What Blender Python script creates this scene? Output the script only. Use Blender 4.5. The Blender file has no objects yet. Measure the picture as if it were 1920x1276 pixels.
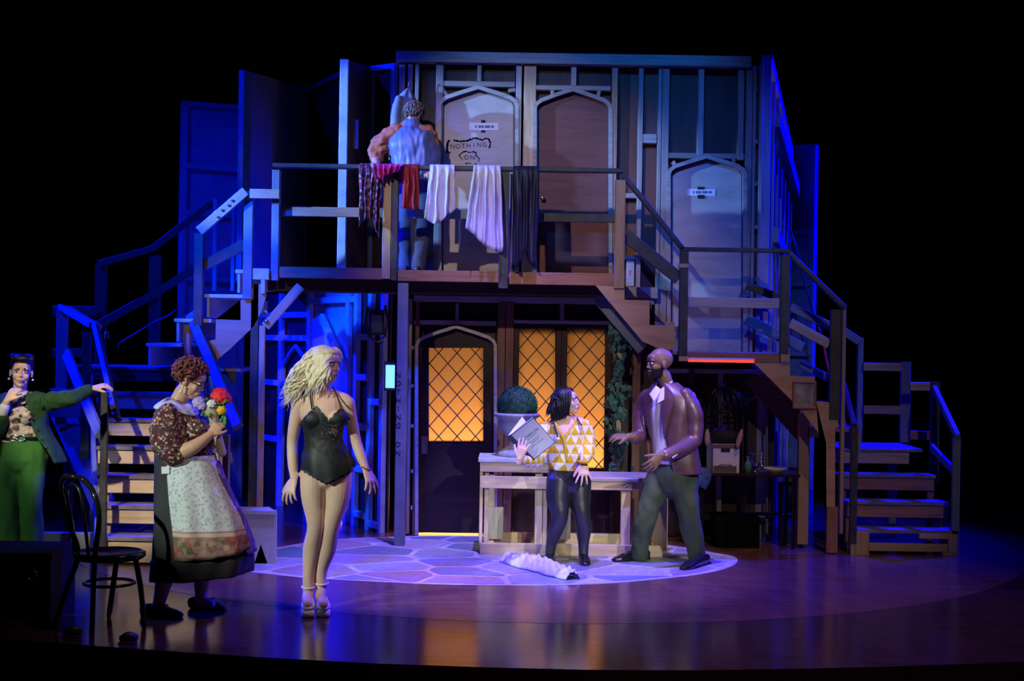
import bpy, bmesh, math, random
from mathutils import Vector, Matrix, noise
R = math.radians
sc = bpy.context.scene
col = sc.collection
random.seed(7)
V = Vector
# ------------------------------------------------------------------ camera
F, H, ROLL = 2666.7, 1.79, R(0.9)
cam_d = bpy.data.cameras.new('camera'); cam = bpy.data.objects.new('camera', cam_d); col.objects.link(cam)
cam_d.lens = 50; cam_d.sensor_width = 36; cam_d.clip_end = 200
cam_d.dof.use_dof = False
cam.matrix_world = Matrix.Translation((0, 0, H)) @ Matrix.Rotation(R(90), 4, 'X') @ Matrix.Rotation(ROLL, 4, 'Z')
sc.camera = cam
# ------------------------------------------------------------------ world, exposure
sc.view_settings.view_transform = 'Standard'; sc.view_settings.look = 'None'
sc.view_settings.gamma = 1.0; sc.view_settings.use_curve_mapping = False
sc.view_settings.exposure = 0.0
w = bpy.data.worlds.new('dark_house'); sc.world = w; w.use_nodes = True
w.node_tree.nodes['Background'].inputs[0].default_value = (0.10, 0.14, 0.55, 1)
w.node_tree.nodes['Background'].inputs[1].default_value = 0.004
# ------------------------------------------------------------------ stage lights (hung outside the frame)
def spot(name, loc, aim, power, color, angle, blend=0.5, rad=0.08):
    l = bpy.data.lights.new(name, 'SPOT'); l.energy = power; l.color = color
    l.spot_size = R(angle); l.spot_blend = blend; l.shadow_soft_size = rad
    o = bpy.data.objects.new(name, l); col.objects.link(o); o.location = loc
    o.rotation_euler = (V(aim) - V(loc)).to_track_quat('-Z', 'Y').to_euler()
    return o
def arealight(name, loc, aim, power, color, sx, sy):
    l = bpy.data.lights.new(name, 'AREA'); l.energy = power; l.color = color
    l.shape = 'RECTANGLE'; l.size = sx; l.size_y = sy
    o = bpy.data.objects.new(name, l); col.objects.link(o); o.location = loc
    o.rotation_euler = (V(aim) - V(loc)).to_track_quat('-Z', 'Y').to_euler()
    return o
spot('front_key_light', (-7.0, 2.6, 4.5), (-1.7, 9.2, 1.1), 2500, (0.86, 1.0, 0.84), 12, 0.5)
spot('front_fill_light', (-0.2, 0.5, 4.0), (-1.7, 9.2, 1.3), 420, (1.0, 0.88, 0.85), 10, 0.7)
spot('stairs_wash_light', (-3.6, 2.5, 6.2), (-3.05, 11.5, 0.6), 3300, (1.0, 0.84, 0.60), 8.5, 0.5)
spot('centre_key_light', (4.6, 2.0, 5.2), (0.85, 11.7, 0.8), 2100, (0.93, 0.95, 1.0), 11, 0.5)
spot('bench_wash_light', (2.5, 1.0, 4.2), (0.55, 11.9, 0.3), 1100, (1.0, 0.88, 0.62), 8.5, 0.5)
spot('balcony_wash_light', (-3.5, 2.5, 7.6), (0.15, 13.0, 2.75), 2200, (1.0, 0.80, 0.70), 16.5, 0.8)
spot('upper_blue_light', (-1.0, 2.5, 9.0), (0.6, 13.0, 4.2), 2800, (0.01, 0.20, 1.0), 16, 0.8)
spot('right_wash_light', (3.5, 2.0, 6.0), (2.5, 12.6, 1.1), 420, (1.0, 0.80, 0.58), 20, 0.7)
spot('landing_blue_light', (0.5, 4.0, 8.5), (1.9, 13.0, 2.7), 2300, (0.05, 0.14, 1.0), 17, 0.9)
spot('left_blue_side_light', (-7.5, 13.5, 5.5), (-1.8, 12.6, 1.8), 7000, (0.0, 0.004, 1.0), 60, 0.6)
spot('left_blue_front_light', (-6.0, 7.5, 7.5), (-2.6, 13.6, 2.6), 4200, (0.0, 0.012, 1.0), 38, 0.6)
spot('right_blue_side_light', (7.0, 14.0, 6.0), (2.6, 13.4, 2.2), 8500, (0.0, 0.0, 1.0), 62, 0.7)
spot('door_edge_light', (-8.0, 9.8, 4.4), (-1.47, 12.7, 3.3), 6500, (0.20, 0.42, 1.0), 16, 0.4)
spot('stringer_light', (-2.6, 2.0, 4.6), (-2.35, 12.2, 2.0), 700, (1.0, 0.78, 0.6), 6.5, 0.6)
spot('alcove_blue_light', (-4.5, 10.2, 4.6), (-1.35, 13.6, 1.2), 3400, (0.0, 0.06, 1.0), 26, 0.7)
spot('violet_top_light', (0.2, 9.6, 9.0), (-0.05, 11.2, 0.0), 7500, (0.22, 0.17, 1.0), 28, 0.5)
spot('violet_floor_light', (3.0, 7.0, 9.0), (0.6, 10.0, 0.0), 900, (0.95, 0.48, 0.62), 48, 0.8)
spot('amber_floor_light', (-0.3, 10.0, 9.5), (-0.5, 10.9, 0.0), 1500, (1.0, 0.35, 0.2), 10, 1.0)
spot('green_side_light', (-6.0, 6.0, 3.2), (-3.75, 10.6, 0.8), 190, (0.85, 1.0, 0.75), 16, 0.6)

# ------------------------------------------------------------------ pixel <-> world helpers (1920 x 1276 photograph)
CA, SA = math.cos(ROLL), math.sin(ROLL)
def P(px, py, Y):
    u, v = px - 960.0, py - 638.0
    u0, v0 = u * CA + v * SA, -u * SA + v * CA
    return V((u0 * Y / F, Y, H - v0 * Y / F))
def FP(px, py):
    u, v = px - 960.0, py - 638.0
    v0 = -u * SA + v * CA
    return P(px, py, F * H / v0)
# ------------------------------------------------------------------ materials
MATS = {}
def newmat(name):
    m = bpy.data.materials.new(name); m.use_nodes = True
    MATS[name] = m
    nt = m.node_tree
    return m, nt, nt.nodes['Principled BSDF']
def nd(nt, t, **kw):
    n = nt.nodes.new(t)
    for k, v in kw.items():
        if k.startswith('i_'):
            key = k[2:]
            n.inputs[int(key) if key.isdigit() else key].default_value = v
        else: setattr(n, k, v)
    return n
def coords(nt, scale, kind='Object'):
    tc = nd(nt, 'ShaderNodeTexCoord'); mp = nd(nt, 'ShaderNodeMapping')
    mp.inputs['Scale'].default_value = scale
    nt.links.new(tc.outputs[kind], mp.inputs[0]); return mp.outputs[0]
def ramp(nt, src, stops):
    r = nd(nt, 'ShaderNodeValToRGB'); e = r.color_ramp.elements
    e[0].position = stops[0][0]; e[0].color = (*stops[0][1], 1)
    e[1].position = stops[-1][0]; e[1].color = (*stops[-1][1], 1)
    for p, c in stops[1:-1]:
        x = e.new(p); x.color = (*c, 1)
    nt.links.new(src, r.inputs[0]); return r.outputs[0]
def addbump(nt, b, src, strength, dist=0.01):
    bp = nd(nt, 'ShaderNodeBump'); bp.inputs['Strength'].default_value = strength
    bp.inputs['Distance'].default_value = dist
    nt.links.new(src, bp.inputs['Height']); nt.links.new(bp.outputs[0], b.inputs['Normal'])
def wood(name, c1, c2, rough=0.6, sc_=(1.2, 14, 14), rnd=0.35, knots=True):
    m, nt, b = newmat(name)
    co = coords(nt, sc_)
    oi = nd(nt, 'ShaderNodeObjectInfo')
    off = nd(nt, 'ShaderNodeVectorMath', operation='ADD')
    mul = nd(nt, 'ShaderNodeVectorMath', operation='SCALE'); mul.inputs['Scale'].default_value = 37.0
    cmb = nd(nt, 'ShaderNodeCombineXYZ')
    for k in range(3): nt.links.new(oi.outputs['Random'], cmb.inputs[k])
    nt.links.new(cmb.outputs[0], mul.inputs[0]); nt.links.new(co, off.inputs[0]); nt.links.new(mul.outputs[0], off.inputs[1])
    n = nd(nt, 'ShaderNodeTexNoise', i_Scale=2.2, i_Detail=5.0, i_Roughness=0.6, i_Distortion=0.6)
    nt.links.new(off.outputs[0], n.inputs['Vector'])
    c = ramp(nt, n.outputs[0], [(0.3, c2), (0.52, c1), (0.72, tuple(min(1, x * 1.12) for x in c1))])
    hs = nd(nt, 'ShaderNodeHueSaturation')
    mr = nd(nt, 'ShaderNodeMapRange'); mr.inputs['To Min'].default_value = 1 - rnd; mr.inputs['To Max'].default_value = 1 + rnd * 0.5
    nt.links.new(oi.outputs['Random'], mr.inputs[0]); nt.links.new(mr.outputs[0], hs.inputs['Value'])
    nt.links.new(c, hs.inputs['Color']); nt.links.new(hs.outputs[0], b.inputs['Base Color'])
    b.inputs['Roughness'].default_value = rough
    addbump(nt, b, n.outputs[0], 0.25, 0.004)
    return m
def plain(name, c, rough=0.6, metal=0.0, var=0.25, scale=6.0, bump=0.15, spec=0.5, dist=0.01):
    m, nt, b = newmat(name)
    n = nd(nt, 'ShaderNodeTexNoise', i_Scale=scale, i_Detail=4.0, i_Roughness=0.6)
    nt.links.new(coords(nt, (1, 1, 1)), n.inputs['Vector'])
    cc = ramp(nt, n.outputs[0], [(0.3, tuple(x * (1 - var) for x in c)), (0.7, tuple(min(1, x * (1 + var * 0.6)) for x in c))])
    nt.links.new(cc, b.inputs['Base Color'])
    b.inputs['Roughness'].default_value = rough; b.inputs['Metallic'].default_value = metal
    b.inputs['Specular IOR Level'].default_value = spec
    if bump: addbump(nt, b, n.outputs[0], bump, dist)
    return m
def emis(name, c, s):
    m, nt, b = newmat(name)
    b.inputs['Base Color'].default_value = (*[x * 0.5 for x in c], 1)
    b.inputs['Emission Color'].default_value = (*c, 1); b.inputs['Emission Strength'].default_value = s
    return m
wood('pine', (0.50, 0.36, 0.22), (0.36, 0.23, 0.12))
wood('pine_pale', (0.72, 0.56, 0.36), (0.56, 0.40, 0.23))
wood('pine_red', (0.34, 0.17, 0.10), (0.22, 0.10, 0.05))
wood('plywood', (0.46, 0.31, 0.18), (0.36, 0.22, 0.12), sc_=(1, 5, 5), rnd=0.1)
wood('grey_pine', (0.36, 0.33, 0.31), (0.24, 0.21, 0.20))
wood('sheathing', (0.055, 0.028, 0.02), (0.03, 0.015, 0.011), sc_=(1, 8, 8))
wood('maroon_panel', (0.17, 0.05, 0.04), (0.11, 0.03, 0.025), sc_=(1, 8, 8), rnd=0.15)
wood('warm_panel', (0.17, 0.075, 0.045), (0.10, 0.04, 0.022), sc_=(1, 8, 8), rnd=0.15)
wood('grey_ply', (0.47, 0.42, 0.39), (0.37, 0.32, 0.29), sc_=(1, 4, 4), rnd=0.1)
wood('dark_stain_shade', (0.035, 0.015, 0.010), (0.016, 0.007, 0.005), rough=0.4)
plain('black_paint', (0.042, 0.05, 0.052), 0.5, var=0.45, scale=12)
plain('black_gloss', (0.012, 0.012, 0.013), 0.18, bump=0)
plain('blue_grey_paint', (0.16, 0.2, 0.24), 0.6)
plain('flat_blue', (0.07, 0.09, 0.17), 0.6)
plain('bench_grey', (0.42, 0.45, 0.45), 0.55, scale=30, var=0.15)
plain('drape_black', (0.004, 0.004, 0.005), 0.95, spec=0.05)
plain('metal', (0.5, 0.5, 0.52), 0.3, 1.0, bump=0)
plain('brass', (0.75, 0.6, 0.35), 0.3, 1.0, bump=0)
plain('lead', (0.03, 0.025, 0.022), 0.6, bump=0)
plain('ink', (0.012, 0.012, 0.014), 0.8, bump=0)
plain('white_card', (0.78, 0.78, 0.82), 0.7, var=0.05)
def floor_mat(name, c1, c2, rough):
    m, nt, b = newmat(name)
    co = coords(nt, (1, 1, 1))
    br = nd(nt, 'ShaderNodeTexBrick', offset=0.5)
    br.inputs['Scale'].default_value = 1.0; br.inputs['Brick Width'].default_value = 2.4; br.inputs['Row Height'].default_value = 0.14
    br.inputs['Mortar Size'].default_value = 0.0025
    br.inputs['Color1'].default_value = (*c1, 1); br.inputs['Color2'].default_value = (*c2, 1)
    br.inputs['Mortar'].default_value = (*[x * 0.8 for x in c2], 1)
    mp = nd(nt, 'ShaderNodeMapping'); mp.inputs['Rotation'].default_value = (0, 0, R(76)); nt.links.new(co, mp.inputs[0])
    nt.links.new(mp.outputs[0], br.inputs['Vector'])
    st = nd(nt, 'ShaderNodeMapping'); st.inputs['Rotation'].default_value = (0, 0, R(76)); st.inputs['Scale'].default_value = (0.8, 16, 1)
    nt.links.new(co, st.inputs[0])
    n = nd(nt, 'ShaderNodeTexNoise', i_Scale=2.0, i_Detail=6.0, i_Roughness=0.65); nt.links.new(st.outputs[0], n.inputs['Vector'])
    mx = nd(nt, 'ShaderNodeMix', data_type='RGBA', blend_type='MULTIPLY'); mx.inputs[0].default_value = 0.75
    nt.links.new(br.outputs[0], mx.inputs[6])
    nt.links.new(ramp(nt, n.outputs[0], [(0.3, (0.45, 0.4, 0.4)), (0.7, (1.3, 1.25, 1.2))]), mx.inputs[7])
    nt.links.new(mx.outputs[2], b.inputs['Base Color'])
    rr = ramp(nt, n.outputs[0], [(0.3, (rough * 0.8,) * 3), (0.7, (rough * 1.3,) * 3)])
    nt.links.new(rr, b.inputs['Roughness'])
    b.inputs['Specular IOR Level'].default_value = 0.55
    addbump(nt, b, n.outputs[0], 0.05, 0.003)
    return m
floor_mat('stage_wood', (0.20, 0.095, 0.065), (0.15, 0.07, 0.05), 0.19)
floor_mat('apron_wood', (0.085, 0.045, 0.038), (0.065, 0.034, 0.03), 0.15)
# ------------------------------------------------------------------ object helpers
def tag(o, label=None, cat=None, group=None, kind=None):
    if label: o['label'] = label
    if cat: o['category'] = cat
    if group: o['group'] = group
    if kind: o['kind'] = kind
    return o
def empty(name, loc, label=None, cat=None, group=None, kind=None):
    o = bpy.data.objects.new(name, None); col.objects.link(o); o.location = loc; o.empty_display_size = 0.1
    o['_m'] = 1; del o['_m']
    return tag(o, label, cat, group, kind)
def link(name, me, parent=None, mat=None, mw=None, smooth=False):
    o = bpy.data.objects.new(name, me); col.objects.link(o)
    if mat and not me.materials: me.materials.append(MATS[mat] if isinstance(mat, str) else mat)
    if smooth:
        me.polygons.foreach_set('use_smooth', [True] * len(me.polygons))
    mw = mw or Matrix.Identity(4)
    if parent:
        o.parent = parent
        base = Matrix.Translation(parent.location) if parent.parent is None else PM[parent.name]
        o.matrix_basis = base.inverted() @ mw
        PM[o.name] = mw
    else:
        o.matrix_basis = mw; PM[o.name] = mw
    return o
PM = {}
def bm_obj(name, bm, parent=None, mat=None, smooth=False, origin=None, recalc=True):
    if recalc: bmesh.ops.recalc_face_normals(bm, faces=bm.faces)
    me = bpy.data.meshes.new(name)
    if origin is not None: bmesh.ops.translate(bm, verts=bm.verts, vec=-V(origin))
    bm.to_mesh(me); bm.free()
    return link(name, me, parent, mat, Matrix.Translation(origin) if origin is not None else None, smooth)
def board(name, parent, A, B, w, t, mat, n=(0, 1, 0), ch=0.004):
    """chamfered board from A to B; width w in the plane facing n, thickness t along n. Local X runs along the grain."""
    A, B = V(A), V(B); d = B - A; L = d.length; X = d / L; n = V(n)
    Z = X.cross(n)
    if Z.length < 1e-4: n = V((1, 0, 0)); Z = X.cross(n)
    Z.normalize(); Yv = Z.cross(X)
    h, k = w / 2, t / 2; c = min(ch, h * 0.4, k * 0.4)
    prof = [(-h, -k + c), (-h + c, -k), (h - c, -k), (h, -k + c), (h, k - c), (h - c, k), (-h + c, k), (-h, k - c)]
    vs = [(x, q, p) for x in (-L / 2, L / 2) for p, q in prof]
    fs = [tuple(range(7, -1, -1)), tuple(range(8, 16))] + [(i, (i + 1) % 8, 8 + (i + 1) % 8, 8 + i) for i in range(8)]
    me = bpy.data.meshes.new(name); me.from_pydata(vs, [], fs)
    mw = Matrix((( X.x, Yv.x, Z.x, (A.x + B.x) / 2), (X.y, Yv.y, Z.y, (A.y + B.y) / 2), (X.z, Yv.z, Z.z, (A.z + B.z) / 2), (0, 0, 0, 1)))
    o = link(name, me, parent, mat, mw)
    return o
def bl(name, parent, x0, y0, x1, y1, wpx, Y, t, mat, Y1=None):
    """board along a pixel centre line, at depth Y (front face)"""
    A = P(x0, y0, Y); B = P(x1, y1, Y if Y1 is None else Y1)
    if Y1 is None:
        if abs(x1 - x0) < 8 and abs(y1 - y0) > 30: A.x = B.x = (A.x + B.x) / 2
        if abs(y1 - y0) < 14 and abs(x1 - x0) > 60: A.z = B.z = (A.z + B.z) / 2
    A.y += t / 2; B.y += t / 2
    return board(name, parent, A, B, wpx * Y / F, t, mat)
def rb(name, parent, x0, y0, x1, y1, Y, t, mat, snap=True):
    """board filling a pixel rectangle"""
    if (y1 - y0) >= (x1 - x0):
        A, B = P((x0 + x1) / 2, y0, Y), P((x0 + x1) / 2, y1, Y); A.x = B.x = (A.x + B.x) / 2; wp = x1 - x0
    else:
        A, B = P(x0, (y0 + y1) / 2, Y), P(x1, (y0 + y1) / 2, Y); A.z = B.z = (A.z + B.z) / 2; wp = y1 - y0
    A.y += t / 2; B.y += t / 2
    return board(name, parent, A, B, wp * Y / F, t, mat)
def box(name, parent, x0, x1, y0, y1, z0, z1, mat, ch=0.004):
    """board from world bounds; long axis picked automatically"""
    dx, dy, dz = x1 - x0, y1 - y0, z1 - z0
    cx, cy, cz = (x0 + x1) / 2, (y0 + y1) / 2, (z0 + z1) / 2
    if dx >= dy and dx >= dz: return board(name, parent, (x0, cy, cz), (x1, cy, cz), dz, dy, mat, ch=ch)
    if dz >= dy: return board(name, parent, (cx, cy, z0), (cx, cy, z1), dx, dy, mat, ch=ch)
    return board(name, parent, (cx, y0, cz), (cx, y1, cz), dx, dz, mat, n=(0, 0, 1), ch=ch)
def prism_pts(name, parent, pts, t, mat, n=(0, 1, 0), bevel=0):
    """polygon (world points, coplanar) pushed back by t along n"""
    bm = bmesh.new(); n = V(n)
    a = [bm.verts.new(p) for p in pts]; b = [bm.verts.new(V(p) + n * t) for p in pts]
    bm.faces.new(a); bm.faces.new(b[::-1])
    k = len(pts)
    for i in range(k): bm.faces.new((a[i], b[i], b[(i + 1) % k], a[(i + 1) % k]))
    c = sum((V(p) for p in pts), V()) / k
    bmesh.ops.triangulate(bm, faces=[f for f in bm.faces if len(f.verts) > 4])
    return bm_obj(name, bm, parent, mat, origin=c)
def prism(name, parent, pp, Y, t, mat):
    return prism_pts(name, parent, [P(x, y, Y) for x, y in pp], t, mat)
def ribbon(name, parent, pts, w, t, mat, n=(0, 1, 0), closed=False):
    """strip of width w (to both sides) along world points in the plane facing n"""
    n = V(n); pts = [V(p) for p in pts]; L, Rr = [], []
    for i, p in enumerate(pts):
        a = pts[i - 1] if i else pts[i]; b = pts[i + 1] if i < len(pts) - 1 else pts[i]
        d = (b - a).normalized(); s = d.cross(n).normalized() * w / 2
        L.append(p + s); Rr.append(p - s)
    bm = bmesh.new(); rows = []
    for l, r in zip(L, Rr):
        rows.append([bm.verts.new(q) for q in (l, r, r + n * t, l + n * t)])
    for i in range(len(rows) - 1):
        for k in range(4): bm.faces.new((rows[i][k], rows[i][(k + 1) % 4], rows[i + 1][(k + 1) % 4], rows[i + 1][k]))
    bm.faces.new(rows[0][::-1]); bm.faces.new(rows[-1])
    c = sum(pts, V()) / len(pts)
    return bm_obj(name, bm, parent, mat, origin=c)
def arch(x0, x1, yb, ya, ys, flat=0.12):
    """tudor arch outline in pixels, from bottom left over the apex to bottom right"""
    w = x1 - x0; xm = (x0 + x1) / 2; r = w * 0.09
    left = [(x0, yb), (x0, ys + r), (x0 + r * 0.3, ys + r * 0.35), (x0 + r, ys - r * 0.15), (x0 + w * 0.27, ys - (ys - ya) * 0.52), (xm, ya)]
    right = [(x1 - (x - x0), y) for x, y in left[:-1]][::-1]
    return left + right
def tube(bm, pts, rad, n=8, cap=True):
    pts = [V(p) for p in pts]; rings = []; up = None
    for i, p in enumerate(pts):
        d = (pts[min(i + 1, len(pts) - 1)] - pts[max(i - 1, 0)]).normalized()
        if up is None:
            up = V((0, 0, 1)) if abs(d.z) < 0.9 else V((1, 0, 0))
        u = (up - d * up.dot(d)).normalized(); v = d.cross(u); up = u
        r = rad[i] if isinstance(rad, (list, tuple)) else rad
        rings.append([bm.verts.new(p + (u * math.cos(2 * math.pi * k / n) + v * math.sin(2 * math.pi * k / n)) * r) for k in range(n)])
    for i in range(len(rings) - 1):
        for k in range(n): bm.faces.new((rings[i][k], rings[i][(k + 1) % n], rings[i + 1][(k + 1) % n], rings[i + 1][k]))
    if cap: bm.faces.new(rings[0][::-1]); bm.faces.new(rings[-1])
def lathe(bm, c, prof, n=24, axis='z'):
    c = V(c); rings = []
    for r, z in prof:
        rings.append([bm.verts.new(c + V((max(r, 1e-4) * math.cos(2 * math.pi * k / n), max(r, 1e-4) * math.sin(2 * math.pi * k / n), z))) for k in range(n)])
    for i in range(len(rings) - 1):
        for k in range(n): bm.faces.new((rings[i][k], rings[i][(k + 1) % n], rings[i + 1][(k + 1) % n], rings[i + 1][k]))
    bm.faces.new(rings[0][::-1]); bm.faces.new(rings[-1])
def ell(bm, c, r, M=None, u=14, v=9):
    """ellipsoid; M = 3x3 frame (columns side, forward, up)"""
    M = M or Matrix.Identity(3)
    mat = Matrix.Translation(c) @ M.to_4x4() @ Matrix.Diagonal((r[0], r[1], r[2], 1))
    bmesh.ops.create_uvsphere(bm, u_segments=u, v_segments=v, radius=1, matrix=mat)
def textobj(name, parent, s, size, mw, mat='ink', ext=0.0008, spacing=1.0, vert=False):
    cu = bpy.data.curves.new(name, 'FONT'); cu.body = s; cu.size = size; cu.align_x = 'CENTER'; cu.align_y = 'CENTER'
    cu.extrude = ext; cu.space_character = spacing
    if vert: cu.space_line = 1.05
    cu.resolution_u = 3
    tmp = bpy.data.objects.new('tmp', cu); col.objects.link(tmp)
    bpy.context.view_layer.update()
    me = bpy.data.meshes.new_from_object(tmp.evaluated_get(bpy.context.evaluated_depsgraph_get()))
    bpy.data.objects.remove(tmp); me.materials.clear(); me.name = name
    return link(name, me, parent, mat, mw)
FACE = Matrix.Rotation(R(90), 4, 'X')   # text plane facing the camera side (-Y)
# ================================================================== THE SETTING
plain('pale_blue_paint', (0.5, 0.6, 0.68), 0.6)
YW, YR = 13.0, 12.24
# floor: revolve disc and surrounding stage, curved front edge
XC, YC, RR = 0.3, 13.3, 4.27
bm = bmesh.new()
front = []
for i in range(41):
    px = -260 + i * 60
    pass
edge = []
pts_px = [(-200, 1183), (0, 1197), (150, 1208), (300, 1219), (480, 1231), (700, 1243), (900, 1250), (1100, 1255), (1300, 1256), (1500, 1253), (1700, 1248), (1920, 1240), (2150, 1228)]
edge = [FP(*p) for p in pts_px]
ring = [V((XC + RR * math.cos(a), YC + RR * math.sin(a), 0)) for a in [2 * math.pi * k / 96 for k in range(96)]]
outer = [V((-14, 9, 0))] + edge + [V((14, 9, 0)), V((14, 24, 0)), V((-14, 24, 0))]
def flat_with_depth(name, outline, t, mat, z=0.0, hole=None):
    bm = bmesh.new()
    vs = [bm.verts.new((p.x, p.y, z)) for p in outline]
    es = [bm.edges.new((vs[i], vs[(i + 1) % len(vs)])) for i in range(len(vs))]
    if hole:
        hv = [bm.verts.new((p.x, p.y, z)) for p in hole]
        es += [bm.edges.new((hv[i], hv[(i + 1) % len(hv)])) for i in range(len(hv))]
    bmesh.ops.triangle_fill(bm, use_beauty=True, edges=es)
    r = bmesh.ops.extrude_face_region(bm, geom=bm.faces[:])
    bmesh.ops.translate(bm, verts=[v for v in r['geom'] if isinstance(v, bmesh.types.BMVert)], vec=(0, 0, -t))
    return bm_obj(name, bm, None, mat)
hole = [V((XC + (RR + 0.006) * math.cos(a), YC + (RR + 0.006) * math.sin(a), 0)) for a in [2 * math.pi * k / 96 for k in range(96)]]
fl = flat_with_depth('floor', outer, 0.5, 'apron_wood', hole=hole); tag(fl, 'dark polished wooden stage apron around the revolve', 'floor', kind='structure')
rv = flat_with_depth('floor_revolve', ring, 0.1, 'stage_wood', z=0.001); tag(rv, 'round reddish brown wooden stage revolve with streaky sheen', 'floor', kind='structure')
bm = bmesh.new(); bmesh.ops.create_grid(bm, x_segments=1, y_segments=1, size=20, matrix=Matrix.Translation((0, 6, -0.9)))
tag(bm_obj('floor_pit', bm, None, 'drape_black'), 'black pit floor in front of the stage', 'floor', kind='structure')
# black drapes round the stage
def drape(name, a, b, h, label):
    a, b = V(a), V(b); n = 240; bm = bmesh.new(); d = (b - a); s = V((-d.y, d.x, 0)).normalized(); rows = []
    for i in range(n + 1):
        p = a + d * i / n + s * (0.07 * math.sin(i * 1.1) + 0.03 * math.sin(i * 2.7))
        rows.append((bm.verts.new(p), bm.verts.new(p + V((0, 0, h)))))
    for i in range(n): bm.faces.new((rows[i][0], rows[i + 1][0], rows[i + 1][1], rows[i][1]))
    o = bm_obj(name, bm, None, 'drape_black'); tag(o, label, 'curtain', kind='structure')
drape('wall_back', (-12, 19, 0), (12, 19, 0), 9, 'black stage drape hanging across the back')
drape('wall_left', (-9, 12.5, 0), (-9, 19, 0), 9, 'black stage drape in the left wing')
drape('wall_right', (9, 19, 0), (9, 12.5, 0), 9, 'black stage drape in the right wing')

# ---------------- painted flagstone patio
plain('grout', (0.50, 0.46, 0.58), 0.55, scale=9, var=0.3, bump=0.03)
SC = [('stone_rose', (0.34, 0.25, 0.27)), ('stone_grey', (0.30, 0.31, 0.38)), ('stone_green', (0.13, 0.22, 0.24)), ('stone_pale', (0.42, 0.38, 0.44)), ('stone_slate', (0.20, 0.22, 0.30))]
for n_, c_ in SC: plain(n_, c_, 0.42, scale=14, var=0.3, bump=0.05)
pat_px = [(404, 1056), (425, 1066), (520, 1078), (620, 1086), (760, 1093), (900, 1097), (1040, 1097), (1150, 1093), (1240, 1085), (1310, 1077), (1360, 1066), (1382, 1054), (1378, 1044), (1350, 1038), (1240, 1020), (1100, 1012), (900, 1004), (740, 1006), (620, 1012), (520, 1026), (440, 1044)]
pat = [FP(*p) for p in pat_px]
# smooth the outline
sm = []
for i in range(len(pat)):
    a, b, c, d = pat[i - 1], pat[i], pat[(i + 1) % len(pat)], pat[(i + 2) % len(pat)]
    for t in (0, 0.33, 0.66):
        q = 0.5 * ((2 * b) + (c - a) * t + (2 * a - 5 * b + 4 * c - d) * t * t + (3 * b - a - 3 * c + d) * t ** 3)
        sm.append(q)
pc = sum(pat, V()) / len(pat)
patio = empty('painted_patio', (pc.x, pc.y, 0.001), 'round flagstone patio in lavender, rose and green on the stage floor', 'patio')
bm = bmesh.new(); vs = [bm.verts.new((p.x, p.y, 0.003)) for p in sm]; vb = [bm.verts.new((p.x, p.y, 0.0005)) for p in sm]
bm.faces.new(vs)
for i in range(len(vs)): bm.faces.new((vs[i], vb[i], vb[(i + 1) % len(vs)], vs[(i + 1) % len(vs)]))
bmesh.ops.triangulate(bm, faces=bm.faces[:])
bm_obj('ground_sheet', bm, patio, 'grout')
def clip(poly, p, n):
    out = []
    for i in range(len(poly)):
        a, b = poly[i], poly[(i + 1) % len(poly)]
        da, db = (a - p).dot(n), (b - p).dot(n)
        if da <= 0: out.append(a)
        if (da < 0 < db) or (db < 0 < da): out.append(a + (b - a) * (da / (da - db)))
    return out
rs = random.Random(5); seeds = []
tries = 0
while len(seeds) < 46 and tries < 6000:
    tries += 1
    q = V((rs.uniform(-2.4, 2.0), rs.uniform(10.3, 13.0), 0))
    if all(((q - s).x / 1.25) ** 2 + (q - s).y ** 2 > 0.36 ** 2 for s in seeds): seeds.append(q)
inner = [pc.lerp(p, 0.955) for p in sm]
for s in seeds:
    poly = [V((-4, 9, 0)), V((4, 9, 0)), V((4, 14, 0)), V((-4, 14, 0))]
    for o_ in seeds:
        if o_ is s: continue
        d = (o_ - s); poly = clip(poly, s + d * 0.5 - d.normalized() * 0.025, d.normalized())
        if not poly: break
    for i in range(len(inner)):   # convex outline clip
        a, b = V((inner[i].x, inner[i].y, 0)), V((inner[(i + 1) % len(inner)].x, inner[(i + 1) % len(inner)].y, 0))
        d = b - a; n_ = V((d.y, -d.x, 0)).normalized()
        if (V((pc.x, pc.y, 0)) - a).dot(n_) > 0: n_ = -n_
        poly = clip(poly, a, n_)
        if len(poly) < 3: break
    if len(poly) < 3: continue
    c = sum(poly, V()) / len(poly)
    if sum((poly[i] - c).cross(poly[(i + 1) % len(poly)] - c).z for i in range(len(poly))) < 0.04: continue
    # round corners a little
    rp = []
    for i in range(len(poly)):
        a, b, d = poly[i - 1], poly[i], poly[(i + 1) % len(poly)]
        rp += [b.lerp(a, 0.22), b.lerp((a + d) / 2, 0.08), b.lerp(d, 0.22)]
    prism_pts('stone', patio, [V((q.x, q.y, 0.006 + 0.0)) for q in rp], 0.0028, rs.choice(SC)[0], n=(0, 0, -1))

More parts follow.
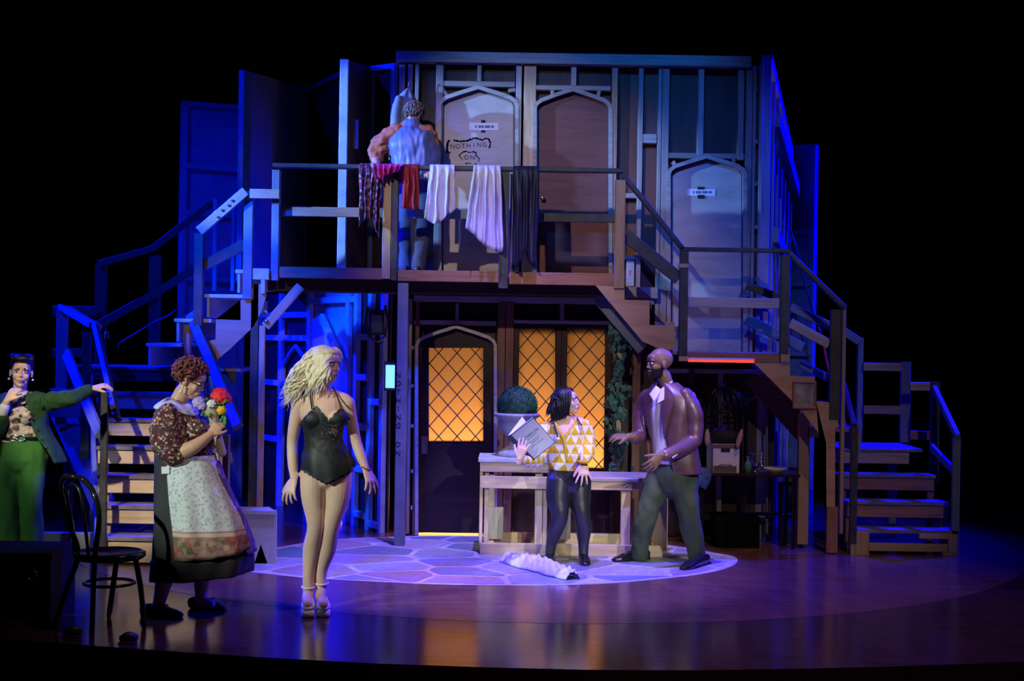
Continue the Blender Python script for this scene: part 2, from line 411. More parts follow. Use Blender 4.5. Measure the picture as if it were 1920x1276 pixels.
# ---------------- upper wall of studs behind the balcony
ZD = 2.365                                  # balcony deck height
wu = empty('wall_upper', (0.6, YW, ZD), 'open stud wall above the balcony, back of the scenery', 'wall', kind='structure')
YS, TS = YW - 0.05, 0.085
top = rb('top_beam', wu, 742, 100, 1409, 120, YS - 0.05, 0.12, 'grey_pine')
for x0, x1, y0, y1, m in [(746, 757, 120, 508, 'pine'), (762, 771, 120, 508, 'grey_pine'), (776, 783, 120, 505, 'grey_pine'), (815, 829, 121, 505, 'grey_pine'), (895, 903, 121, 152, 'grey_pine'),
    (965, 976, 121, 505, 'grey_pine'), (980, 1003, 122, 510, 'pine'), (1071, 1081, 122, 160, 'grey_pine'), (1145, 1156, 122, 530, 'pine'),
    (1195, 1204, 125, 545, 'grey_pine'), (1231, 1238, 126, 660, 'grey_pine'), (1239, 1252, 126, 660, 'grey_pine'), (1309, 1320, 128, 290, 'grey_pine'), (1396, 1408, 130, 660, 'grey_pine'), (1384, 1395, 130, 300, 'grey_pine')]:
    rb('stud', wu, x0, y0, x1, y1, YS, TS, m)
for x0, y0, x1, y1 in [(829, 152, 965, 162), (1003, 160, 1145, 169), (1252, 287, 1396, 297), (1204, 251, 1231, 268), (1156, 362, 1195, 371), (1156, 478, 1195, 486), (783, 300, 815, 308)]:
    rb('cross_rail', wu, x0, y0, x1, y1, YS + 0.005, TS, 'grey_pine')
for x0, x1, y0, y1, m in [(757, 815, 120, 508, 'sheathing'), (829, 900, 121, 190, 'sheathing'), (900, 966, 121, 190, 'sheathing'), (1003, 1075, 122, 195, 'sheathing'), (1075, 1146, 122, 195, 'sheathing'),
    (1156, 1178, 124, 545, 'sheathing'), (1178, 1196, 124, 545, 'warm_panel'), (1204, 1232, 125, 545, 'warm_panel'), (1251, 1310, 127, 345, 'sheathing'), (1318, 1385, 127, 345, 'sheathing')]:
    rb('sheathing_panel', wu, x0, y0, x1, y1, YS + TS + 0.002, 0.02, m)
for a, b in [((829, 166), (842, 186)), ((953, 170), (966, 168)), ((1036, 168), (1036, 181)), ((1124, 170), (1120, 186)), ((1260, 308), (1266, 303)), ((1376, 297), (1376, 312))]:
    if abs(a[0] - b[0]) + abs(a[1] - b[1]) > 8: bl('block', wu, *a, *b, 7, YS + 0.01, 0.06, 'grey_pine')
# ladder framing at the right corner of the upper wall
lw = empty('corner_stud_frame', P(1416, 660, YS), 'narrow ladder frame of grey studs at the right corner of the wall', 'stud frame', kind='structure')
rb('stud', lw, 1409, 124, 1415, 665, YS + 0.01, TS, 'grey_pine'); rb('stud', lw, 1421, 122, 1428, 665, YS + 0.01, TS, 'grey_pine')
for y in (163, 262, 341, 422, 520, 600): rb('cross_rail', lw, 1415, y, 1421, y + 7, YS + 0.02, 0.06, 'grey_pine')
rb('sheathing_panel', lw, 1409, 124, 1428, 665, YS + TS + 0.015, 0.02, 'sheathing')

def arch_door(name, label, x0, x1, yb, ya, ys, mat, trim='grey_pine', cat='door'):
    c = P((x0 + x1) / 2, yb, YW)
    d = empty(name, c, label, cat, kind='structure')
    prism('door_leaf', d, arch(x0 + 4, x1 - 4, yb, ya + 4, ys + 2), YS + 0.045, 0.045, mat)
    pts = [P(x, y, YS - 0.02) for x, y in arch(x0, x1, yb, ya, ys)]
    ribbon('arch_trim', d, pts, 0.035, 0.09, trim)
    inner_ = [P(x, y, YS + 0.03) for x, y in arch(x0 + 5, x1 - 5, yb, ya + 5, ys + 2)]
    ribbon('door_stop', d, inner_, 0.018, 0.02, 'black_paint')
    return d
d1 = arch_door('door_1', 'pale plywood arched door with stencilled words and paper sign, upper left', 824, 969, 508, 163, 184, 'grey_ply')
d2 = arch_door('door_2', 'reddish brown arched door on the balcony with brass knob', 1003, 1145, 514, 167, 189, 'maroon_panel')
d3 = arch_door('door_3', 'grey plywood arched door beside the lower landing at right', 1254, 1397, 660, 293, 313, 'grey_ply')
bm = bmesh.new(); ell(bm, P(1017, 371, YS), (0.022, 0.022, 0.022)); bmesh.ops.create_cone(bm, cap_ends=True, segments=10, radius1=0.01, radius2=0.01, depth=0.05, matrix=Matrix.Translation(P(1017, 371, YS + 0.03)) @ Matrix.Rotation(R(90), 4, 'X'))
bm_obj('door_knob', bm, d2, 'brass', True)
plain('ink_blue', (0.10, 0.14, 0.30), 0.8)
for i, (x, y) in enumerate([(905, 258), (1315, 360)]):
    d = d1 if i == 0 else d3
    s = rb('paper_sign', d, x - 25 if i == 0 else x - 26, y - 28 if i == 0 else y - 6, x + 29 if i == 0 else x + 26, y - 14 if i == 0 else y + 7, YS + 0.041, 0.003, 'white_card')
    yy = y - 21 if i == 0 else y
    for k, wd in enumerate((3, 5, 4, 6, 4, 5)):
        xs0 = x - 16 + k * 6 + (2 if i == 0 else 0); rb('sign_print', s, xs0, yy - 2, xs0 + wd, yy + 2.5, YS + 0.0393, 0.001, 'ink_blue', snap=False)
    if i == 0:
        rb('tape', d, x - 3, y - 33, x + 5, y - 28, YS + 0.038, 0.004, 'ink'); rb('tape', d, x - 3, y - 14, x + 5, y - 10, YS + 0.038, 0.004, 'ink')
    else: 
        rb('tape', d, x - 7, y - 10, x + 6, y - 5, YS + 0.038, 0.004, 'ink'); rb('tape', d, x - 7, y + 5, x + 6, y + 12, YS + 0.038, 0.004, 'ink')
# stencilled words in a wreath
for k, ch_ in enumerate('NOTHING'): textobj('stencil_letter', d1, ch_, 0.058, Matrix.Translation(P(848.5 + 10 * k, 275 - 0.6 * k, YS + 0.0435)) @ FACE)
for k, ch_ in enumerate('ON'): textobj('stencil_letter', d1, ch_, 0.058, Matrix.Translation(P(874.5 + 11.5 * k, 295.5, YS + 0.0435)) @ FACE)
bm = bmesh.new(); r5 = random.Random(3)
def scroll(pts, w0=0.012):
    for i in range(len(pts) - 1):
        a, b = pts[i], pts[i + 1]; n_ = max(3, int(math.hypot(a[0] - b[0], a[1] - b[1]) * 1.1))
        for k in range(n_):
            x = a[0] + (b[0] - a[0]) * k / n_ + r5.uniform(-0.7, 0.7); y = a[1] + (b[1] - a[1]) * k / n_ + r5.uniform(-0.7, 0.7)
            c = P(x, y, YS + 0.0435); s = w0 * 0.62 * r5.uniform(0.5, 1.25)
            bmesh.ops.create_cone(bm, cap_ends=True, segments=7, radius1=s, radius2=s, depth=0.002, matrix=Matrix.Translation(c) @ Matrix.Rotation(R(90), 4, 'X'))
scroll([(844, 286), (839, 284), (838, 276), (839, 268), (842, 263)], 0.015); scroll([(851, 263), (862, 265), (876, 264), (886, 260), (891, 258), (898, 260), (904, 263), (911, 259), (917, 261), (920, 269), (918, 274), (917, 278)], 0.012)
scroll([(861, 291), (866, 286), (873, 283), (878, 286), (888, 284), (892, 286), (894, 293), (899, 297), (897, 302)], 0.009); scroll([(861, 291), (864, 296), (868, 300)], 0.009); scroll([(872, 306), (884, 306)], 0.008); scroll([(890, 309), (894, 306)], 0.009)
tag(bm_obj('stencil_wreath', bm, d1, 'ink'), kind='stuff')

# ---------------- lower wall with door and lattice windows
wl = empty('wall_lower', (0.3, YW, 0), 'lower stud wall under the balcony with door and windows', 'wall', kind='structure')
for x0, x1, y0, y1, m in [(764, 770, 560, 1000, 'pine'), (776, 784, 565, 1003, 'warm_panel'), (930, 945, 565, 1003, 'warm_panel'), (946, 961, 565, 1003, 'warm_panel'),
    (1146, 1154, 565, 1003, 'dark_stain_shade'), (1185, 1200, 565, 1003, 'warm_panel'), (1237, 1246, 690, 1003, 'sheathing'), (1345, 1354, 700, 1003, 'grey_pine'), (1440, 1452, 690, 1003, 'sheathing'), (854, 860, 568, 600, 'grey_pine'), (1050, 1058, 568, 602, 'grey_pine')]:
    rb('stud', wl, x0, y0, x1, y1, YS, TS, m)
for x0, y0, x1, y1, m in [(776, 600, 930, 609, 'grey_pine'), (776, 556, 1230, 568, 'grey_pine'), (961, 600, 1150, 607, 'grey_pine'), (1254, 692, 1440, 700, 'grey_pine'), (770, 648, 776, 655, 'pine'), (770, 720, 776, 726, 'pine'), (770, 795, 776, 801, 'pine'), (770, 880, 776, 886, 'pine'), (770, 948, 776, 955, 'pine')]:
    rb('cross_rail', wl, x0, y0, x1, y1, YS + 0.004, TS, m)
for x0, x1, y0, y1, m in [(776, 854, 568, 650, 'dark_stain_shade'), (856, 930, 568, 650, 'dark_stain_shade'), (961, 1050, 566, 606, 'dark_stain_shade'), (1052, 1146, 566, 606, 'dark_stain_shade'), (928, 964, 566, 1003, 'dark_stain_shade'), (962, 1146, 885, 1003, 'dark_stain_shade'),  # darkest panels carry the shade under the balcony in their colour
    (1146, 1190, 566, 1003, 'sheathing'), (1190, 1254, 566, 1003, 'sheathing'), (1254, 1346, 690, 1003, 'dark_stain_shade'), (1346, 1440, 690, 1003, 'sheathing'), (764, 788, 560, 1003, 'dark_stain_shade')]:
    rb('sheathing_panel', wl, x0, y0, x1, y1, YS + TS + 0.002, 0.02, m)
# amber lit translucent panes
m, nt, b = newmat('amber_glass')
out = nt.nodes['Material Output']
tr = nd(nt, 'ShaderNodeBsdfTranslucent'); tr.inputs[0].default_value = (0.95, 0.62, 0.25, 1)
gl = nd(nt, 'ShaderNodeBsdfGlossy'); gl.inputs[0].default_value = (0.5, 0.5, 0.5, 1); gl.inputs['Roughness'].default_value = 0.3
n = nd(nt, 'ShaderNodeTexNoise', i_Scale=14.0, i_Detail=3.0); nt.links.new(coords(nt, (1, 1, 1), 'Generated'), n.inputs['Vector'])
nt.links.new(ramp(nt, n.outputs[0], [(0.3, (0.95, 0.62, 0.30)), (0.7, (0.95, 0.66, 0.34))]), tr.inputs[0])
mx = nd(nt, 'ShaderNodeMixShader'); mx.inputs[0].default_value = 0.06
nt.links.new(tr.outputs[0], mx.inputs[1]); nt.links.new(gl.outputs[0], mx.inputs[2]); nt.links.new(mx.outputs[0], out.inputs[0])
def lattice(parent, x0, y0, x1, y1, Y, dw, dh, ox=0, oy=0):
    """diamond panes clipped to a pixel rectangle, plus lead strips along the joints"""
    j0 = -2; nx = int((x1 - x0) / dw) + 4; ny = int((y1 - y0) / dh) + 4
    mk = lambda x, y: V((x, y, 0))
    for j in range(-2, 2 * ny):
        for i in range(-2, nx):
            cx = x0 + ox + (i + (0.5 if j % 2 else 0)) * dw; cy = y0 + oy + j * dh / 2
            poly = [mk(cx, cy - dh / 2), mk(cx + dw / 2, cy), mk(cx, cy + dh / 2), mk(cx - dw / 2, cy)]
            poly = [V((cx, cy, 0)).lerp(p, 0.985) for p in poly]
            for p, n_ in [((x0, 0), (-1, 0)), ((x1, 0), (1, 0)), ((0, y0), (0, -1)), ((0, y1), (0, 1))]:
                poly = clip(poly, V((*p, 0)), V((*n_, 0)))
                if len(poly) < 3: break
            if len(poly) < 3: continue
            ar = abs(sum(poly[k].cross(poly[(k + 1) % len(poly)]).z for k in range(len(poly)))) / 2
            if ar < 12: continue
            me = bpy.data.meshes.new('pane'); pw = [P(p.x, p.y, Y) for p in poly]; c = sum(pw, V()) / len(pw)
            me.from_pydata([q - c for q in pw], [], [tuple(range(len(pw)))])
            link('pane', me, parent, 'amber_glass', Matrix.Translation(c))
    # lead strips: lines x/dw +- y/dh = const
    for sgn in (1, -1):
        for k in range(-30, 31):
            # line through (cx, cy-dh/2)+... points satisfying (x-xa)/dw*2*sgn + (y-ya)/dh*2 = 2k+1
            xa, ya = x0 + ox, y0 + oy; pts = []
            for xx in (x0, x1):
                yy = ya + dh / 2 * ((2 * k + 1) - sgn * (xx - xa) / dw * 2); pts.append((xx, yy))
            (ax, ay), (bx, by) = pts
            # clip to y range
            def cl(ax, ay, bx, by, lim, lower):
                if (ay < lim) == (by < lim):
                    return None if ((ay < lim) == lower) else (ax, ay, bx, by)
                t = (lim - ay) / (by - ay); qx = ax + (bx - ax) * t
                if (ay < lim) == lower: return (qx, lim, bx, by)
                return (ax, ay, qx, lim)
            r_ = cl(ax, ay, bx, by, y0, True)
            if r_: r_ = cl(*r_, y1, False)
            if r_ and math.hypot(r_[0] - r_[2], r_[1] - r_[3]) > 6:
                A, B = P(r_[0], r_[1], Y - 0.006), P(r_[2], r_[3], Y - 0.006)
                board('lead_strip', parent, A, B, 0.009, 0.012, 'lead', ch=0.002)
d4 = empty('door_4', P(855, 1003, YW), 'dark wooden arched door with amber leaded lattice window', 'door', kind='structure')
Yd = YS + 0.04
pts = [P(x, y, YS - 0.02) for x, y in arch(781, 929, 1003, 612, 634)]
ribbon('arch_trim', d4, pts, 0.03, 0.09, 'grey_pine')
# leaf as frame pieces around the pane
ar = arch(785, 925, 1000, 617, 637)
prism('door_head', d4, [(785, 652)] + [p for p in ar if p[1] < 652] + [(925, 652)], Yd, 0.045, 'dark_stain_shade')
prism('door_stile', d4, [(785, 652), (804, 652), (804, 831), (785, 831)], Yd, 0.045, 'dark_stain_shade')
prism('door_stile', d4, [(906, 652), (925, 652), (925, 831), (906, 831)], Yd, 0.045, 'dark_stain_shade')
prism('door_panel', d4, [(785, 831), (925, 831), (925, 998), (785, 998)], Yd, 0.045, 'dark_stain_shade')
lattice(d4, 804, 652, 906, 831, Yd + 0.02, 34.5, 39, ox=-16, oy=-10)
h_ = rb('handle_plate', d4, 790, 817, 802, 850, Yd - 0.012, 0.012, 'brass')
bl('handle_lever', h_, 797, 829, 800, 846, 3, Yd - 0.04, 0.012, 'metal')
m = emis('amber_gap_glow', (1.0, 0.42, 0.08), 3.0)  # emission stands in for amber light coming through the gaps under the doors
rb('glow_strip', d4, 784, 999, 897, 1003, Yd + 0.05, 0.02, 'amber_gap_glow')
for k, (x0, x1) in enumerate([(972, 1041), (1062, 1134)]):
    wn = empty('window_%d' % (k + 1), P((x0 + x1) / 2, 885, YW), ('left' if k == 0 else 'right') + ' casement window with amber diamond leaded glass', 'window', kind='structure')
    L0 = 962 if k == 0 else 1051; L1 = 1051 if k == 0 else 1146
    rb('window_stile', wn, L0, 607, x0, 887, YS + 0.01, 0.07, 'dark_stain_shade'); rb('window_stile', wn, x1, 607, L1, 887, YS + 0.01, 0.07, 'dark_stain_shade')
    rb('window_rail', wn, x0, 607, x1, 616, YS + 0.01, 0.07, 'dark_stain_shade'); rb('window_rail', wn, x0, 881, x1, 888, YS + 0.01, 0.07, 'dark_stain_shade')
    lattice(wn, x0, 616, x1, 881, YS + 0.04, 34.5, 39, ox=17 if k == 0 else 26, oy=0)
# lamps behind the panes: low amber units, with a header board that shades the top
arealight('door_back_lamp', (-0.55, 13.6, 0.25), (-0.5, 13.0, 0.8), 15, (1.0, 0.50, 0.19), 0.7, 0.3)
arealight('window_back_lamp', (0.55, 13.65, 0.2), (0.45, 13.0, 0.8), 23, (1.0, 0.50, 0.19), 1.2, 0.3)
bk = empty('backstage_header', P(950, 600, 13.3), 'dark header board hung behind the amber windows', 'board', kind='structure')
rb('header_board', bk, 965, 590, 1143, 648, 13.035, 0.02, 'dark_stain_shade'); rb('header_board', bk, 776, 560, 935, 655, 13.12, 0.03, 'dark_stain_shade')

# ---------------- angled left wall under the balcony (lit blue)
def wallpt(s, z):   # s 0..1 from far left to near right
    a, b = V((-2.75, 15.6, 0)), V((-1.14, 13.08, 0))
    p = a.lerp(b, s); return V((p.x, p.y, z))
nL = (wallpt(1, 0) - wallpt(0, 0)).normalized(); nrm = V((nL.y, -nL.x, 0))   # facing camera/right
if nrm.y > 0: nrm = -nrm
wa = empty('wall_alcove', wallpt(0.5, 0), 'angled blue-lit stud wall under the left end of the balcony', 'wall', kind='structure')
def ab(name, s0, z0, s1, z1, w, mat, off=0.0, t=0.05, parent=None):
    A, B = wallpt(s0, z0) + nrm * off, wallpt(s1, z1) + nrm * off
    return board(name, parent or wa, A, B, w, t, mat, n=nrm)
for s in (0.02, 0.2, 0.44, 0.74, 0.80, 0.90, 0.985): ab('stud', s, 0, s, 2.25, 0.07, 'pale_blue_paint', 0.02)
for s0, s1, z in [(0.8, 0.9, 0.12), (0.8, 0.9, 0.55), (0.8, 0.9, 0.95), (0.8, 0.9, 1.42), (0.8, 0.9, 1.8), (0.02, 0.44, 2.02), (0.02, 0.44, 1.78), (0.44, 0.8, 2.16), (0.2, 0.44, 1.3), (0.0, 0.2, 1.3), (0.0, 0.2, .7), (0.9, 0.99, 0.06), (0.9, 0.99, 1.2)]:
    ab('cross_rail', s0, z, s1, z, 0.06, 'pale_blue_paint', 0.025)
for s0, s1 in [(0, 0.21), (0.21, 0.44), (0.75, 0.9), (0.9, 1.0)]: 
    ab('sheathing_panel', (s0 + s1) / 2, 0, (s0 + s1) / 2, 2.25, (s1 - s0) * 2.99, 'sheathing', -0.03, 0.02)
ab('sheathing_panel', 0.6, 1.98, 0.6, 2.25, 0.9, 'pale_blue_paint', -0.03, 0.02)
d5 = empty('door_5', wallpt(0.6, 0), 'blue-lit plain plank door standing under the left balcony end', 'door', kind='structure')
ab('door_leaf', 0.6, 0.03, 0.6, 1.98, 0.84, 'pale_blue_paint', 0.0, 0.04, d5)
ab('diagonal_brace', 0.58, 2.0, 0.76, 1.5, 0.07, 'pale_blue_paint', 0.09, 0.05)
ab('glow_strip', 0.47, 0.015, 0.73, 0.015, 0.02, 'amber_gap_glow', -0.01, 0.02, d5)  # added glowing strip in place of light leaking under this door
pts = [wallpt(s, z) + nrm * 0.03 for s, z in [(0.22, 0), (0.22, 1.5), (0.26, 1.6), (0.32, 1.7), (0.38, 1.6), (0.42, 1.5), (0.42, 0)]]
ribbon('arch_trim', wa, pts, 0.03, 0.03, 'pale_blue_paint', n=-nrm)
# ---------------- angled right wall receding from the corner
a0, a1 = V((2.3, YW + 0.05, 0)), V((3.15, 16.0, 0))
nR = V((1, -0.29, 0)).normalized(); wr = empty('wall_right_wing', a0.lerp(a1, 0.5), 'receding stud wall at right with raked top edge, lit deep blue', 'wall', kind='structure')
for i in range(9):
    s = i / 8; p = a0.lerp(a1, s); zt = 4.4 - 0.75 * s
    board('stud', wr, p + V((0, 0, 0.0)), p + V((0, 0, zt)), 0.05, 0.09, 'grey_pine', n=nR)
board('top_plate', wr, a0 + V((0, 0, 4.4)), a1 + V((0, 0, 3.65)), 0.1, 0.1, 'grey_pine', n=nR)
board('sheathing_panel', wr, a0.lerp(a1, 0.5) - nR * 0.08, a0.lerp(a1, 0.5) - nR * 0.08 + V((0, 0, 3.7)), (a1 - a0).length, 0.02, 'sheathing', n=nR)
board('diagonal_brace', wr, a0.lerp(a1, 0.02) + nR * 0.1 + V((0, 0, 3.86)), a0.lerp(a1, 0.95) + nR * 0.1 + V((0, 0, 3.32)), 0.14, 0.05, 'grey_pine', n=nR)
board('diagonal_brace', wr, a0.lerp(a1, 0.02) + nR * 0.1 + V((0, 0, 2.8)), a0.lerp(a1, 0.45) + nR * 0.1 + V((0, 0, 2.62)), 0.14, 0.05, 'grey_pine', n=nR)

# ---------------- tall flats behind (left and right)
def flat(name, label, A, B, z0, z1a, z1b, mat, frame, rails=(), t=0.03, group=None):
    A, B = V(A), V(B); o = empty(name, A.lerp(B, 0.5) + V((0, 0, z0)), label, 'scenery flat', group)
    d = (B - A).normalized(); n_ = V((-d.y, d.x, 0))
    if n_.y < 0: n_ = -n_
    prism_pts('panel', o, [A + V((0, 0, z0)), B + V((0, 0, z0)), B + V((0, 0, z1b)), A + V((0, 0, z1a))], t, mat, n=n_)
    if frame:
        f_ = -n_ * 0.03
        board('frame_stile', o, A + f_ + d * 0.03 + V((0, 0, z0)), A + f_ + d * 0.03 + V((0, 0, z1a)), 0.06, 0.04, frame, n=n_)
        board('frame_stile', o, B + f_ - d * 0.03 + V((0, 0, z0)), B + f_ - d * 0.03 + V((0, 0, z1b)), 0.06, 0.04, frame, n=n_)
        board('frame_rail', o, A + f_ + V((0, 0, z1a - 0.02)), B + f_ + V((0, 0, z1b - 0.02)), 0.05, 0.04, frame, n=n_)
        for z in rails: board('frame_rail', o, A + f_ + V((0, 0, z)), B + f_ + V((0, 0, z)), 0.06, 0.06, frame, n=n_)
    return o
pA, pB = P(340, 190, 15.2), P(462, 200, 15.6)
flat('shelf_flat', 'blue-lit framed scenery flat with cross rails at far left', (pA.x, pA.y, 0), (pB.x, pB.y, 0), 0.0, pA.z, pB.z, 'blue_grey_paint', 'blue_grey_paint', (2.4, 3.1, 3.6))
pA, pB = P(458, 131, 13.2), P(578, 166, 15.6)
flat('side_flat', 'tall plain dark blue scenery flat angled back, left of the balcony', (pA.x, pA.y, 0), (pB.x, pB.y, 0), 2.3, pA.z, pB.z, 'flat_blue', None, t=0.05)
pA, pB = P(578, 168, 15.6), P(648, 133, 14.2)
flat('dark_flat', 'very dark scenery flat between the blue flat and open door', (pA.x, pA.y, 0), (pB.x, pB.y, 0), 2.3, pA.z, pB.z, 'drape_black', 'black_paint')
# open door leaf at the head of the balcony
A, B = P(653, 113, 12.75), P(700, 126, 13.5)
od = empty('open_door', (A.x, A.y, ZD), 'open scenery door with bright blue front edge at left of balcony', 'door')
dd = V((B.x - A.x, B.y - A.y, 0)); nn = V((dd.y, -dd.x, 0)).normalized()
prism_pts('door_leaf', od, [V((A.x, A.y, ZD + 0.02)), V((B.x, B.y, ZD + 0.02)), V((B.x, B.y, B.z)), V((A.x, A.y, A.z))], 0.03, 'warm_panel', n=(-nn if nn.x > 0 else nn))
board('edge_stile', od, V((A.x - 0.03, A.y - 0.02, ZD + 0.02)), V((A.x - 0.03, A.y - 0.02, A.z)), 0.075, 0.06, 'pale_blue_paint')
strip_ = board('label_strip', od, V((A.x + 0.075, A.y + 0.03, 3.49)), V((A.x + 0.075, A.y + 0.03, 3.75)), 0.045, 0.004, 'blue_grey_paint')
for k in range(4): board('strip_print', strip_, V((A.x + 0.075, A.y + 0.0265, 3.52 + 0.06 * k)), V((A.x + 0.075, A.y + 0.0265, 3.545 + 0.06 * k)), 0.02, 0.001, 'ink_blue')
A2, B2 = P(700, 126, 13.4), P(748, 120, 13.05)
flat('return_flat', 'narrow dark brown return flat behind the hanging coat', (A2.x, A2.y, 0), (B2.x, B2.y, 0), 2.3, A2.z, B2.z, 'sheathing', 'blue_grey_paint')
pA, pB = P(1478, 275, 15.4), P(1533, 272, 15.2)
flat('wing_flat', 'deep blue framed scenery flat standing at far right behind stairs', (pA.x, pA.y, 0), (pB.x, pB.y, 0), 0.0, pA.z, pB.z, 'blue_grey_paint', 'blue_grey_paint', (0.5, 1.0, 1.7, 2.45, 3.0))
# ================================================================== BALCONY AND STAIRS
bal = empty('balcony', (-0.6, YR, ZD), 'wooden balcony with black handrail carried on posts across the set', 'balcony')
x0b, x1b = -2.16, 0.97
ny = 5
for k in range(5):
    y0 = YR + 0.04 + k * 0.145
    box('deck_plank', bal, x0b, x1b, y0, y0 + 0.141, ZD - 0.03, ZD, 'plywood')
box('joist', bal, x0b, x1b, YR + 0.62, YR + 0.66, ZD - 0.17, ZD - 0.032, 'sheathing'); box('joist', bal, x0b, x1b, YR + 0.3, YR + 0.34, ZD - 0.17, ZD - 0.032, 'sheathing')
rb('fascia', bal, 524, 501, 716, 522, YR, 0.038, 'pine_red'); rb('fascia', bal, 746, 507, 936, 528, YR, 0.038, 'pine_red'); rb('fascia', bal, 955, 511, 1152, 534, YR, 0.038, 'pine_red')
# posts
rb('post', bal, 509, 318, 523, 525, YR, 0.09, 'blue_grey_paint')
rb('post', bal, 717, 330, 733, 522, YR - 0.005, 0.04, 'pine'); rb('post', bal, 734, 318, 746, 525, YR - 0.01, 0.09, 'black_paint')
rb('post', bal, 936, 322, 954, 540, YR - 0.03, 0.09, 'black_paint'); rb('post', bal, 956, 326, 961, 512, YR + 0.04, 0.04, 'pine'); rb('post', bal, 1153, 337, 1172, 540, YR - 0.02, 0.09, 'pine')
post = rb('support_post', bal, 742, 530, 762, 1026, YR + 0.01, 0.09, 'blue_grey_paint')
for k, ch_ in enumerate('NOTHING'): textobj('stencil_letter', post, ch_, 0.062, Matrix.Translation(P(747, 703 + 15.8 * k, YR + 0.0075)) @ FACE)
for k, ch_ in enumerate('ON'): textobj('stencil_letter', post, ch_, 0.062, Matrix.Translation(P(746, 833 + 16.5 * k, YR + 0.0075)) @ FACE)
pp = rb('support_post', bal, 467, 530, 482, 1008, YR + 0.01, 0.09, 'black_paint'); rb('support_post', bal, 483, 610, 494, 1008, YR + 0.0, 0.04, 'pine')
br = bl('diagonal_brace', bal, 497, 612, 563, 536, 17, YR, 0.04, 'pine')
m = emis('lamp_white', (1, 1, 1), 1.5)
for x, y in ((499, 585), (499, 602)):
    bm = bmesh.new(); ell(bm, P(x, y, YR - 0.01), (0.018, 0.012, 0.018)); bm_obj('bolt_head', bm, br, 'metal', True)
# hand rails: cap boards lying flat
def rail3(parent, pts, w=0.085, t=0.035, mat='black_paint', n=(0, 0, 1), name='handrail'):
    for a, b in zip(pts[:-1], pts[1:]):
        d = (V(b) - V(a)); nn_ = V(n)
        board(name, parent, a, b, w, t, mat, n=(nn_ - d.normalized() * nn_.dot(d.normalized())).normalized())
zr = P(840, 315, YR).z
rail3(bal, [V((P(512, 313, YR).x, YR + 0.02, zr)), V((P(1168, 328, YR).x, YR + 0.02, zr))], 0.11, 0.035)
rb('mid_rail', bal, 527, 388, 716, 406, YR + 0.045, 0.038, 'pine'); rb('mid_rail', bal, 762, 393, 936, 410, YR + 0.045, 0.038, 'blue_grey_paint'); rb('mid_rail', bal, 1010, 400, 1153, 416, YR + 0.045, 0.038, 'black_paint')

# ---- generic stair pieces
def riser_tread(st, x0, x1, y0, y1, z, tm, rm, rh=0.1, ov=0.02, skew=0.0):
    """tread whose front edge is at y0; riser board of height rh beneath the front edge"""
    board('tread', st, ((x0 + x1) / 2 , y0 - ov, z - 0.014), ((x0 + x1) / 2, y1, z - 0.014), x1 - x0, 0.028, tm, n=(0, 0, 1))
    if rm: box('riser', st, x0 + 0.01, x1 - 0.01, y0, y0 + 0.035, z - 0.03 - rh, z - 0.029, rm)
# left front-facing flight (skewed), rises to the landing
ls = empty('staircase', (-3.1, 11.6, 0), 'raw pine staircase at left rising to the balcony, black handrails', 'staircase')
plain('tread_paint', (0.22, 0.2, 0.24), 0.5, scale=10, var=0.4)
RZ, RN = 0.215, 0.25
def LX(y): return -3.18 - 0.34 * (y - 11.07)
for k in range(1, 8):
    y0 = 11.07 + (k - 1) * RN; z = RZ * k
    y1 = y0 + RN if k < 7 else 13.5
    xl = LX(y0)
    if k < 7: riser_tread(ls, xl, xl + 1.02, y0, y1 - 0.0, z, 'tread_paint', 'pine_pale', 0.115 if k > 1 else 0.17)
    else:
        for q in range(5): box('landing_plank', ls, xl - 0.3 if q > 1 else xl, xl + 1.3, y0 + q * 0.186 - 0.02, y0 + q * 0.186 + 0.16, z - 0.03, z, 'tread_paint')
        box('riser', ls, xl, xl + 1.25, y0, y0 + 0.04, z - 0.13, z - 0.03, 'black_paint')
# frame legs and stringers
for k in (1, 2, 3, 4, 5, 6):
    y0 = 11.07 + (k - 1) * RN
    for dx in (0.03, 0.97): box('stair_leg', ls, LX(y0) + dx - 0.02, LX(y0) + dx + 0.05, y0 + 0.04, y0 + 0.08, 0.0, RZ * k - 0.03, 'pine_pale')
A, B = V((LX(11.07) - 0.03, 11.12, 0.02)), V((LX(12.6) - 0.03, 12.6, 1.36))
board('stringer', ls, A, B, 0.2, 0.035, 'blue_grey_paint', n=(1, 0.34, 0))
A, B = V((LX(11.07) + 1.03, 11.12, 0.02)), V((LX(12.6) + 1.03, 12.6, 1.36))
board('stringer', ls, A, B, 0.2, 0.035, 'plywood', n=(1, 0.34, 0))
for x, y in ((-3.72, 12.6), (-3.95, 13.2), (-2.75, 13.2), (-4.0, 12.75)): box('stair_leg', ls, x, x + 0.07, y, y + 0.07, 0, 1.47, 'black_paint')
board('stringer', ls, V((-4.05, 12.75, 1.15)), V((-3.5, 12.3, 0.3)), 0.22, 0.03, 'blue_grey_paint')
box('platform_apron', ls, -4.07, -3.72, 12.55, 12.6, 1.05, 1.3, 'blue_grey_paint')
# foot block beside the first step
box('side_block', ls, -3.72, -3.3, 11.2, 11.28, 0.0, 0.22, 'blue_grey_paint')
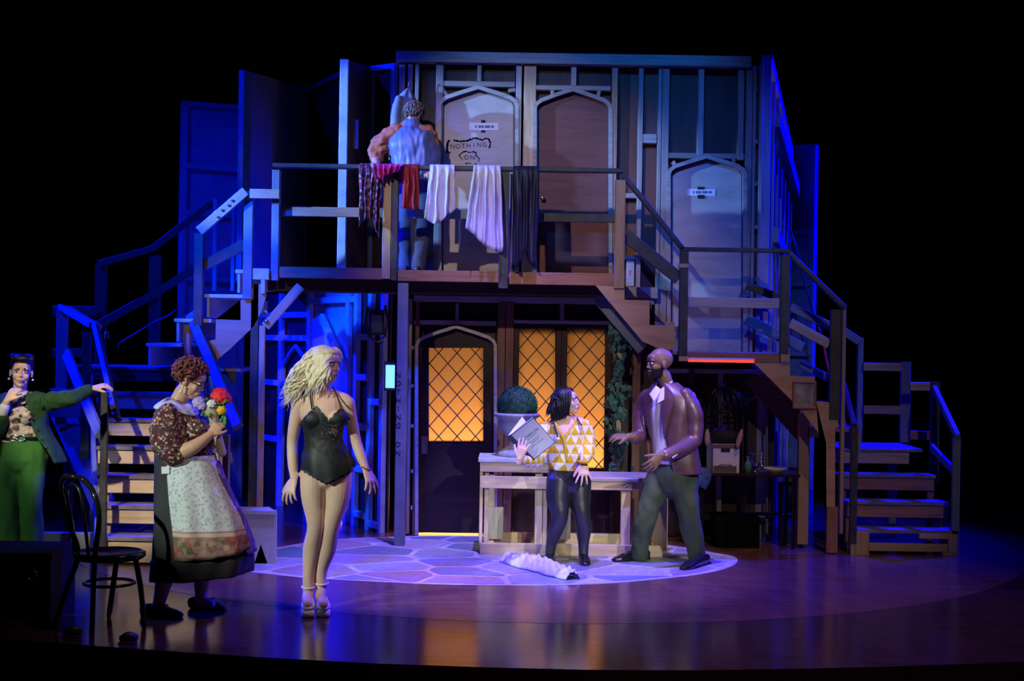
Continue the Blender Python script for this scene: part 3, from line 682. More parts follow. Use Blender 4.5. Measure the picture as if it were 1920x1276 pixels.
# left handrail of front flight
rb('post', ls, 186, 735, 199, 1076, 11.0, 0.045, 'black_paint')
rb('post', ls, 151, 620, 168, 860, 12.1, 0.045, 'black_paint'); rb('post', ls, 104, 573, 124, 800, 12.6, 0.05, 'blue_grey_paint')
hA, hB, hC = P(120, 577, 12.65), P(179, 612, 12.15), P(219, 782, 10.95)
rail3(ls, [hA, hB], 0.05, 0.12, n=(0.2, 1, 0), mat='blue_grey_paint'); board('handrail', ls, hB, hC, 0.09, 0.045, 'black_paint', n=(0.9, 0.3, 0.6))
mA, mB = P(124, 662, 12.55), P(186, 812, 11.35)
board('mid_rail', ls, mA, mB, 0.09, 0.04, 'blue_grey_paint', n=(0.3, 1, 0))
rb('back_rail', ls, 98, 573, 180, 592, 13.3, 0.04, 'black_paint'); rb('back_rail', ls, 98, 653, 160, 670, 13.3, 0.04, 'black_paint')
# back railing of landing and upper flight
for a, b, w_ in [((184, 494), (284, 466), 12), ((284, 466), (398, 378), 12)]:
    bl('handrail', ls, *a, *b, w_, 13.35, 0.05, 'sheathing')
for a, b in [((178, 612), (286, 552)), ((286, 552), (366, 502))]: bl('mid_rail', ls, *a, *b, 15, 13.35, 0.04, 'sheathing')
rb('post', ls, 177, 493, 196, 700, 13.4, 0.08, 'sheathing'); rb('post', ls, 278, 478, 298, 690, 13.4, 0.08, 'sheathing')
# right handrail of front flight
bl('handrail', ls, 356, 590, 446, 800, 18, 12.35, 0.045, 'black_paint', Y1=11.25)
board('mid_rail', ls, P(352, 690, 12.2), P(432, 860, 11.3), 0.09, 0.035, 'pine', n=(0.9, 0.3, 0.2))
board('post', ls, (LX(11.2) + 1.0, 11.15, 0), (LX(11.2) + 1.0, 11.15, 1.02), 0.045, 0.09, 'black_paint')
board('post', ls, P(352, 600, 12.4), P(352, 790, 12.4), 0.05, 0.08, 'pine')
# upper side flight, landing (z 1.505) up to the deck (z 2.365)
for z, xa, xb in [(1.72, -3.14, -2.86), (1.935, -2.90, -2.60), (2.15, -2.64, -2.32), (2.365, -2.38, -2.15)]:
    box('tread', ls, xa - 0.02, xb, YR + 0.04, 13.2, z - 0.03, z, 'pale_blue_paint')
    box('riser', ls, xa, xa + 0.02, YR + 0.05, 13.2, z - 0.2, z - 0.03, 'pale_blue_paint')
    box('back_edge_board', ls, xa, xb + 0.05, 13.15, 13.19, z - 0.16, z - 0.03, 'pale_blue_paint')
# plywood stringer with stepped top and curved belly
prism('stringer', ls, [(500, 532), (476, 532), (476, 560), (451, 562), (451, 600), (405, 598), (404, 636), (385, 640), (402, 678), (430, 655), (452, 634), (475, 612), (490, 585), (499, 555)], YR + 0.01, 0.02, 'plywood')
prism('stringer_cap', ls, [(457, 558), (474, 540), (473, 562)], YR - 0.01, 0.02, 'pine')
rb('nosing', ls, 474, 503, 504, 524, YR - 0.02, 0.05, 'pale_blue_paint'); rb('nosing', ls, 489, 524, 497, 550, YR - 0.02, 0.03, 'pale_blue_paint')
rb('post', ls, 363, 437, 380, 610, YR - 0.02, 0.06, 'black_paint'); rb('post', ls, 456, 358, 473, 560, YR - 0.02, 0.06, 'blue_grey_paint')
bl('handrail', ls, 373, 433, 460, 358, 18, YR - 0.06, 0.04, 'pine'); rb('handrail', ls, 468, 354, 523, 372, YR - 0.06, 0.04, 'pine')
bl('mid_rail', ls, 382, 497, 458, 458, 20, YR + 0.02, 0.03, 'black_paint')
bm = bmesh.new()
for x, y in ((409, 407), (417, 394), (429, 385), (436, 376)):
    bmesh.ops.create_cone(bm, cap_ends=True, segments=8, radius1=0.011, radius2=0.011, depth=0.01, matrix=Matrix.Translation(P(x, y, YR - 0.062)) @ Matrix.Rotation(R(90), 4, 'X'))
tag(bm_obj('screw_hole', bm, ls, 'ink'), None)
# slim studs behind the upper flight
for x in (402, 436, 453): rb('backing_stud', ls, x - 3, 372, x + 4, 545, 13.3, 0.04, 'blue_grey_paint')
bm = bmesh.new(); tube(bm, [P(x, y, 13.2) for x, y in [(222, 655), (222, 645), (228, 640), (258, 622), (285, 606), (318, 590), (330, 580)]], 0.008, 6)
tag(bm_obj('hanging_cable', bm, None, 'black_paint', True), 'thin black cable looping behind the left staircase', 'cable')
bm = bmesh.new(); tube(bm, [P(x, y, 11.9) for x, y in [(198, 622), (202, 622), (203, 634), (197, 636), (196, 628), (198, 622)]], 0.006, 6)
tag(bm_obj('cable_hook', bm, None, 'metal', True), 'small metal hook hanging on the left stair post', 'hook')

# ---- right staircase
rs_ = empty('staircase', (2.4, 12.6, 0), 'wooden staircase at right with two landings and black handrails', 'staircase')
LZ = 1.72
# flight one from the deck to the landing
for z, xa, xb in [(2.15, 0.93, 1.2), (1.935, 1.15, 1.42)]:
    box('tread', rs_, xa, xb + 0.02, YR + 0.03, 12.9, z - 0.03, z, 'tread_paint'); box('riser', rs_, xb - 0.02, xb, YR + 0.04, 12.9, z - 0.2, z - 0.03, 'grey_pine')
rb('back_edge_board', rs_, 1172, 538, 1233, 559, 12.86, 0.04, 'grey_pine'); rb('back_edge_board', rs_, 1219, 603, 1265, 622, 12.86, 0.04, 'grey_pine')
prism('stringer', rs_, [(1116, 534), (1171, 538), (1171, 562), (1218, 563), (1218, 609), (1265, 609), (1265, 655), (1240, 655), (1205, 640)], YR + 0.0, 0.025, 'plywood')
bl('diagonal_brace', rs_, 1120, 556, 1205, 655, 22, YR + 0.35, 0.05, 'blue_grey_paint')
for k in range(4): box('landing_plank', rs_, 1.38, 2.40, YR + 0.03 + k * 0.165, YR + 0.03 + k * 0.165 + 0.161, LZ - 0.03, LZ, 'tread_paint')
rb('fascia', rs_, 1288, 661, 1466, 679, YR, 0.038, 'pine_red')
m = emis('red_strip', (1.0, 0.05, 0.04), 1.7)
rb('strip_shelf', rs_, 1290, 671, 1415, 674, YR - 0.03, 0.03, 'white_card')
tag(rb('glow_strip', None, 1291, 674, 1414, 679, YR - 0.025, 0.02, 'red_strip'), 'glowing red strip light under the edge of the right landing', 'strip light')
rb('post', rs_, 1274, 470, 1290, 675, YR - 0.02, 0.06, 'black_paint'); rb('post', rs_, 1464, 478, 1480, 675, YR - 0.02, 0.06, 'black_paint')
rb('post_foot', rs_, 1273, 668, 1290, 677, YR - 0.03, 0.05, 'pine'); rb('post_foot', rs_, 1464, 664, 1481, 679, YR - 0.03, 0.05, 'pine')
rb('tape_band', rs_, 1273, 494, 1291, 502, YR - 0.03, 0.06, 'pine')
rA, rB = P(1170, 330, YR + 0.02), P(1280, 466, YR + 0.02); rail3(rs_, [rA, rB], 0.09, 0.04)
rC = P(1478, 474, YR + 0.02); rB2 = V((rB.x - 0.02, rB.y, rC.z)); rail3(rs_, [V((rB.x - 0.02, rB.y, rB.z - 0.005)), V((rC.x, rC.y, rB.z - 0.005))], 0.09, 0.035)
rD = P(1584, 577, YR + 0.02); rail3(rs_, [rC, rD], 0.09, 0.04)
bl('mid_rail', rs_, 1173, 440, 1274, 522, 24, YR + 0.03, 0.035, 'black_paint'); rb('mid_rail', rs_, 1291, 558, 1464, 577, YR + 0.035, 0.035, 'grey_pine')
bl('mid_rail', rs_, 1400, 535, 1462, 558, 15, YR + 0.5, 0.035, 'black_paint'); bl('mid_rail', rs_, 1400, 598, 1505, 652, 20, YR + 0.5, 0.035, 'blue_grey_paint')
bl('mid_rail', rs_, 1482, 605, 1555, 645, 18, YR + 0.03, 0.035, 'grey_pine'); bl('mid_rail', rs_, 1482, 575, 1556, 610, 15, YR + 0.5, 0.035, 'blue_grey_paint')
bl('mid_rail', rs_, 1500, 682, 1555, 708, 14, YR + 0.5, 0.035, 'blue_grey_paint')
rb('post', rs_, 1557, 580, 1576, 785, YR - 0.02, 0.06, 'black_paint'); rb('post', rs_, 1577, 577, 1584, 1000, YR - 0.0, 0.07, 'pine')
# flight two treads
for z, xa, xb in [(1.505, 2.38, 2.6), (1.29, 2.58, 2.80), (1.075, 2.78, 3.02)]:
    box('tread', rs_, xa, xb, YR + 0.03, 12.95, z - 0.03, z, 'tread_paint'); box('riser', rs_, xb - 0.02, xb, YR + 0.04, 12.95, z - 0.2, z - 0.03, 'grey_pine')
prism('stringer', rs_, [(1414, 680), (1481, 681), (1481, 704), (1528, 706), (1530, 752), (1572, 755), (1572, 800), (1566, 805), (1566, 1000), (1550, 1000), (1549, 830), (1500, 766)], YR + 0.0, 0.025, 'plywood')
rb('stair_leg', rs_, 1550, 950, 1571, 1036, YR - 0.03, 0.04, 'pine_red'); rb('stair_leg', rs_, 1497, 775, 1517, 1020, YR + 0.3, 0.08, 'plywood'); rb('stair_leg', rs_, 1290, 690, 1300, 1003, 12.85, 0.06, 'sheathing')
prism('side_board', rs_, [(1432, 700), (1500, 760), (1500, 830), (1395, 715)], YR + 0.4, 0.03, 'warm_panel')
rb('cross_rail', rs_, 1515, 800, 1548, 820, YR + 0.3, 0.04, 'pine')
# lower landing and front-facing steps
XA, XB = 2.95, 3.86
for q in range(4): box('landing_plank', rs_, XA + 0.04, XB - 0.1, 12.96 + q * 0.21, 12.96 + q * 0.21 + 0.2, 0.83, 0.86, 'tread_paint')
box('riser', rs_, XA + 0.0, XB - 0.22, 12.98, 13.02, 0.72, 0.83, 'pine')
for k, (z, y0, xb) in enumerate([(0.645, 12.73, XB - 0.05), (0.43, 12.48, XB), (0.215, 12.23, XB)]):
    riser_tread(rs_, XA + (0.04 if k == 2 else -0.02), xb, y0, y0 + 0.25, z, 'tread_paint', 'pine_red' if k < 2 else None, 0.11)
    for x in (XA + 0.01, xb - 0.06): box('stair_leg', rs_, x, x + 0.06, y0 + 0.04, y0 + 0.08, 0, z - 0.03, 'pine_red')
box('kick_rail', rs_, XA + 0.1, XB - 0.02, 12.22, 12.26, 0.03, 0.10, 'pine'); box('post_foot', rs_, XA - 0.02, XA + 0.14, 12.19, 12.25, 0, 0.2, 'pine')
box('post_foot', rs_, XB - 0.14, XB - 0.02, 12.19, 12.25, 0.0, 0.04, 'pine'); box('post_foot', rs_, XB - 0.09, XB - 0.02, 12.19, 12.25, 0.04, 0.19, 'pine'); box('cross_rail', rs_, XB - 0.34, XB - 0.08, 12.2, 12.24, 0.145, 0.19, 'pine')
for x in (3.15, 3.55): box('stair_leg', rs_, x, x + 0.07, 13.3, 13.37, 0, 0.83, 'blue_grey_paint')
# its rails
rb('post', rs_, 1595, 800, 1608, 1018, YR - 0.06, 0.045, 'black_paint')
board('handrail', rs_, P(1582, 722, 12.75), P(1603, 802, 12.2), 0.09, 0.04, 'black_paint', n=(0.9, 0.2, 0.35))
rb('post', rs_, 1786, 820, 1800, 1042, YR - 0.03, 0.045, 'blue_grey_paint'); rb('post', rs_, 1746, 715, 1762, 905, 12.95, 0.06, 'black_paint')
board('handrail', rs_, P(1753, 730, 12.9), P(1797, 822, 12.2), 0.09, 0.04, 'blue_grey_paint', n=(0.9, 0.2, 0.35))
board('mid_rail', rs_, P(1747, 838, 12.85), P(1788, 882, 12.3), 0.07, 0.035, 'blue_grey_paint', n=(0.9, 0.2, 0.1))
rb('post', rs_, 1689, 678, 1707, 862, 13.75, 0.06, 'blue_grey_paint'); rb('post', rs_, 1608, 633, 1618, 850, 13.85, 0.06, 'blue_grey_paint'); 
rb('back_rail', rs_, 1620, 680, 1690, 695, 13.75, 0.04, 'pine'); rb('back_rail', rs_, 1620, 760, 1690, 776, 13.75, 0.04, 'pine')
bl('back_rail', rs_, 1707, 724, 1750, 724, 16, 13.4, 0.04, 'pine'); bl('back_rail', rs_, 1707, 815, 1752, 817, 17, 13.4, 0.04, 'pine_red')
bl('back_rail', rs_, 1570, 612, 1612, 640, 15, 13.8, 0.04, 'blue_grey_paint')
bm = bmesh.new(); tube(bm, [P(x, y, 12.95) for x, y in [(1535, 612), (1545, 650), (1553, 690), (1575, 760), (1595, 830), (1612, 910), (1626, 972)]], 0.011, 6)
plain('red_cable', (0.75, 0.04, 0.08), 0.5); tag(bm_obj('red_cable', bm, None, 'red_cable', True), 'red cable running down behind the right staircase', 'cable')
bm = bmesh.new(); tube(bm, [P(x, y, 14.0) for x, y in [(1480, 425), (1495, 470), (1512, 540), (1525, 590)]], 0.012, 6)
tag(bm_obj('black_cable', bm, None, 'black_paint', True), 'black cable slanting down by the far right blue flat', 'cable')
# ================================================================== PEOPLE: helpers
def loft(bm, pts, rad, side=(1, 0, 0), n=18, dome=True, p=2.0):
    """closed tube through pts; rad = (half width along side, half depth); domed ends"""
    pts = [V(q) for q in pts]; rad = [(r, r) if not isinstance(r, (tuple, list)) else r for r in rad]
    side = V(side); rings = []
    m = len(pts)
    T = []
    for i in range(m):
        T.append((pts[min(i + 1, m - 1)] - pts[max(i - 1, 0)]).normalized())
    seq = []
    def fr(t):
        u = side - t * side.dot(t)
        if u.length < 0.2:
            u = V((0, 0, 1)) - t * t.z
            if u.length < 0.2: u = V((0, 1, 0)) - t * t.y
        u.normalize(); return u, t.cross(u)
    if dome:
        r0 = min(rad[0]); 
        for k in (0.15, 0.5, 0.85): seq.append((pts[0] - T[0] * r0 * math.sqrt(1 - k * k) * 0.9, (rad[0][0] * k, rad[0][1] * k), T[0]))
    for i in range(m): seq.append((pts[i], rad[i], T[i]))
    if dome:
        r1 = min(rad[-1])
        for k in (0.85, 0.5, 0.15): seq.append((pts[-1] + T[-1] * r1 * math.sqrt(1 - k * k) * 0.9, (rad[-1][0] * k, rad[-1][1] * k), T[-1]))
    for c, r, t in seq:
        u, v = fr(t)
        ring = []
        for k in range(n):
            a = 2 * math.pi * k / n; ca, sa = math.cos(a), math.sin(a)
            if p != 2.0:
                ca = math.copysign(abs(ca) ** (2 / p), ca); sa = math.copysign(abs(sa) ** (2 / p), sa)
            ring.append(bm.verts.new(c + u * r[0] * ca + v * r[1] * sa))
        rings.append(ring)
    for i in range(len(rings) - 1):
        for k in range(n): bm.faces.new((rings[i][k], rings[i][(k + 1) % n], rings[i + 1][(k + 1) % n], rings[i + 1][k]))
    bm.faces.new(rings[0][::-1]); bm.faces.new(rings[-1])
def sub(pts, k=4):
    """smooth a chain with catmull-rom"""
    out = []
    for i in range(len(pts) - 1):
        a = pts[max(i - 1, 0)]; b = pts[i]; c = pts[i + 1]; d = pts[min(i + 2, len(pts) - 1)]
        for s in range(k):
            t = s / k
            out.append(tuple(0.5 * ((2 * b[j]) + (c[j] - a[j]) * t + (2 * a[j] - 5 * b[j] + 4 * c[j] - d[j]) * t * t + (3 * b[j] - a[j] - 3 * c[j] + d[j]) * t ** 3) for j in range(len(b))))
    out.append(tuple(pts[-1])); return out
def sloft(bm, pts, rad, side=(1, 0, 0), n=18, k=4, **kw):
    rad = [(r, r) if not isinstance(r, (tuple, list)) else r for r in rad]
    loft(bm, sub([tuple(q) for q in pts], k), sub(rad, k), side, n, **kw)
def frame(Fw, Up=(0, 0, 1)):
    f = V(Fw).normalized(); u = V(Up); u = (u - f * u.dot(f)).normalized(); s = f.cross(u)
    return Matrix(((s.x, f.x, u.x), (s.y, f.y, u.y), (s.z, f.z, u.z)))   # columns: right side, forward, up
def remesh(name, bm, parent, mat, voxel, sm=4, disp=None, origin=None, fac=0.5):
    bmesh.ops.recalc_face_normals(bm, faces=bm.faces)
    me = bpy.data.meshes.new('tmp'); bm.to_mesh(me); bm.free()
    o = bpy.data.objects.new('tmp', me); col.objects.link(o)
    md = o.modifiers.new('r', 'REMESH'); md.mode = 'VOXEL'; md.voxel_size = voxel; md.adaptivity = 0.0
    if sm: s = o.modifiers.new('s', 'SMOOTH'); s.factor = fac; s.iterations = sm
    dg = bpy.context.evaluated_depsgraph_get(); dg.update()
    m2 = bpy.data.meshes.new_from_object(o.evaluated_get(dg)); bpy.data.objects.remove(o); bpy.data.meshes.remove(me)
    m2.name = name; m2.materials.clear()
    if disp:
        nn_ = [v.normal.copy() for v in m2.vertices]; cc_ = []
        for v, q in zip(m2.vertices, nn_): c_ = v.co + q * disp(v.co); cc_ += [c_.x, c_.y, c_.z]
        m2.vertices.foreach_set('co', cc_); m2.update()
    if origin is not None: m2.transform(Matrix.Translation(-V(origin)))
    return link(name, m2, parent, mat, Matrix.Translation(origin) if origin is not None else None, True)
def seg_d(p, a, b):
    d = b - a; t = max(0, min(1, (p - a).dot(d) / d.length_squared)); return (p - a - d * t).length
def near(p, chain, r): return any(seg_d(p, chain[i], chain[i + 1]) < r for i in range(len(chain) - 1))
def garment(name, body, parent, mat, pred, off=0.005, disp=None):
    """cloth that follows the body: body faces where pred(world co) holds, pushed outwards"""
    bm = bmesh.new(); bm.from_mesh(body.data); mw = PM[body.name]
    bmesh.ops.transform(bm, matrix=mw, verts=bm.verts)
    kill = [f for f in bm.faces if not pred(f.calc_center_median())]
    bmesh.ops.delete(bm, geom=kill, context='FACES')
    bm.normal_update()
    no = {v: v.normal.copy() for v in bm.verts}
    for v in bm.verts: v.co += no[v] * (off + (disp(v.co) if disp else 0))
    o = mw.translation
    return bm_obj(name, bm, parent, mat, True, origin=o, recalc=False)
def wr(amp, sc_=9.0, st=(1, 1, 1)):
    return lambda co: amp * noise.noise(V((co.x * sc_ * st[0], co.y * sc_ * st[1], co.z * sc_ * st[2]))) + amp * 0.5 * noise.noise(V((co.x * sc_ * 2.3 * st[0], co.y * sc_ * 2.3, co.z * sc_ * 2.3 * st[2] + 5)))
def head(bm, c, M, s=1.0, nose=1.0):
    def e(o, r): ell(bm, c + M @ (V(o) * s), [x * s for x in r], M, 16, 12)
    e((0, -0.012, 0.03), (0.074, 0.094, 0.086)); e((0, 0.02, -0.025), (0.060, 0.066, 0.082))
    e((0, 0.045, -0.085), (0.036, 0.036, 0.026)); e((0, 0.066, -0.096), (0.018, 0.018, 0.014))
    for q in (-1, 1):
        e((q * 0.036, 0.060, -0.028), (0.022, 0.022, 0.026)); e((q * 0.076, -0.004, -0.012), (0.010, 0.019, 0.03))
        e((q * 0.03, 0.075, 0.026), (0.026, 0.016, 0.008)); e((q * 0.036, 0.018, -0.070), (0.016, 0.04, 0.024))
    e((0, 0.070, 0.045), (0.05, 0.020, 0.03))
    e((0, 0.089, -0.005), (0.007, 0.012, 0.022)); e((0, 0.098, -0.026), (0.010 * nose, 0.013, 0.009)); e((0, 0.086, -0.03), (0.016 * nose, 0.011, 0.008))
    e((0, 0.080, -0.060), (0.026, 0.017, 0.018))
def face(parent, c, M, s=1.0, lip='lip_red', brow='hair_dark', iris=(0.05, 0.03, 0.02), look=(0, 1, 0), mouth_open=0.0):
    for q in (-1, 1):
        p = c + M @ (V((q * 0.031, 0.077, 0.006)) * s)
        bm = bmesh.new(); ell(bm, p, (0.0125 * s, 0.0115 * s, 0.0085 * s), M, 12, 8); e_ = bm_obj('eye', bm, parent, 'eye_white', True)
        bm = bmesh.new(); ell(bm, p + M @ (V((look[0] * 0.004, 0.0085, look[2] * 0.003)) * s), (0.0062 * s, 0.005 * s, 0.0062 * s), M, 10, 6); bm_obj('iris', bm, e_, 'iris_dark', True)
        bm = bmesh.new()
        pts = [c + M @ (V((q * (0.014 + 0.011 * k), 0.094 - 0.0035 * k * k * 0.9, 0.026 + 0.004 * math.sin(k * 0.9))) * s) for k in range(4)]
        tube(bm, pts, [0.003 * s, 0.0036 * s, 0.003 * s, 0.0018 * s], 6); bm_obj('eyebrow', bm, parent, brow, True)
        bm = bmesh.new()
        pts = [c + M @ (V((q * (0.020 + 0.0075 * k), 0.089 - 0.002 * k * k * 0.8, 0.0135 + 0.0022 * math.sin(k * 1.0))) * s) for k in range(4)]
        tube(bm, pts, [0.0016 * s, 0.0024 * s, 0.0024 * s, 0.0018 * s], 6); bm_obj('eyelash', bm, parent, 'hair_black', True)
    bm = bmesh.new(); o_ = mouth_open
    ell(bm, c + M @ (V((0, 0.093, -0.055)) * s), (0.021 * s, 0.008 * s, 0.0045 * s), M, 12, 6)
    ell(bm, c + M @ (V((0, 0.092 - o_, -0.064 - o_ * 1.2)) * s), (0.018 * s, 0.008 * s, 0.0055 * s), M, 12, 6); bm_obj('lips', bm, parent, lip, True)
    if o_:
        bm = bmesh.new(); ell(bm, c + M @ (V((0, 0.0925, -0.059 - o_ * 0.6)) * s), (0.014 * s, 0.006 * s, (0.002 + o_ * 0.6) * s), M, 10, 6); bm_obj('mouth', bm, parent, 'mouth_dark', True)
def hand(bm, w, d, back, thumb, size=1.0, curl=0.35, spread=0.16, tcurl=0.3, curls=None):
    """w wrist, d towards the fingers, back = normal of the back of the hand, thumb = +1/-1 side"""
    w = V(w); d = V(d).normalized(); b = V(back); b = (b - d * b.dot(d)).normalized(); s = d.cross(b) * thumb; q = size
    sloft(bm, [w - d * 0.03 * q, w, w + d * 0.035 * q, w + d * 0.08 * q], [(0.024 * q, 0.018 * q), (0.026 * q, 0.017 * q), (0.036 * q, 0.015 * q), (0.04 * q, 0.0125 * q)], side=s, n=14, k=2)
    for i, L in enumerate((0.074, 0.083, 0.077, 0.060)):
        off = (0.0305 - 0.0205 * i) * q; p = w + d * (0.078 - 0.004 * abs(i - 1)) * q + s * off
        a = (1.5 - i) * spread; dd = (d * math.cos(a) + s * math.sin(a)).normalized(); c_ = curls[i] if curls else curl * (1 + 0.12 * i)
        pts = [p - dd * 0.012 * q, p]; ang = c_ * 0.5
        for f in (0.44, 0.32, 0.24):
            di = (dd * math.cos(ang) - b * math.sin(ang)); p = p + di * L * f * q; pts.append(p); ang += c_
        loft(bm, pts, [0.0092 * q, 0.0094 * q, 0.0086 * q, 0.0080 * q, 0.0066 * q], side=s, n=10)
    p = w + d * 0.022 * q + s * 0.022 * q; td = (d * 0.72 + s * 0.62 - b * 0.22).normalized(); pts = [p - td * 0.005, p]; ang = 0
    for f in (0.036, 0.028, 0.022):
        di = (td * math.cos(ang) + d * math.sin(ang) * 0.7 - b * math.sin(ang) * 0.4).normalized(); p = p + di * f * q; pts.append(p); ang += tcurl
    loft(bm, pts, [0.015 * q, 0.0155 * q, 0.0125 * q, 0.0105 * q, 0.0085 * q], side=b, n=10)
def shoe(bm, heel, toe, w=0.045, h=0.075, sole=0.0, lift=0.0):
    """heel/toe on the ground (z of sole bottom)"""
    heel, toe = V(heel), V(toe); d = toe - heel; L = d.length; d.normalize(); s = d.cross(V((0, 0, 1))); up = V((0, 0, 1))
    pts = []; rad = []
    for t, hw, hh in [(0.02, 0.6, 0.5), (0.12, 0.78, 0.55), (0.3, 0.80, 0.56), (0.5, 0.86, 0.50), (0.68, 1.0, 0.40), (0.85, 0.95, 0.31), (0.97, 0.62, 0.22)]:
        hh *= h; pts.append(heel + d * L * t + up * (hh + lift * max(0, 1 - t * 1.3))); rad.append((w * hw, hh))
    loft(bm, pts, rad, side=s, n=16, p=2.6)
    return d, s
def curlpath(p0, p1, amp, turns, ph, n=14, sag=0.0, fwd=V((0, -1, 0))):
    d = (p1 - p0); t_ = d.normalized(); u = t_.cross(fwd).normalized() if abs(t_.dot(fwd)) < 0.95 else t_.cross(V((1, 0, 0))).normalized(); v = t_.cross(u); out = []
    for i in range(n + 1):
        k = i / n; a = ph + k * turns * 2 * math.pi
        out.append(p0 + d * k + V((0, 0, -1)) * sag * math.sin(math.pi * k) + (u * math.sin(a) + v * math.cos(a) * 0.5) * amp * min(1, k * 2.2))
    return out
# ---- people materials
def skinm(name, c, spec=0.35):
    m, nt, b = newmat(name)
    n = nd(nt, 'ShaderNodeTexNoise', i_Scale=9.0, i_Detail=4.0); nt.links.new(coords(nt, (1, 1, 1)), n.inputs['Vector'])
    nt.links.new(ramp(nt, n.outputs[0], [(0.3, tuple(x * 0.9 for x in c)), (0.7, c)]), b.inputs['Base Color'])
    b.inputs['Roughness'].default_value = 0.48; b.inputs['Specular IOR Level'].default_value = spec
    b.inputs['Subsurface Weight'].default_value = 0.08; b.inputs['Subsurface Radius'].default_value = (0.02, 0.008, 0.004)
skinm('skin_fair', (0.78, 0.53, 0.42)); skinm('skin_brown', (0.23, 0.125, 0.085)); skinm('skin_warm', (0.62, 0.36, 0.25))
plain('eye_white', (0.8, 0.8, 0.78), 0.2, bump=0, var=0.05); plain('iris_dark', (0.02, 0.015, 0.012), 0.1, bump=0)
plain('lip_red', (0.55, 0.06, 0.07), 0.3, bump=0); plain('lip_nude', (0.42, 0.18, 0.15), 0.4, bump=0); plain('lip_brown', (0.22, 0.09, 0.08), 0.4, bump=0); plain('mouth_dark', (0.05, 0.01, 0.01), 0.5, bump=0)
def hairm(name, c1, c2, rough=0.4, sc_=(30, 30, 4)):
    m, nt, b = newmat(name)
    n = nd(nt, 'ShaderNodeTexNoise', i_Scale=2.5, i_Detail=4.0, i_Roughness=0.7); nt.links.new(coords(nt, sc_), n.inputs['Vector'])
    nt.links.new(ramp(nt, n.outputs[0], [(0.32, c2), (0.66, c1)]), b.inputs['Base Color']); b.inputs['Roughness'].default_value = rough
    addbump(nt, b, n.outputs[0], 0.7, 0.006)
hairm('hair_blonde', (0.95, 0.90, 0.68), (0.74, 0.64, 0.42), 0.35); hairm('hair_dark', (0.03, 0.018, 0.015), (0.012, 0.008, 0.007)); hairm('hair_black', (0.014, 0.011, 0.012), (0.006, 0.005, 0.006))
hairm('hair_auburn', (0.22, 0.055, 0.045), (0.07, 0.02, 0.02), 0.5, (14, 14, 14)); hairm('hair_grey', (0.26, 0.2, 0.16), (0.09, 0.06, 0.05), 0.6)
plain('black_satin', (0.010, 0.013, 0.015), 0.55, bump=0.2, scale=12)
m, nt, b = newmat('black_satin_lace')
mp = nd(nt, 'ShaderNodeMapping'); tc = nd(nt, 'ShaderNodeTexCoord'); nt.links.new(tc.outputs['Object'], mp.inputs[0]); mp.inputs['Location'].default_value = (-0.102 / 0.07, 0, 0.02 / 0.04); mp.inputs['Scale'].default_value = (1 / 0.07, 0, 1 / 0.04)
ln = nd(nt, 'ShaderNodeVectorMath', operation='LENGTH'); nt.links.new(mp.outputs[0], ln.inputs[0])
n = nd(nt, 'ShaderNodeTexNoise', i_Scale=75.0, i_Detail=3.0); nt.links.new(tc.outputs['Object'], n.inputs['Vector'])
ad = nd(nt, 'ShaderNodeMath', operation='SUBTRACT'); nt.links.new(n.outputs[0], ad.inputs[0]); ml = nd(nt, 'ShaderNodeMath', operation='MULTIPLY'); ml.inputs[1].default_value = 0.16; nt.links.new(ln.outputs['Value'], ml.inputs[0]); nt.links.new(ml.outputs[0], ad.inputs[1])
nt.links.new(ramp(nt, ad.outputs[0], [(0.34, (0.010, 0.013, 0.015)), (0.46, (0.20, 0.15, 0.125))]), b.inputs['Base Color']); b.inputs['Roughness'].default_value = 0.55; plain('white_leather', (0.85, 0.8, 0.82), 0.35, bump=0, var=0.05); plain('black_leather', (0.014, 0.014, 0.016), 0.16, bump=0.1)
plain('brown_leather', (0.06, 0.018, 0.014), 0.28); plain('tights', (0.017, 0.020, 0.026), 0.42, bump=0, spec=0.9); plain('black_knit', (0.012, 0.013, 0.016), 0.8)
plain('oxblood_leather', (0.12, 0.05, 0.06), 0.38, bump=0.6, scale=16, spec=0.8, dist=0.004); plain('green_trouser', (0.045, 0.066, 0.030), 0.75); plain('shirt_white', (0.72, 0.66, 0.74), 0.8, var=0.1)
plain('forest_green', (0.016, 0.075, 0.02), 0.85, var=0.3, scale=18); plain('bright_green', (0.05, 0.22, 0.04), 0.85, var=0.25); plain('slate_skirt', (0.035, 0.037, 0.042), 0.8); plain('dark_hem', (0.02, 0.017, 0.02), 0.85)
plain('vest_blue', (0.12, 0.16, 0.36), 0.45, var=0.2); plain('rust_shirt', (0.55, 0.15, 0.05), 0.8); plain('jean_blue', (0.05, 0.06, 0.12), 0.8); plain('collar_white', (0.72, 0.74, 0.72), 0.8, var=0.08)
plain('pearl', (0.85, 0.85, 0.8), 0.15, bump=0)
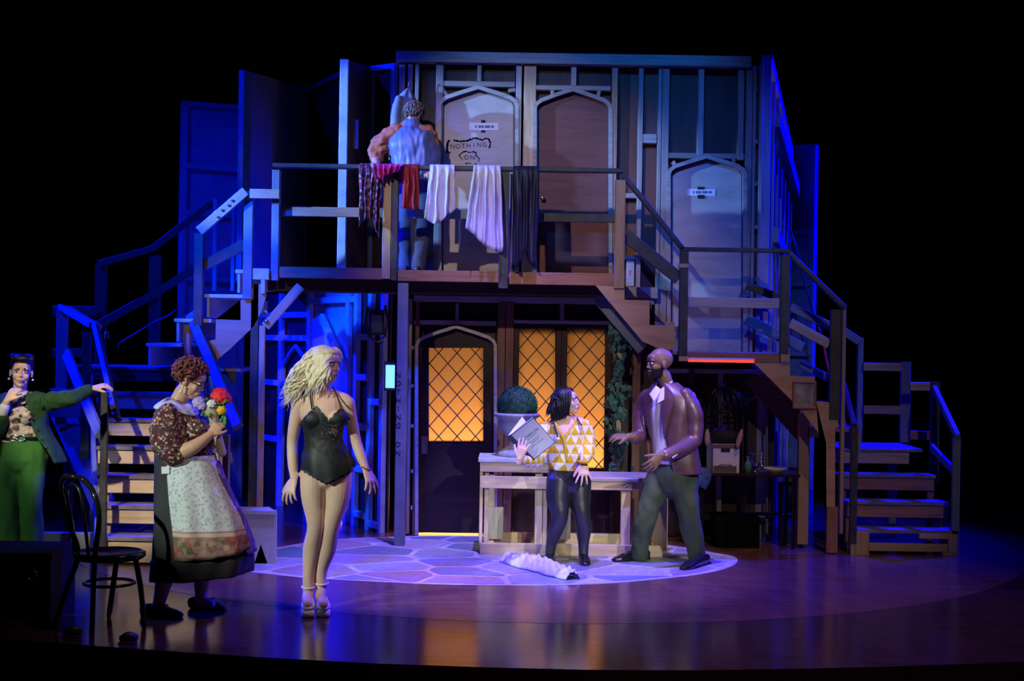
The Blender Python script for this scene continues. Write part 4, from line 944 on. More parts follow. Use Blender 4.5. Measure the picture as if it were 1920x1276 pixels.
def patches(name, base, cols, scale, rough=0.8, thr=0.5, bump=0.1):
    m, nt, b = newmat(name)
    vo = nd(nt, 'ShaderNodeTexVoronoi', i_Scale=scale)
    no_ = nd(nt, 'ShaderNodeTexNoise', i_Scale=scale * 1.2, i_Detail=2.0); co_ = coords(nt, (1, 1, 1)); nt.links.new(co_, no_.inputs['Vector'])
    vm = nd(nt, 'ShaderNodeVectorMath', operation='MULTIPLY_ADD'); vm.inputs[1].default_value = (0.6 / scale,) * 3
    nt.links.new(no_.outputs['Color'], vm.inputs[0]); nt.links.new(co_, vm.inputs[2]); nt.links.new(vm.outputs[0], vo.inputs['Vector'])
    sx = nd(nt, 'ShaderNodeSeparateColor'); nt.links.new(vo.outputs['Color'], sx.inputs[0])
    stops = [(0.0, cols[0])] + [((i + 1) / len(cols), c) for i, c in enumerate(cols[1:])]
    r = nd(nt, 'ShaderNodeValToRGB'); r.color_ramp.interpolation = 'CONSTANT'; e = r.color_ramp.elements
    e[0].position = 0; e[0].color = (*cols[0], 1); e[1].position = 1 / len(cols); e[1].color = (*cols[1 % len(cols)], 1)
    for i in range(2, len(cols)): x = e.new(i / len(cols)); x.color = (*cols[i], 1)
    nt.links.new(sx.outputs[0], r.inputs[0])
    mx = nd(nt, 'ShaderNodeMix', data_type='RGBA'); mt = nd(nt, 'ShaderNodeMath', operation='GREATER_THAN'); mt.inputs[1].default_value = thr
    nt.links.new(vo.outputs['Distance'], mt.inputs[0]); nt.links.new(mt.outputs[0], mx.inputs[0])
    nt.links.new(r.outputs[0], mx.inputs[6]); mx.inputs[7].default_value = (*base, 1)
    nt.links.new(mx.outputs[2], b.inputs['Base Color']); b.inputs['Roughness'].default_value = rough
    return m, nt, b, mx
patches('maroon_floral', (0.075, 0.018, 0.024), [(0.55, 0.50, 0.45), (0.22, 0.03, 0.05), (0.5, 0.2, 0.12), (0.12, 0.16, 0.08), (0.30, 0.22, 0.40), (0.08, 0.02, 0.025), (0.6, 0.42, 0.25), (0.09, 0.03, 0.04)], 58, thr=0.5)
patches('mono_scarf', (0.55, 0.48, 0.42), [(0.05, 0.04, 0.04), (0.6, 0.52, 0.48), (0.12, 0.09, 0.08), (0.5, 0.42, 0.4)], 22, 0.5, thr=0.55)
patches('dark_floral', (0.05, 0.02, 0.04), [(0.42, 0.33, 0.45), (0.3, 0.04, 0.12), (0.08, 0.03, 0.06), (0.30, 0.25, 0.5), (0.10, 0.05, 0.08), (0.4, 0.2, 0.3)], 26, thr=0.5)
# apron: pale print above, band, rose floral border below (object z)
m, nt, b, mx = patches('apron_print', (0.66, 0.70, 0.74), [(0.40, 0.46, 0.53), (0.48, 0.54, 0.60), (0.44, 0.50, 0.57)], 48, thr=0.42)
vo = nd(nt, 'ShaderNodeTexVoronoi', i_Scale=30.0); nt.links.new(coords(nt, (1, 1, 1)), vo.inputs['Vector'])
sx = nd(nt, 'ShaderNodeSeparateColor'); nt.links.new(vo.outputs['Color'], sx.inputs[0])
cr = ramp(nt, sx.outputs[0], [(0.0, (0.40, 0.09, 0.08)), (0.3, (0.45, 0.25, 0.2)), (0.55, (0.12, 0.13, 0.07)), (0.8, (0.5, 0.32, 0.28)), (1.0, (0.25, 0.06, 0.06))])
sp = nd(nt, 'ShaderNodeSeparateXYZ'); nt.links.new(coords(nt, (1, 1, 1), 'Generated'), sp.inputs[0])
def band(lo, colr, prev):
    mt = nd(nt, 'ShaderNodeMath', operation='LESS_THAN'); mt.inputs[1].default_value = lo; nt.links.new(sp.outputs[2], mt.inputs[0])
    x = nd(nt, 'ShaderNodeMix', data_type='RGBA'); nt.links.new(mt.outputs[0], x.inputs[0]); nt.links.new(prev, x.inputs[6])
    if isinstance(colr, tuple): x.inputs[7].default_value = (*colr, 1)
    else: nt.links.new(colr, x.inputs[7])
    return x.outputs[2]
o_ = band(0.285, (0.52, 0.22, 0.17), mx.outputs[2]); o_ = band(0.27, (0.6, 0.5, 0.45), o_); o_ = band(0.235, (0.5, 0.2, 0.16), o_); o_ = band(0.225, cr, o_)
nt.links.new(o_, b.inputs['Base Color'])
# harlequin sweater: rows of triangles in mustard and white (object x,z)
m, nt, b = newmat('harlequin_knit')
sp = nd(nt, 'ShaderNodeSeparateXYZ'); nt.links.new(coords(nt, (1, 1, 1)), sp.inputs[0])
def mth(op, a, b_=None, c_=None):
    x = nd(nt, 'ShaderNodeMath', operation=op)
    for i, q in enumerate((a, b_, c_)):
        if q is None: continue
        if isinstance(q, (int, float)): x.inputs[i].default_value = q
        else: nt.links.new(q, x.inputs[i])
    return x.outputs[0]
zz = mth('MULTIPLY', mth('ADD', sp.outputs[2], 0.003), 1 / 0.075); row = mth('FLOOR', zz); fz = mth('SUBTRACT', zz, row)
xs = mth('ADD', sp.outputs[0], mth('MULTIPLY', sp.outputs[1], 0.55))
xx = mth('ADD', mth('MULTIPLY', xs, 1 / 0.072), mth('MULTIPLY', row, 0.5)); fx = mth('ABSOLUTE', mth('SUBTRACT', mth('FRACT', mth('ADD', xx, 100.0)), 0.5))
tri = mth('LESS_THAN', fx, mth('MULTIPLY', mth('SUBTRACT', 1.0, fz), 0.5))
nz = nd(nt, 'ShaderNodeMix', data_type='RGBA'); nt.links.new(tri, nz.inputs[0]); nz.inputs[6].default_value = (0.80, 0.76, 0.82, 1); nz.inputs[7].default_value = (0.68, 0.43, 0.015, 1)
nt.links.new(nz.outputs[2], b.inputs['Base Color']); b.inputs['Roughness'].default_value = 0.85
plain('mustard', (0.66, 0.42, 0.02), 0.85)
def person(px, label, Y, z=0.0):
    p = P(px[0], px[1], Y); return empty('person', (p.x, Y, z), label, 'person')
# ================================================================== PEOPLE
# ---------------- blonde woman in a black romper
Yb = FP(590, 1150).y
def Q(x, y, dy=0.0): return P(x, y, Yb + dy)
pb = person((592, 1150), 'blonde woman in a black lace romper and white platform shoes, glancing right', Yb)
hc = Q(611, 683); HM = frame((0.86, -0.5, -0.06), (0.03, 0, 1))
bm = bmesh.new(); head(bm, hc, HM, 1.0)
side = V((0.97, -0.22, 0))
sloft(bm, [Q(604, 742, .02), Q(606, 726, .0), Q(609, 706, .01)], [(0.052, 0.052), (0.047, 0.05), (0.05, 0.055)], side)
sloft(bm, [Q(614, 893, .01), Q(612, 872, .01), Q(609, 845), Q(607, 822), Q(606, 795), Q(605, 768), Q(604, 752, .01)],
      [(0.150, 0.105), (0.163, 0.115), (0.140, 0.098), (0.122, 0.088), (0.136, 0.10), (0.148, 0.10), (0.135, 0.075)], side, n=24)
sloft(bm, [Q(563, 754, .03), Q(585, 746, .02), Q(604, 743, .01), Q(628, 743, 0), Q(649, 751, -.01)], [0.044, 0.043, 0.05, 0.043, 0.044], (0, 1, 0))
for x in (589, 631): ell(bm, Q(x, 785, -0.058 if x < 600 else -0.068), (0.068, 0.056, 0.062), u=18, v=12)
armL = [Q(560, 757, .03), Q(552, 800, .05), Q(548, 832, .06), Q(549, 868, .03), Q(551, 897, 0)]
armR = [Q(652, 755, -.01), Q(659, 790, .02), Q(667, 825, .03), Q(677, 855, .0), Q(686, 879, -.03)]
for a in (armL, armR): sloft(bm, a, [0.047, 0.041, 0.036, 0.034, 0.023])
hand(bm, armL[-1], (-0.28, -0.3, -1), (-0.55, -0.8, 0.1), 1, 1.1, 0.30, 0.22)
hand(bm, armR[-1], (0.45, -0.3, -1), (0.75, -0.6, 0.25), -1, 1.1, 0.22, 0.24)
legL = [Q(590, 885, .02), Q(588, 930), Q(592, 985, -.02), Q(585, 1028, .03), Q(579, 1070, .03), Q(578, 1112, .02)]
legR = [Q(635, 885, .02), Q(634, 930, .01), Q(621, 985, .0), Q(613, 1028, .05), Q(602, 1070, .06), Q(603, 1108, .05)]
for a in (legL, legR): sloft(bm, a, [(0.095, 0.1), (0.083, 0.09), (0.056, 0.062), (0.06, 0.065), (0.040, 0.045), (0.036, 0.04)], n=20)
for leg, tx in ((legL, 577), (legR, 607)):
    a = leg[-1]; loft(bm, [a + V((0, 0.0, 0.01)), a + V((0, -0.06, -0.02)), Q(tx, 1132, -0.12)], [0.034, 0.034, 0.03])
body = remesh('body', bm, pb, 'skin_fair', 0.0048, 5, origin=Q(606, 800))
face(pb, hc, HM, 1.0, 'lip_red', 'hair_grey')
cx = Q(621, 783).x; zV = Q(621, 786).z; zC = Q(621, 760).z; zU = Q(621, 778).z; hx = Q(616, 905); zS = Q(616, 878).z
arms = [armL, armR]
def romper(c):
    if near(c, armL[1:], 0.05) or near(c, armR[1:], 0.05): return False
    front = c.y < Yb - 0.01
    dx = abs(c.x - cx)
    top = min(zC, zV + dx * 1.15 + 0.004 * math.sin(c.x * 260)) if front else zU - 0.05
    if dx > 0.085 and c.x < cx: top = min(top, zC - (dx - 0.085) * 1.0)
    if c.x > cx and dx > 0.06: top = min(top, zC - (dx - 0.06) * 1.2)
    bot = hx.z + abs(c.x - hx.x) * 0.5 + 0.004 * math.sin(c.x * 230)
    return bot < c.z < top
garment('romper', body, pb, 'black_satin_lace', romper, 0.006, wr(0.003, 14))
# flared shorts hem
bm = bmesh.new(); rings = []; N = 64
for j, (z_, rx, ry, cxp) in enumerate([(838, .127, .105, 608), (855, .150, .122, 610), (872, .168, .132, 613), (888, .172, .135, 615), (901, .172, .135, 616)]):
    c = Q(cxp, z_, .01); r_ = []
    for k in range(N):
        a = 2 * math.pi * k / N; x = math.cos(a); f_ = 1 + 0.035 * math.sin(a * 9 + 1) * j / 4
        hz = (abs(x) ** 1.3) * 0.095 * j / 4 + (0.004 * math.sin(k * 1.9) if j == 4 else 0) + (0.02 * j / 4 if math.sin(a) > 0 else 0)
        r_.append(bm.verts.new(c + V((x * rx * f_, math.sin(a) * ry * f_, hz))))
    rings.append(r_)
for j in range(4):
    for k in range(N): bm.faces.new((rings[j][k], rings[j][(k + 1) % N], rings[j + 1][(k + 1) % N], rings[j + 1][k]))
bm_obj('romper_hem', bm, pb, 'black_satin', True)
for a_, b_, c_ in (((581, 727, -0.01), (582, 745, -0.055), (585, 766, -0.115)), ((624, 724, -0.03), (632, 742, -0.065), (640, 763, -0.12))):
    bm = bmesh.new(); tube(bm, sub([tuple(Q(*a_)), tuple(Q(*b_)), tuple(Q(*c_))], 4), 0.0055, 6); bm_obj('strap', bm, pb, 'black_satin', True)
for i, (h, t) in enumerate((((578, 1146, .06), (577, 1153, -.14)), ((603, 1142, .08), (607, 1146, -.13)))):
    A, B = Q(*h), Q(*t); A.z = B.z = 0.045
    bm = bmesh.new(); d, s = shoe(bm, A, B, 0.047, 0.062)
    o = remesh('shoe', bm, pb, 'white_leather', 0.006, 3)
    bm = bmesh.new(); pts = [A + d * t_ for t_ in (0.01, 0.07, 0.13, 0.18, 0.205)]; loft(bm, [p - V((0, 0, 0.021)) for p in pts], [(0.032, 0.022), (0.036, 0.022), (0.046, 0.022), (0.044, 0.022), (0.028, 0.02)], side=s, p=4, dome=False); bm_obj('platform_sole', bm, o, 'white_leather', True)
for leg, dz in ((legL, .045), (legR, .055)):
    bm = bmesh.new(); c = leg[-1] + V((0, 0, dz)); tube(bm, [c + V((0.042 * math.cos(a), 0.047 * math.sin(a), 0.006 * math.sin(a))) for a in [2 * math.pi * k / 20 for k in range(21)]], 0.006, 6); bm_obj('ankle_strap', bm, pb, 'white_leather', True)
bm = bmesh.new(); c = armR[-1] + V((0, 0, .005)); tube(bm, [c + V((0.027 * math.cos(a), 0.027 * math.sin(a), -0.4 * 0.027 * math.cos(a))) for a in [2 * math.pi * k / 16 for k in range(17)]], 0.006, 6); bm_obj('bracelet', bm, pb, 'lip_red', True)
# hair
bm = bmesh.new(); rh = random.Random(11)
ell(bm, hc + HM @ V((0, -0.028, 0.036)), (0.088, 0.096, 0.090), HM, 24, 16); ell(bm, hc + HM @ V((0, 0.035, 0.083)), (0.066, 0.05, 0.03), HM, 16, 10)
def lock(bm, p0, p1, p2, r0, amp, turns, ph, n=20, tip=0.12):
    pts = []
    for i in range(n + 1):
        k = i / n; q = p0.lerp(p1, k).lerp(p1.lerp(p2, k), k); a = ph + k * turns * 6.283; w_ = min(1, k * 1.8)
        pts.append(q + V((math.sin(a) * amp, math.cos(a) * amp * 0.8, math.sin(a * 0.7 + 1) * amp * 0.8)) * w_)
    tube(bm, pts, [r0 * max(tip, min(1, 0.5 + 2.5 * i / n) * (1 - max(0, (i / n - 0.55) / 0.45) ** 1.5)) for i in range(n + 1)], 7)
for i in range(300):
    th = rh.uniform(-2.7, -0.35) if i % 2 else rh.uniform(-2.4, 0.2)
    side_ = rh.choice((-1, 1)); el_ = rh.uniform(-0.2, 1.1)
    root = hc + HM @ V((math.cos(el_) * 0.084 * side_ * abs(math.cos(th * 0.5)), -0.03 + 0.088 * math.sin(th) * math.cos(el_), 0.035 + 0.085 * math.sin(el_)))
    t = rh.random(); big = i < 90
    end = Q(530 + 72 * t ** 1.2 + rh.uniform(-8, 6), 762 - 34 * t + rh.uniform(-26, 6), rh.uniform(-0.05, 0.12) - 0.06 * t)
    mid = Q(562 + 33 * t + rh.uniform(-12, 6), 686 + rh.uniform(-14, 16), rh.uniform(-0.09, 0.10))
    lock(bm, root, mid, end, rh.uniform(0.010, 0.016) if big else rh.uniform(0.003, 0.008), rh.uniform(0.010, 0.018) if big else rh.uniform(0.016, 0.028), rh.uniform(1.3, 2.8), rh.uniform(0, 6))
for i in range(44):
    t = (i % 15) / 14
    root = hc + HM @ V((-0.02 - 0.06 * t, 0.05 - 0.08 * t, 0.105 - 0.02 * t))
    mid = Q(592 + 15 * (1 - t), 672 + 14 * rh.random(), -0.13 + 0.02 * t); end = Q(614 - 38 * t + rh.uniform(-7, 5), 716 + 22 * t + rh.uniform(-8, 10), -0.13)
    lock(bm, root, mid, end, rh.uniform(0.007, 0.014), rh.uniform(0.009, 0.018), rh.uniform(1.2, 2.0), rh.uniform(0, 6))
for i in range(9):
    root = hc + HM @ V((0.01 * (i % 3), 0.05, 0.112)); lock(bm, root, hc + HM @ V((0.05, 0.075, 0.08)), hc + HM @ V((0.088, 0.02 - 0.012 * i, 0.0 - 0.02 * i)), 0.010, 0.007, 1.2, i)
for i in range(7):
    root = hc + HM @ V((-0.01, 0.04, 0.113)); lock(bm, root, hc + HM @ V((-0.03 - 0.008 * i, 0.098, 0.098)), hc + HM @ V((-0.082, 0.055 - 0.006 * i, -0.01 * i)), 0.011, 0.006, 0.8, i)
bm_obj('hair', bm, pb, 'hair_blonde', True)

# ---------------- woman with flowers
Yf = FP(335, 1150).y
def Q(x, y, dy=0.0): return P(x, y, Yf + dy)
pf = person((350, 1150), 'woman in floral blouse and white apron smelling a bouquet, auburn curly hair', Yf)
hc = Q(357, 713); HM = frame((0.92, -0.16, -0.36), (0.3, 0, 1))
bm = bmesh.new(); head(bm, hc, HM, 0.98)
sd = V((0.1, 1, 0))
sloft(bm, [Q(328, 768, .0), Q(334, 752, .0), Q(345, 733, .0)], [(0.062, 0.062), (0.055, 0.055), (0.052, 0.056)], sd)
sloft(bm, [Q(350, 905), Q(346, 870), Q(340, 835), Q(334, 805), Q(328, 775)], [(0.19, 0.17), (0.17, 0.15), (0.165, 0.14), (0.17, 0.135), (0.16, 0.09)], sd, n=24)
ell(bm, Q(368, 808, -0.05), (0.06, 0.09, 0.065)); 
armN = [Q(314, 775, -.17), Q(312, 815, -.2), Q(326, 848, -.2), Q(362, 838, -.22), Q(394, 815, -.16)]
armF = [Q(335, 775, .17), Q(352, 820, .19), Q(366, 848, .15), Q(390, 835, .06), Q(404, 824, -.02)]
for a in (armN, armF): sloft(bm, a, [0.06, 0.055, 0.052, 0.046, 0.028])
hand(bm, armN[-1], (0.62, 0.35, 0.85), (-0.1, -1, 0.1), 1, 0.95, 0.95, 0.04, 0.6)
hand(bm, armF[-1], (0.1, -0.35, 1.0), (1, 0.1, 0.1), 1, 0.95, 1.0, 0.04, 0.6)
for a in ([Q(315, 1020, -.1), Q(311, 1070, -.08), Q(304, 1105, -.08), Q(296, 1138, -.08)], [Q(378, 1010, .1), Q(382, 1060, .08), Q(378, 1095, .08), Q(377, 1125, .08)]):
    sloft(bm, a, [0.075, 0.066, 0.048, 0.037]); loft(bm, [a[-1], a[-1] + V((0.07, -0.02, -0.02))], [0.036, 0.03])
body = remesh('body', bm, pf, 'skin_warm', 0.005, 5, origin=Q(350, 800))
face(pf, hc, HM, 0.98, 'lip_nude', 'hair_auburn')
# blouse
bm = bmesh.new()
sloft(bm, [Q(350, 880), Q(345, 852), Q(337, 822), Q(331, 795), Q(326, 772), Q(328, 762)], [(0.15, 0.15), (0.172, 0.182), (0.19, 0.165), (0.19, 0.155), (0.17, 0.12), (0.09, 0.07)], sd, n=28)
ell(bm, Q(364, 806, -0.09), (0.085, 0.085, 0.075)); ell(bm, Q(368, 806, 0.05), (0.07, 0.085, 0.075))
sloft(bm, [Q(316, 770, -.15), Q(309, 795, -.19), Q(311, 825, -.21), Q(326, 848, -.21), Q(334, 852, -.21)], [0.060, 0.085, 0.10, 0.088, 0.064], n=20)
sloft(bm, [Q(335, 772, .15), Q(345, 800, .18), Q(356, 835, .17)], [0.062, 0.1, 0.08], n=20)
remesh('blouse', bm, pf, 'maroon_floral', 0.008, 4, disp=wr(0.012, 12), origin=Q(340, 810))
# collar
bm = bmesh.new(); rings = []
for j, (r_, dz) in enumerate([(0.068, 0.022), (0.10, 0.0), (0.135, -0.03), (0.14, -0.036)]):
    c = Q(331, 757, 0); rings.append([bm.verts.new(c + V((math.cos(a) * r_ * 1.02, math.sin(a) * r_ * 1.15, dz + 0.01 * math.sin(a * 3) - 0.35 * r_ * math.cos(a) * 0.5))) for a in [2 * math.pi * k / 36 for k in range(36)]])
for j in range(3):
    for k in range(36): bm.faces.new((rings[j][k], rings[j][(k + 1) % 36], rings[j + 1][(k + 1) % 36], rings[j + 1][k]))
o = bm_obj('collar', bm, pf, 'collar_white', True); md = o.modifiers.new('solid', 'SOLIDIFY'); md.thickness = 0.008
patches('plum_floral', (0.10, 0.05, 0.10), [(0.25, 0.10, 0.16), (0.16, 0.08, 0.12), (0.35, 0.22, 0.26), (0.12, 0.06, 0.12), (0.10, 0.10, 0.08)], 22, thr=0.5)
# skirt and apron as ringed cloth
SK = [(850, 347, .188, .172), (890, 352, .205, .20), (930, 360, .235, .22), (975, 370, .27, .235), (1020, 376, .295, .25), (1055, 378, .305, .255), (1078, 376, .305, .255)]
def skirt_ring(i, th, extra=0.0):
    """th = 0 front (+x), negative towards the camera"""
    f = max(0, min(len(SK) - 1, i)); a = int(f); b_ = min(a + 1, len(SK) - 1); t = f - a
    y, cxp, rx, ry = [SK[a][k] * (1 - t) + SK[b_][k] * t for k in range(4)]
    fold = 1 + 0.045 * min(1, f / 4) * math.sin(th * 7 + 0.6) + 0.025 * min(1, f / 3) * math.sin(th * 13 + f)
    hem = 0.03 * (f / 6) * math.cos(th)
    return Q(cxp, y) + V((math.cos(th) * rx * fold + math.copysign(extra, math.cos(th)) * abs(math.cos(th)), math.sin(th) * ry * fold + extra * math.sin(th), hem))
def cloth_strip(name, i0, i1, t0, t1, mat, extra, nu=60, nv=18, closed=False, thick=0.006, fn=None):
    bm = bmesh.new(); g = []
    for j in range(nv + 1):
        f = i0 + (i1 - i0) * j / nv; row = []
        for k in range(nu + (0 if closed else 1)):
            th = t0 + (t1 - t0) * k / nu; p = skirt_ring(f, th, extra)
            if fn: p = fn(p, j / nv, k / nu)
            row.append(bm.verts.new(p))
        g.append(row)
    m_ = nu if closed else nu
    for j in range(nv):
        for k in range(m_):
            k2 = (k + 1) % nu if closed else k + 1
            bm.faces.new((g[j][k], g[j][k2], g[j + 1][k2], g[j + 1][k]))
    o = bm_obj(name, bm, pf, mat, True); md = o.modifiers.new('solid', 'SOLIDIFY'); md.thickness = thick; md.offset = 1
    return o
cloth_strip('skirt', 0, 6, 0, 2 * math.pi, 'slate_skirt', 0, 120, 20, True)
cloth_strip('skirt_hem', 4.6, 6.05, 0, 2 * math.pi, 'dark_hem', 0.008, 120, 6, True)
def flare(p, v, u):   # apron belly and the flying right corner
    return p + V((0.05 * v * max(0, u - 0.35) + 0.0, -0.02 * math.sin(u * 3.1), 0.0 - 0.02 * v + 0.07 * v * max(0, u - 0.5)))
cloth_strip('apron', -0.0, 4.35, -1.95, -0.25, 'apron_print', 0.02, 80, 22, False, 0.006, flare)
cloth_strip('apron_side', 0.4, 4.45, -0.27, 1.2, 'plum_floral', 0.022, 50, 22, False, 0.006, lambda p, v, u: flare(p, v, 0.5 + 0.5 * u))
tg = skirt_ring(0.65, -1.95, 0.032); board('paper_tag', pf, tg + V((-0.026, 0.0, 0)), tg + V((0.026, -0.012, 0.004)), 0.045, 0.004, 'white_card')
for h, t in (((268, 1136, -.08), (343, 1156, -.12)), ((358, 1122, .1), (420, 1146, .05))):
    A = FP(h[0], h[1] + 18); B = FP(*t[:2]); A = V((A.x, A.y, -0.003)); B = V((B.x, A.y - 0.04, -0.003))
    bm = bmesh.new(); d, s = shoe(bm, A, B, 0.05, 0.078); o = remesh('shoe', bm, pf, 'brown_leather', 0.006, 3)
    bm = bmesh.new(); tube(bm, [A + d * 0.15 + V((0, 0, 0.075)) + s * x for x in (-0.03, 0, 0.03)], 0.008, 6); bm_obj('shoe_bow', bm, o, 'brown_leather', True)
# curls
bm = bmesh.new(); rh = random.Random(4)
ell(bm, hc + HM @ V((0, -0.02, 0.045)), (0.088, 0.098, 0.085), HM)
for i in range(330):
    a, e_ = rh.uniform(0, 6.283), math.asin(rh.uniform(-0.55, 1))
    d = V((math.cos(a) * math.cos(e_), math.sin(a) * math.cos(e_), math.sin(e_)))
    if d.y > 0.45 and d.z < 0.45: continue
    if abs(d.x) > 0.75 and d.z < -0.1 and d.y > -0.15: continue
    c = hc + HM @ V((d.x * 0.097, d.y * 0.108 - 0.015, d.z * 0.094 + 0.04)); R1 = rh.uniform(0.010, 0.017)
    q = Matrix.Rotation(rh.uniform(0, 3.14), 3, V((rh.random() - .5, rh.random() - .5, rh.random() - .5)).normalized())
    tube(bm, [c + q @ V((R1 * math.cos(t), R1 * math.sin(t), 0.006 * (t - 3))) for t in [k * 0.9 for k in range(9)]], 0.0065, 6)
bm_obj('hair', bm, pf, 'hair_auburn', True)
# glasses and earrings
bm = bmesh.new()
for q in (-1, 1):
    c = hc + HM @ V((q * 0.032, 0.103, 0.0)); tube(bm, [c + HM @ V((0.022 * math.cos(a), 0, 0.017 * math.sin(a))) for a in [2 * math.pi * k / 16 for k in range(17)]], 0.0022, 5)
    tube(bm, [hc + HM @ V((q * 0.054, 0.10, 0.004)), hc + HM @ V((q * 0.078, 0.05, 0.004)), hc + HM @ V((q * 0.082, -0.01, 0.0))], 0.0022, 5)
tube(bm, [hc + HM @ V((-0.011, 0.106, 0.003)), hc + HM @ V((0.011, 0.106, 0.003))], 0.0022, 5)
bm_obj('glasses', bm, pf, 'black_gloss', True)
bm = bmesh.new()
for k in range(3): ell(bm, hc + HM @ V((-0.086 if (HM @ V((-1, 0, 0))).y < 0 else 0.086, 0.0, -0.045 - 0.017 * k)), (0.008,) * 3)
bm_obj('earring', bm, pf, 'pearl', True)
# bouquet: a thing held in the hands
bq = empty('bouquet', Q(402, 800, -.06), 'bouquet of red, lilac, white and yellow flowers wrapped in paper, held to the face', 'bouquet')
m_p = plain('wrap_paper', (0.50, 0.42, 0.30), 0.7)
bm = bmesh.new(); loft(bm, [Q(416, 848, -.05), Q(408, 815, -.06), Q(401, 785, -.07), Q(396, 766, -.08)], [0.030, 0.028, 0.032, 0.052], n=12); bm_obj('wrapping', bm, bq, 'wrap_paper', True)
plain('petal_red', (0.72, 0.015, 0.03), 0.6); plain('petal_lilac', (0.45, 0.35, 0.8), 0.6); plain('petal_white', (0.78, 0.82, 0.75), 0.6); plain('petal_yellow', (0.85, 0.55, 0.03), 0.6); plain('leaf_green', (0.10, 0.28, 0.06), 0.6)
def flower(c, r, mat, n=5, tilt=V((0, -1, 0.6)), layers=2):
    f_ = frame(tilt); bm = bmesh.new()
    for l in range(layers):
        for k in range(n):
            a = 6.283 * (k + 0.5 * l) / n; rr = r * (1 - 0.3 * l)
            d = f_ @ V((math.cos(a), 0.35 + 0.5 * l, math.sin(a))); ell(bm, c + d * rr * 0.5, (rr * 0.46, rr * 0.09, rr * 0.55), f_ @ Matrix.Rotation(-a + 1.57, 3, 'Y') @ Matrix.Rotation(0.5 - 0.3 * l, 3, 'X'), 8, 6)
    ell(bm, c + f_ @ V((0, r * 0.3, 0)), (r * 0.25,) * 3, f_, 8, 6)
    bm_obj('flower', bm, bq, mat, True)
flower(Q(412, 741, -.08), 0.062, 'petal_red', 6, V((0.2, -1, 0.5)), 3); flower(Q(425, 745, -.02), 0.045, 'petal_red', 6, V((0.7, -.6, 0.4)), 3)
flower(Q(372, 753, -.12), 0.044, 'petal_lilac', 7); flower(Q(378, 760, -.13), 0.03, 'petal_lilac', 6); flower(Q(396, 756, -.13), 0.032, 'petal_white', 6); flower(Q(415, 769, -.12), 0.032, 'petal_yellow', 6, V((0.3, -1, 0)))
bm = bmesh.new(); rh = random.Random(8)
for i in range(70):
    c = Q(rh.uniform(375, 424), rh.uniform(748, 778), rh.uniform(-.12, 0.0)); q = Matrix.Rotation(rh.uniform(0, 3), 3, V((rh.random() - .5, rh.random() - .5, rh.random() - .5)).normalized())
    ell(bm, c, (0.005, 0.022, 0.010), q, 6, 4)
for i in range(8): ell(bm, Q(418 + rh.uniform(-6, 5), 780 + 2.2 * i, -.1), (0.008, 0.01, 0.02), None, 6, 4)
tag(bm_obj('foliage', bm, bq, 'leaf_green', True), kind='stuff')
# ---------------- woman in yellow and white sweater
Yy = FP(1062, 1056).y
def Q(x, y, dy=0.0): return P(x, y, Yy + dy)
py_ = person((1064, 1056), 'woman in mustard and white patterned cardigan and dark tights holding a big book', Yy)
hc = Q(1063, 753); HM = frame((0.90, -0.30, 0.18), (-0.2, 0, 1))
bm = bmesh.new(); head(bm, hc, HM, 0.95)
sd = V((0.9, -0.35, 0))
sloft(bm, [Q(1060, 796, .03), Q(1057, 784, .02), Q(1055, 768, .0)], [0.05, 0.047, 0.048], sd)
sloft(bm, [Q(1066, 905, .02), Q(1065, 885, .02), Q(1062, 862), Q(1060, 840), Q(1060, 815), Q(1060, 798, .01)], [(0.155, 0.12), (0.165, 0.125), (0.14, 0.105), (0.135, 0.1), (0.155, 0.105), (0.14, 0.08)], sd, n=24)
sloft(bm, [Q(1024, 802, .02), Q(1042, 795, .02), Q(1060, 792, .02), Q(1080, 790, .0), Q(1096, 797, -.02)], [0.046, 0.045, 0.05, 0.045, 0.046], (0, 1, 0))
armL = [Q(1024, 803, .02), Q(1013, 835, -.02), Q(1008, 862, -.1), Q(992, 866, -.22), Q(974, 860, -.335)]
armR = [Q(1097, 800, -.02), Q(1102, 822, -.03), Q(1102, 840, -.08), Q(1098, 855, -.14), Q(1094, 868, -.19)]
for a in (armL, armR): sloft(bm, a, [0.047, 0.042, 0.04, 0.034, 0.025])
hand(bm, armL[-1], (0.22, -0.02, 0.9), (-0.25, -1, 0.1), -1, 1.05, 0.22, 0.12, 0.3)
hand(bm, armR[-1], (0.05, -0.35, -1), (0.15, -1, 0.35), 1, 1.12, 0.12, 0.30)
legL = [Q(1048, 900, .0), Q(1046, 935, -.03), Q(1050, 966, -.06), Q(1042, 992, -.02), Q(1034, 1018, .02), Q(1031, 1042, .03)]
legR = [Q(1085, 900, .03), Q(1086, 935, .0), Q(1091, 966, -.03), Q(1094, 992, .02), Q(1094, 1018, .04), Q(1094, 1044, .03)]
for a in (legL, legR): sloft(bm, a, [(0.10, 0.11), (0.092, 0.095), (0.064, 0.068), (0.06, 0.066), (0.042, 0.046), (0.036, 0.042)], n=20)
body = remesh('body', bm, py_, 'skin_fair', 0.0052, 5, origin=Q(1060, 850))
face(py_, hc, HM, 0.95, 'lip_nude', 'hair_black', mouth_open=0.006, look=(-.5, 1, .5))
garment('tights', body, py_, 'tights', lambda c: c.z < Q(0, 868).z + 0 and not near(c, armL, 0.07) and not (c.y < Yy - 0.155 and near(c, armR[3:] + [armR[-1] + V((0.02, -0.07, -0.2))], 0.11)), 0.003)
zs = Q(1064, 898).z; xs_ = Q(1068, 900).x
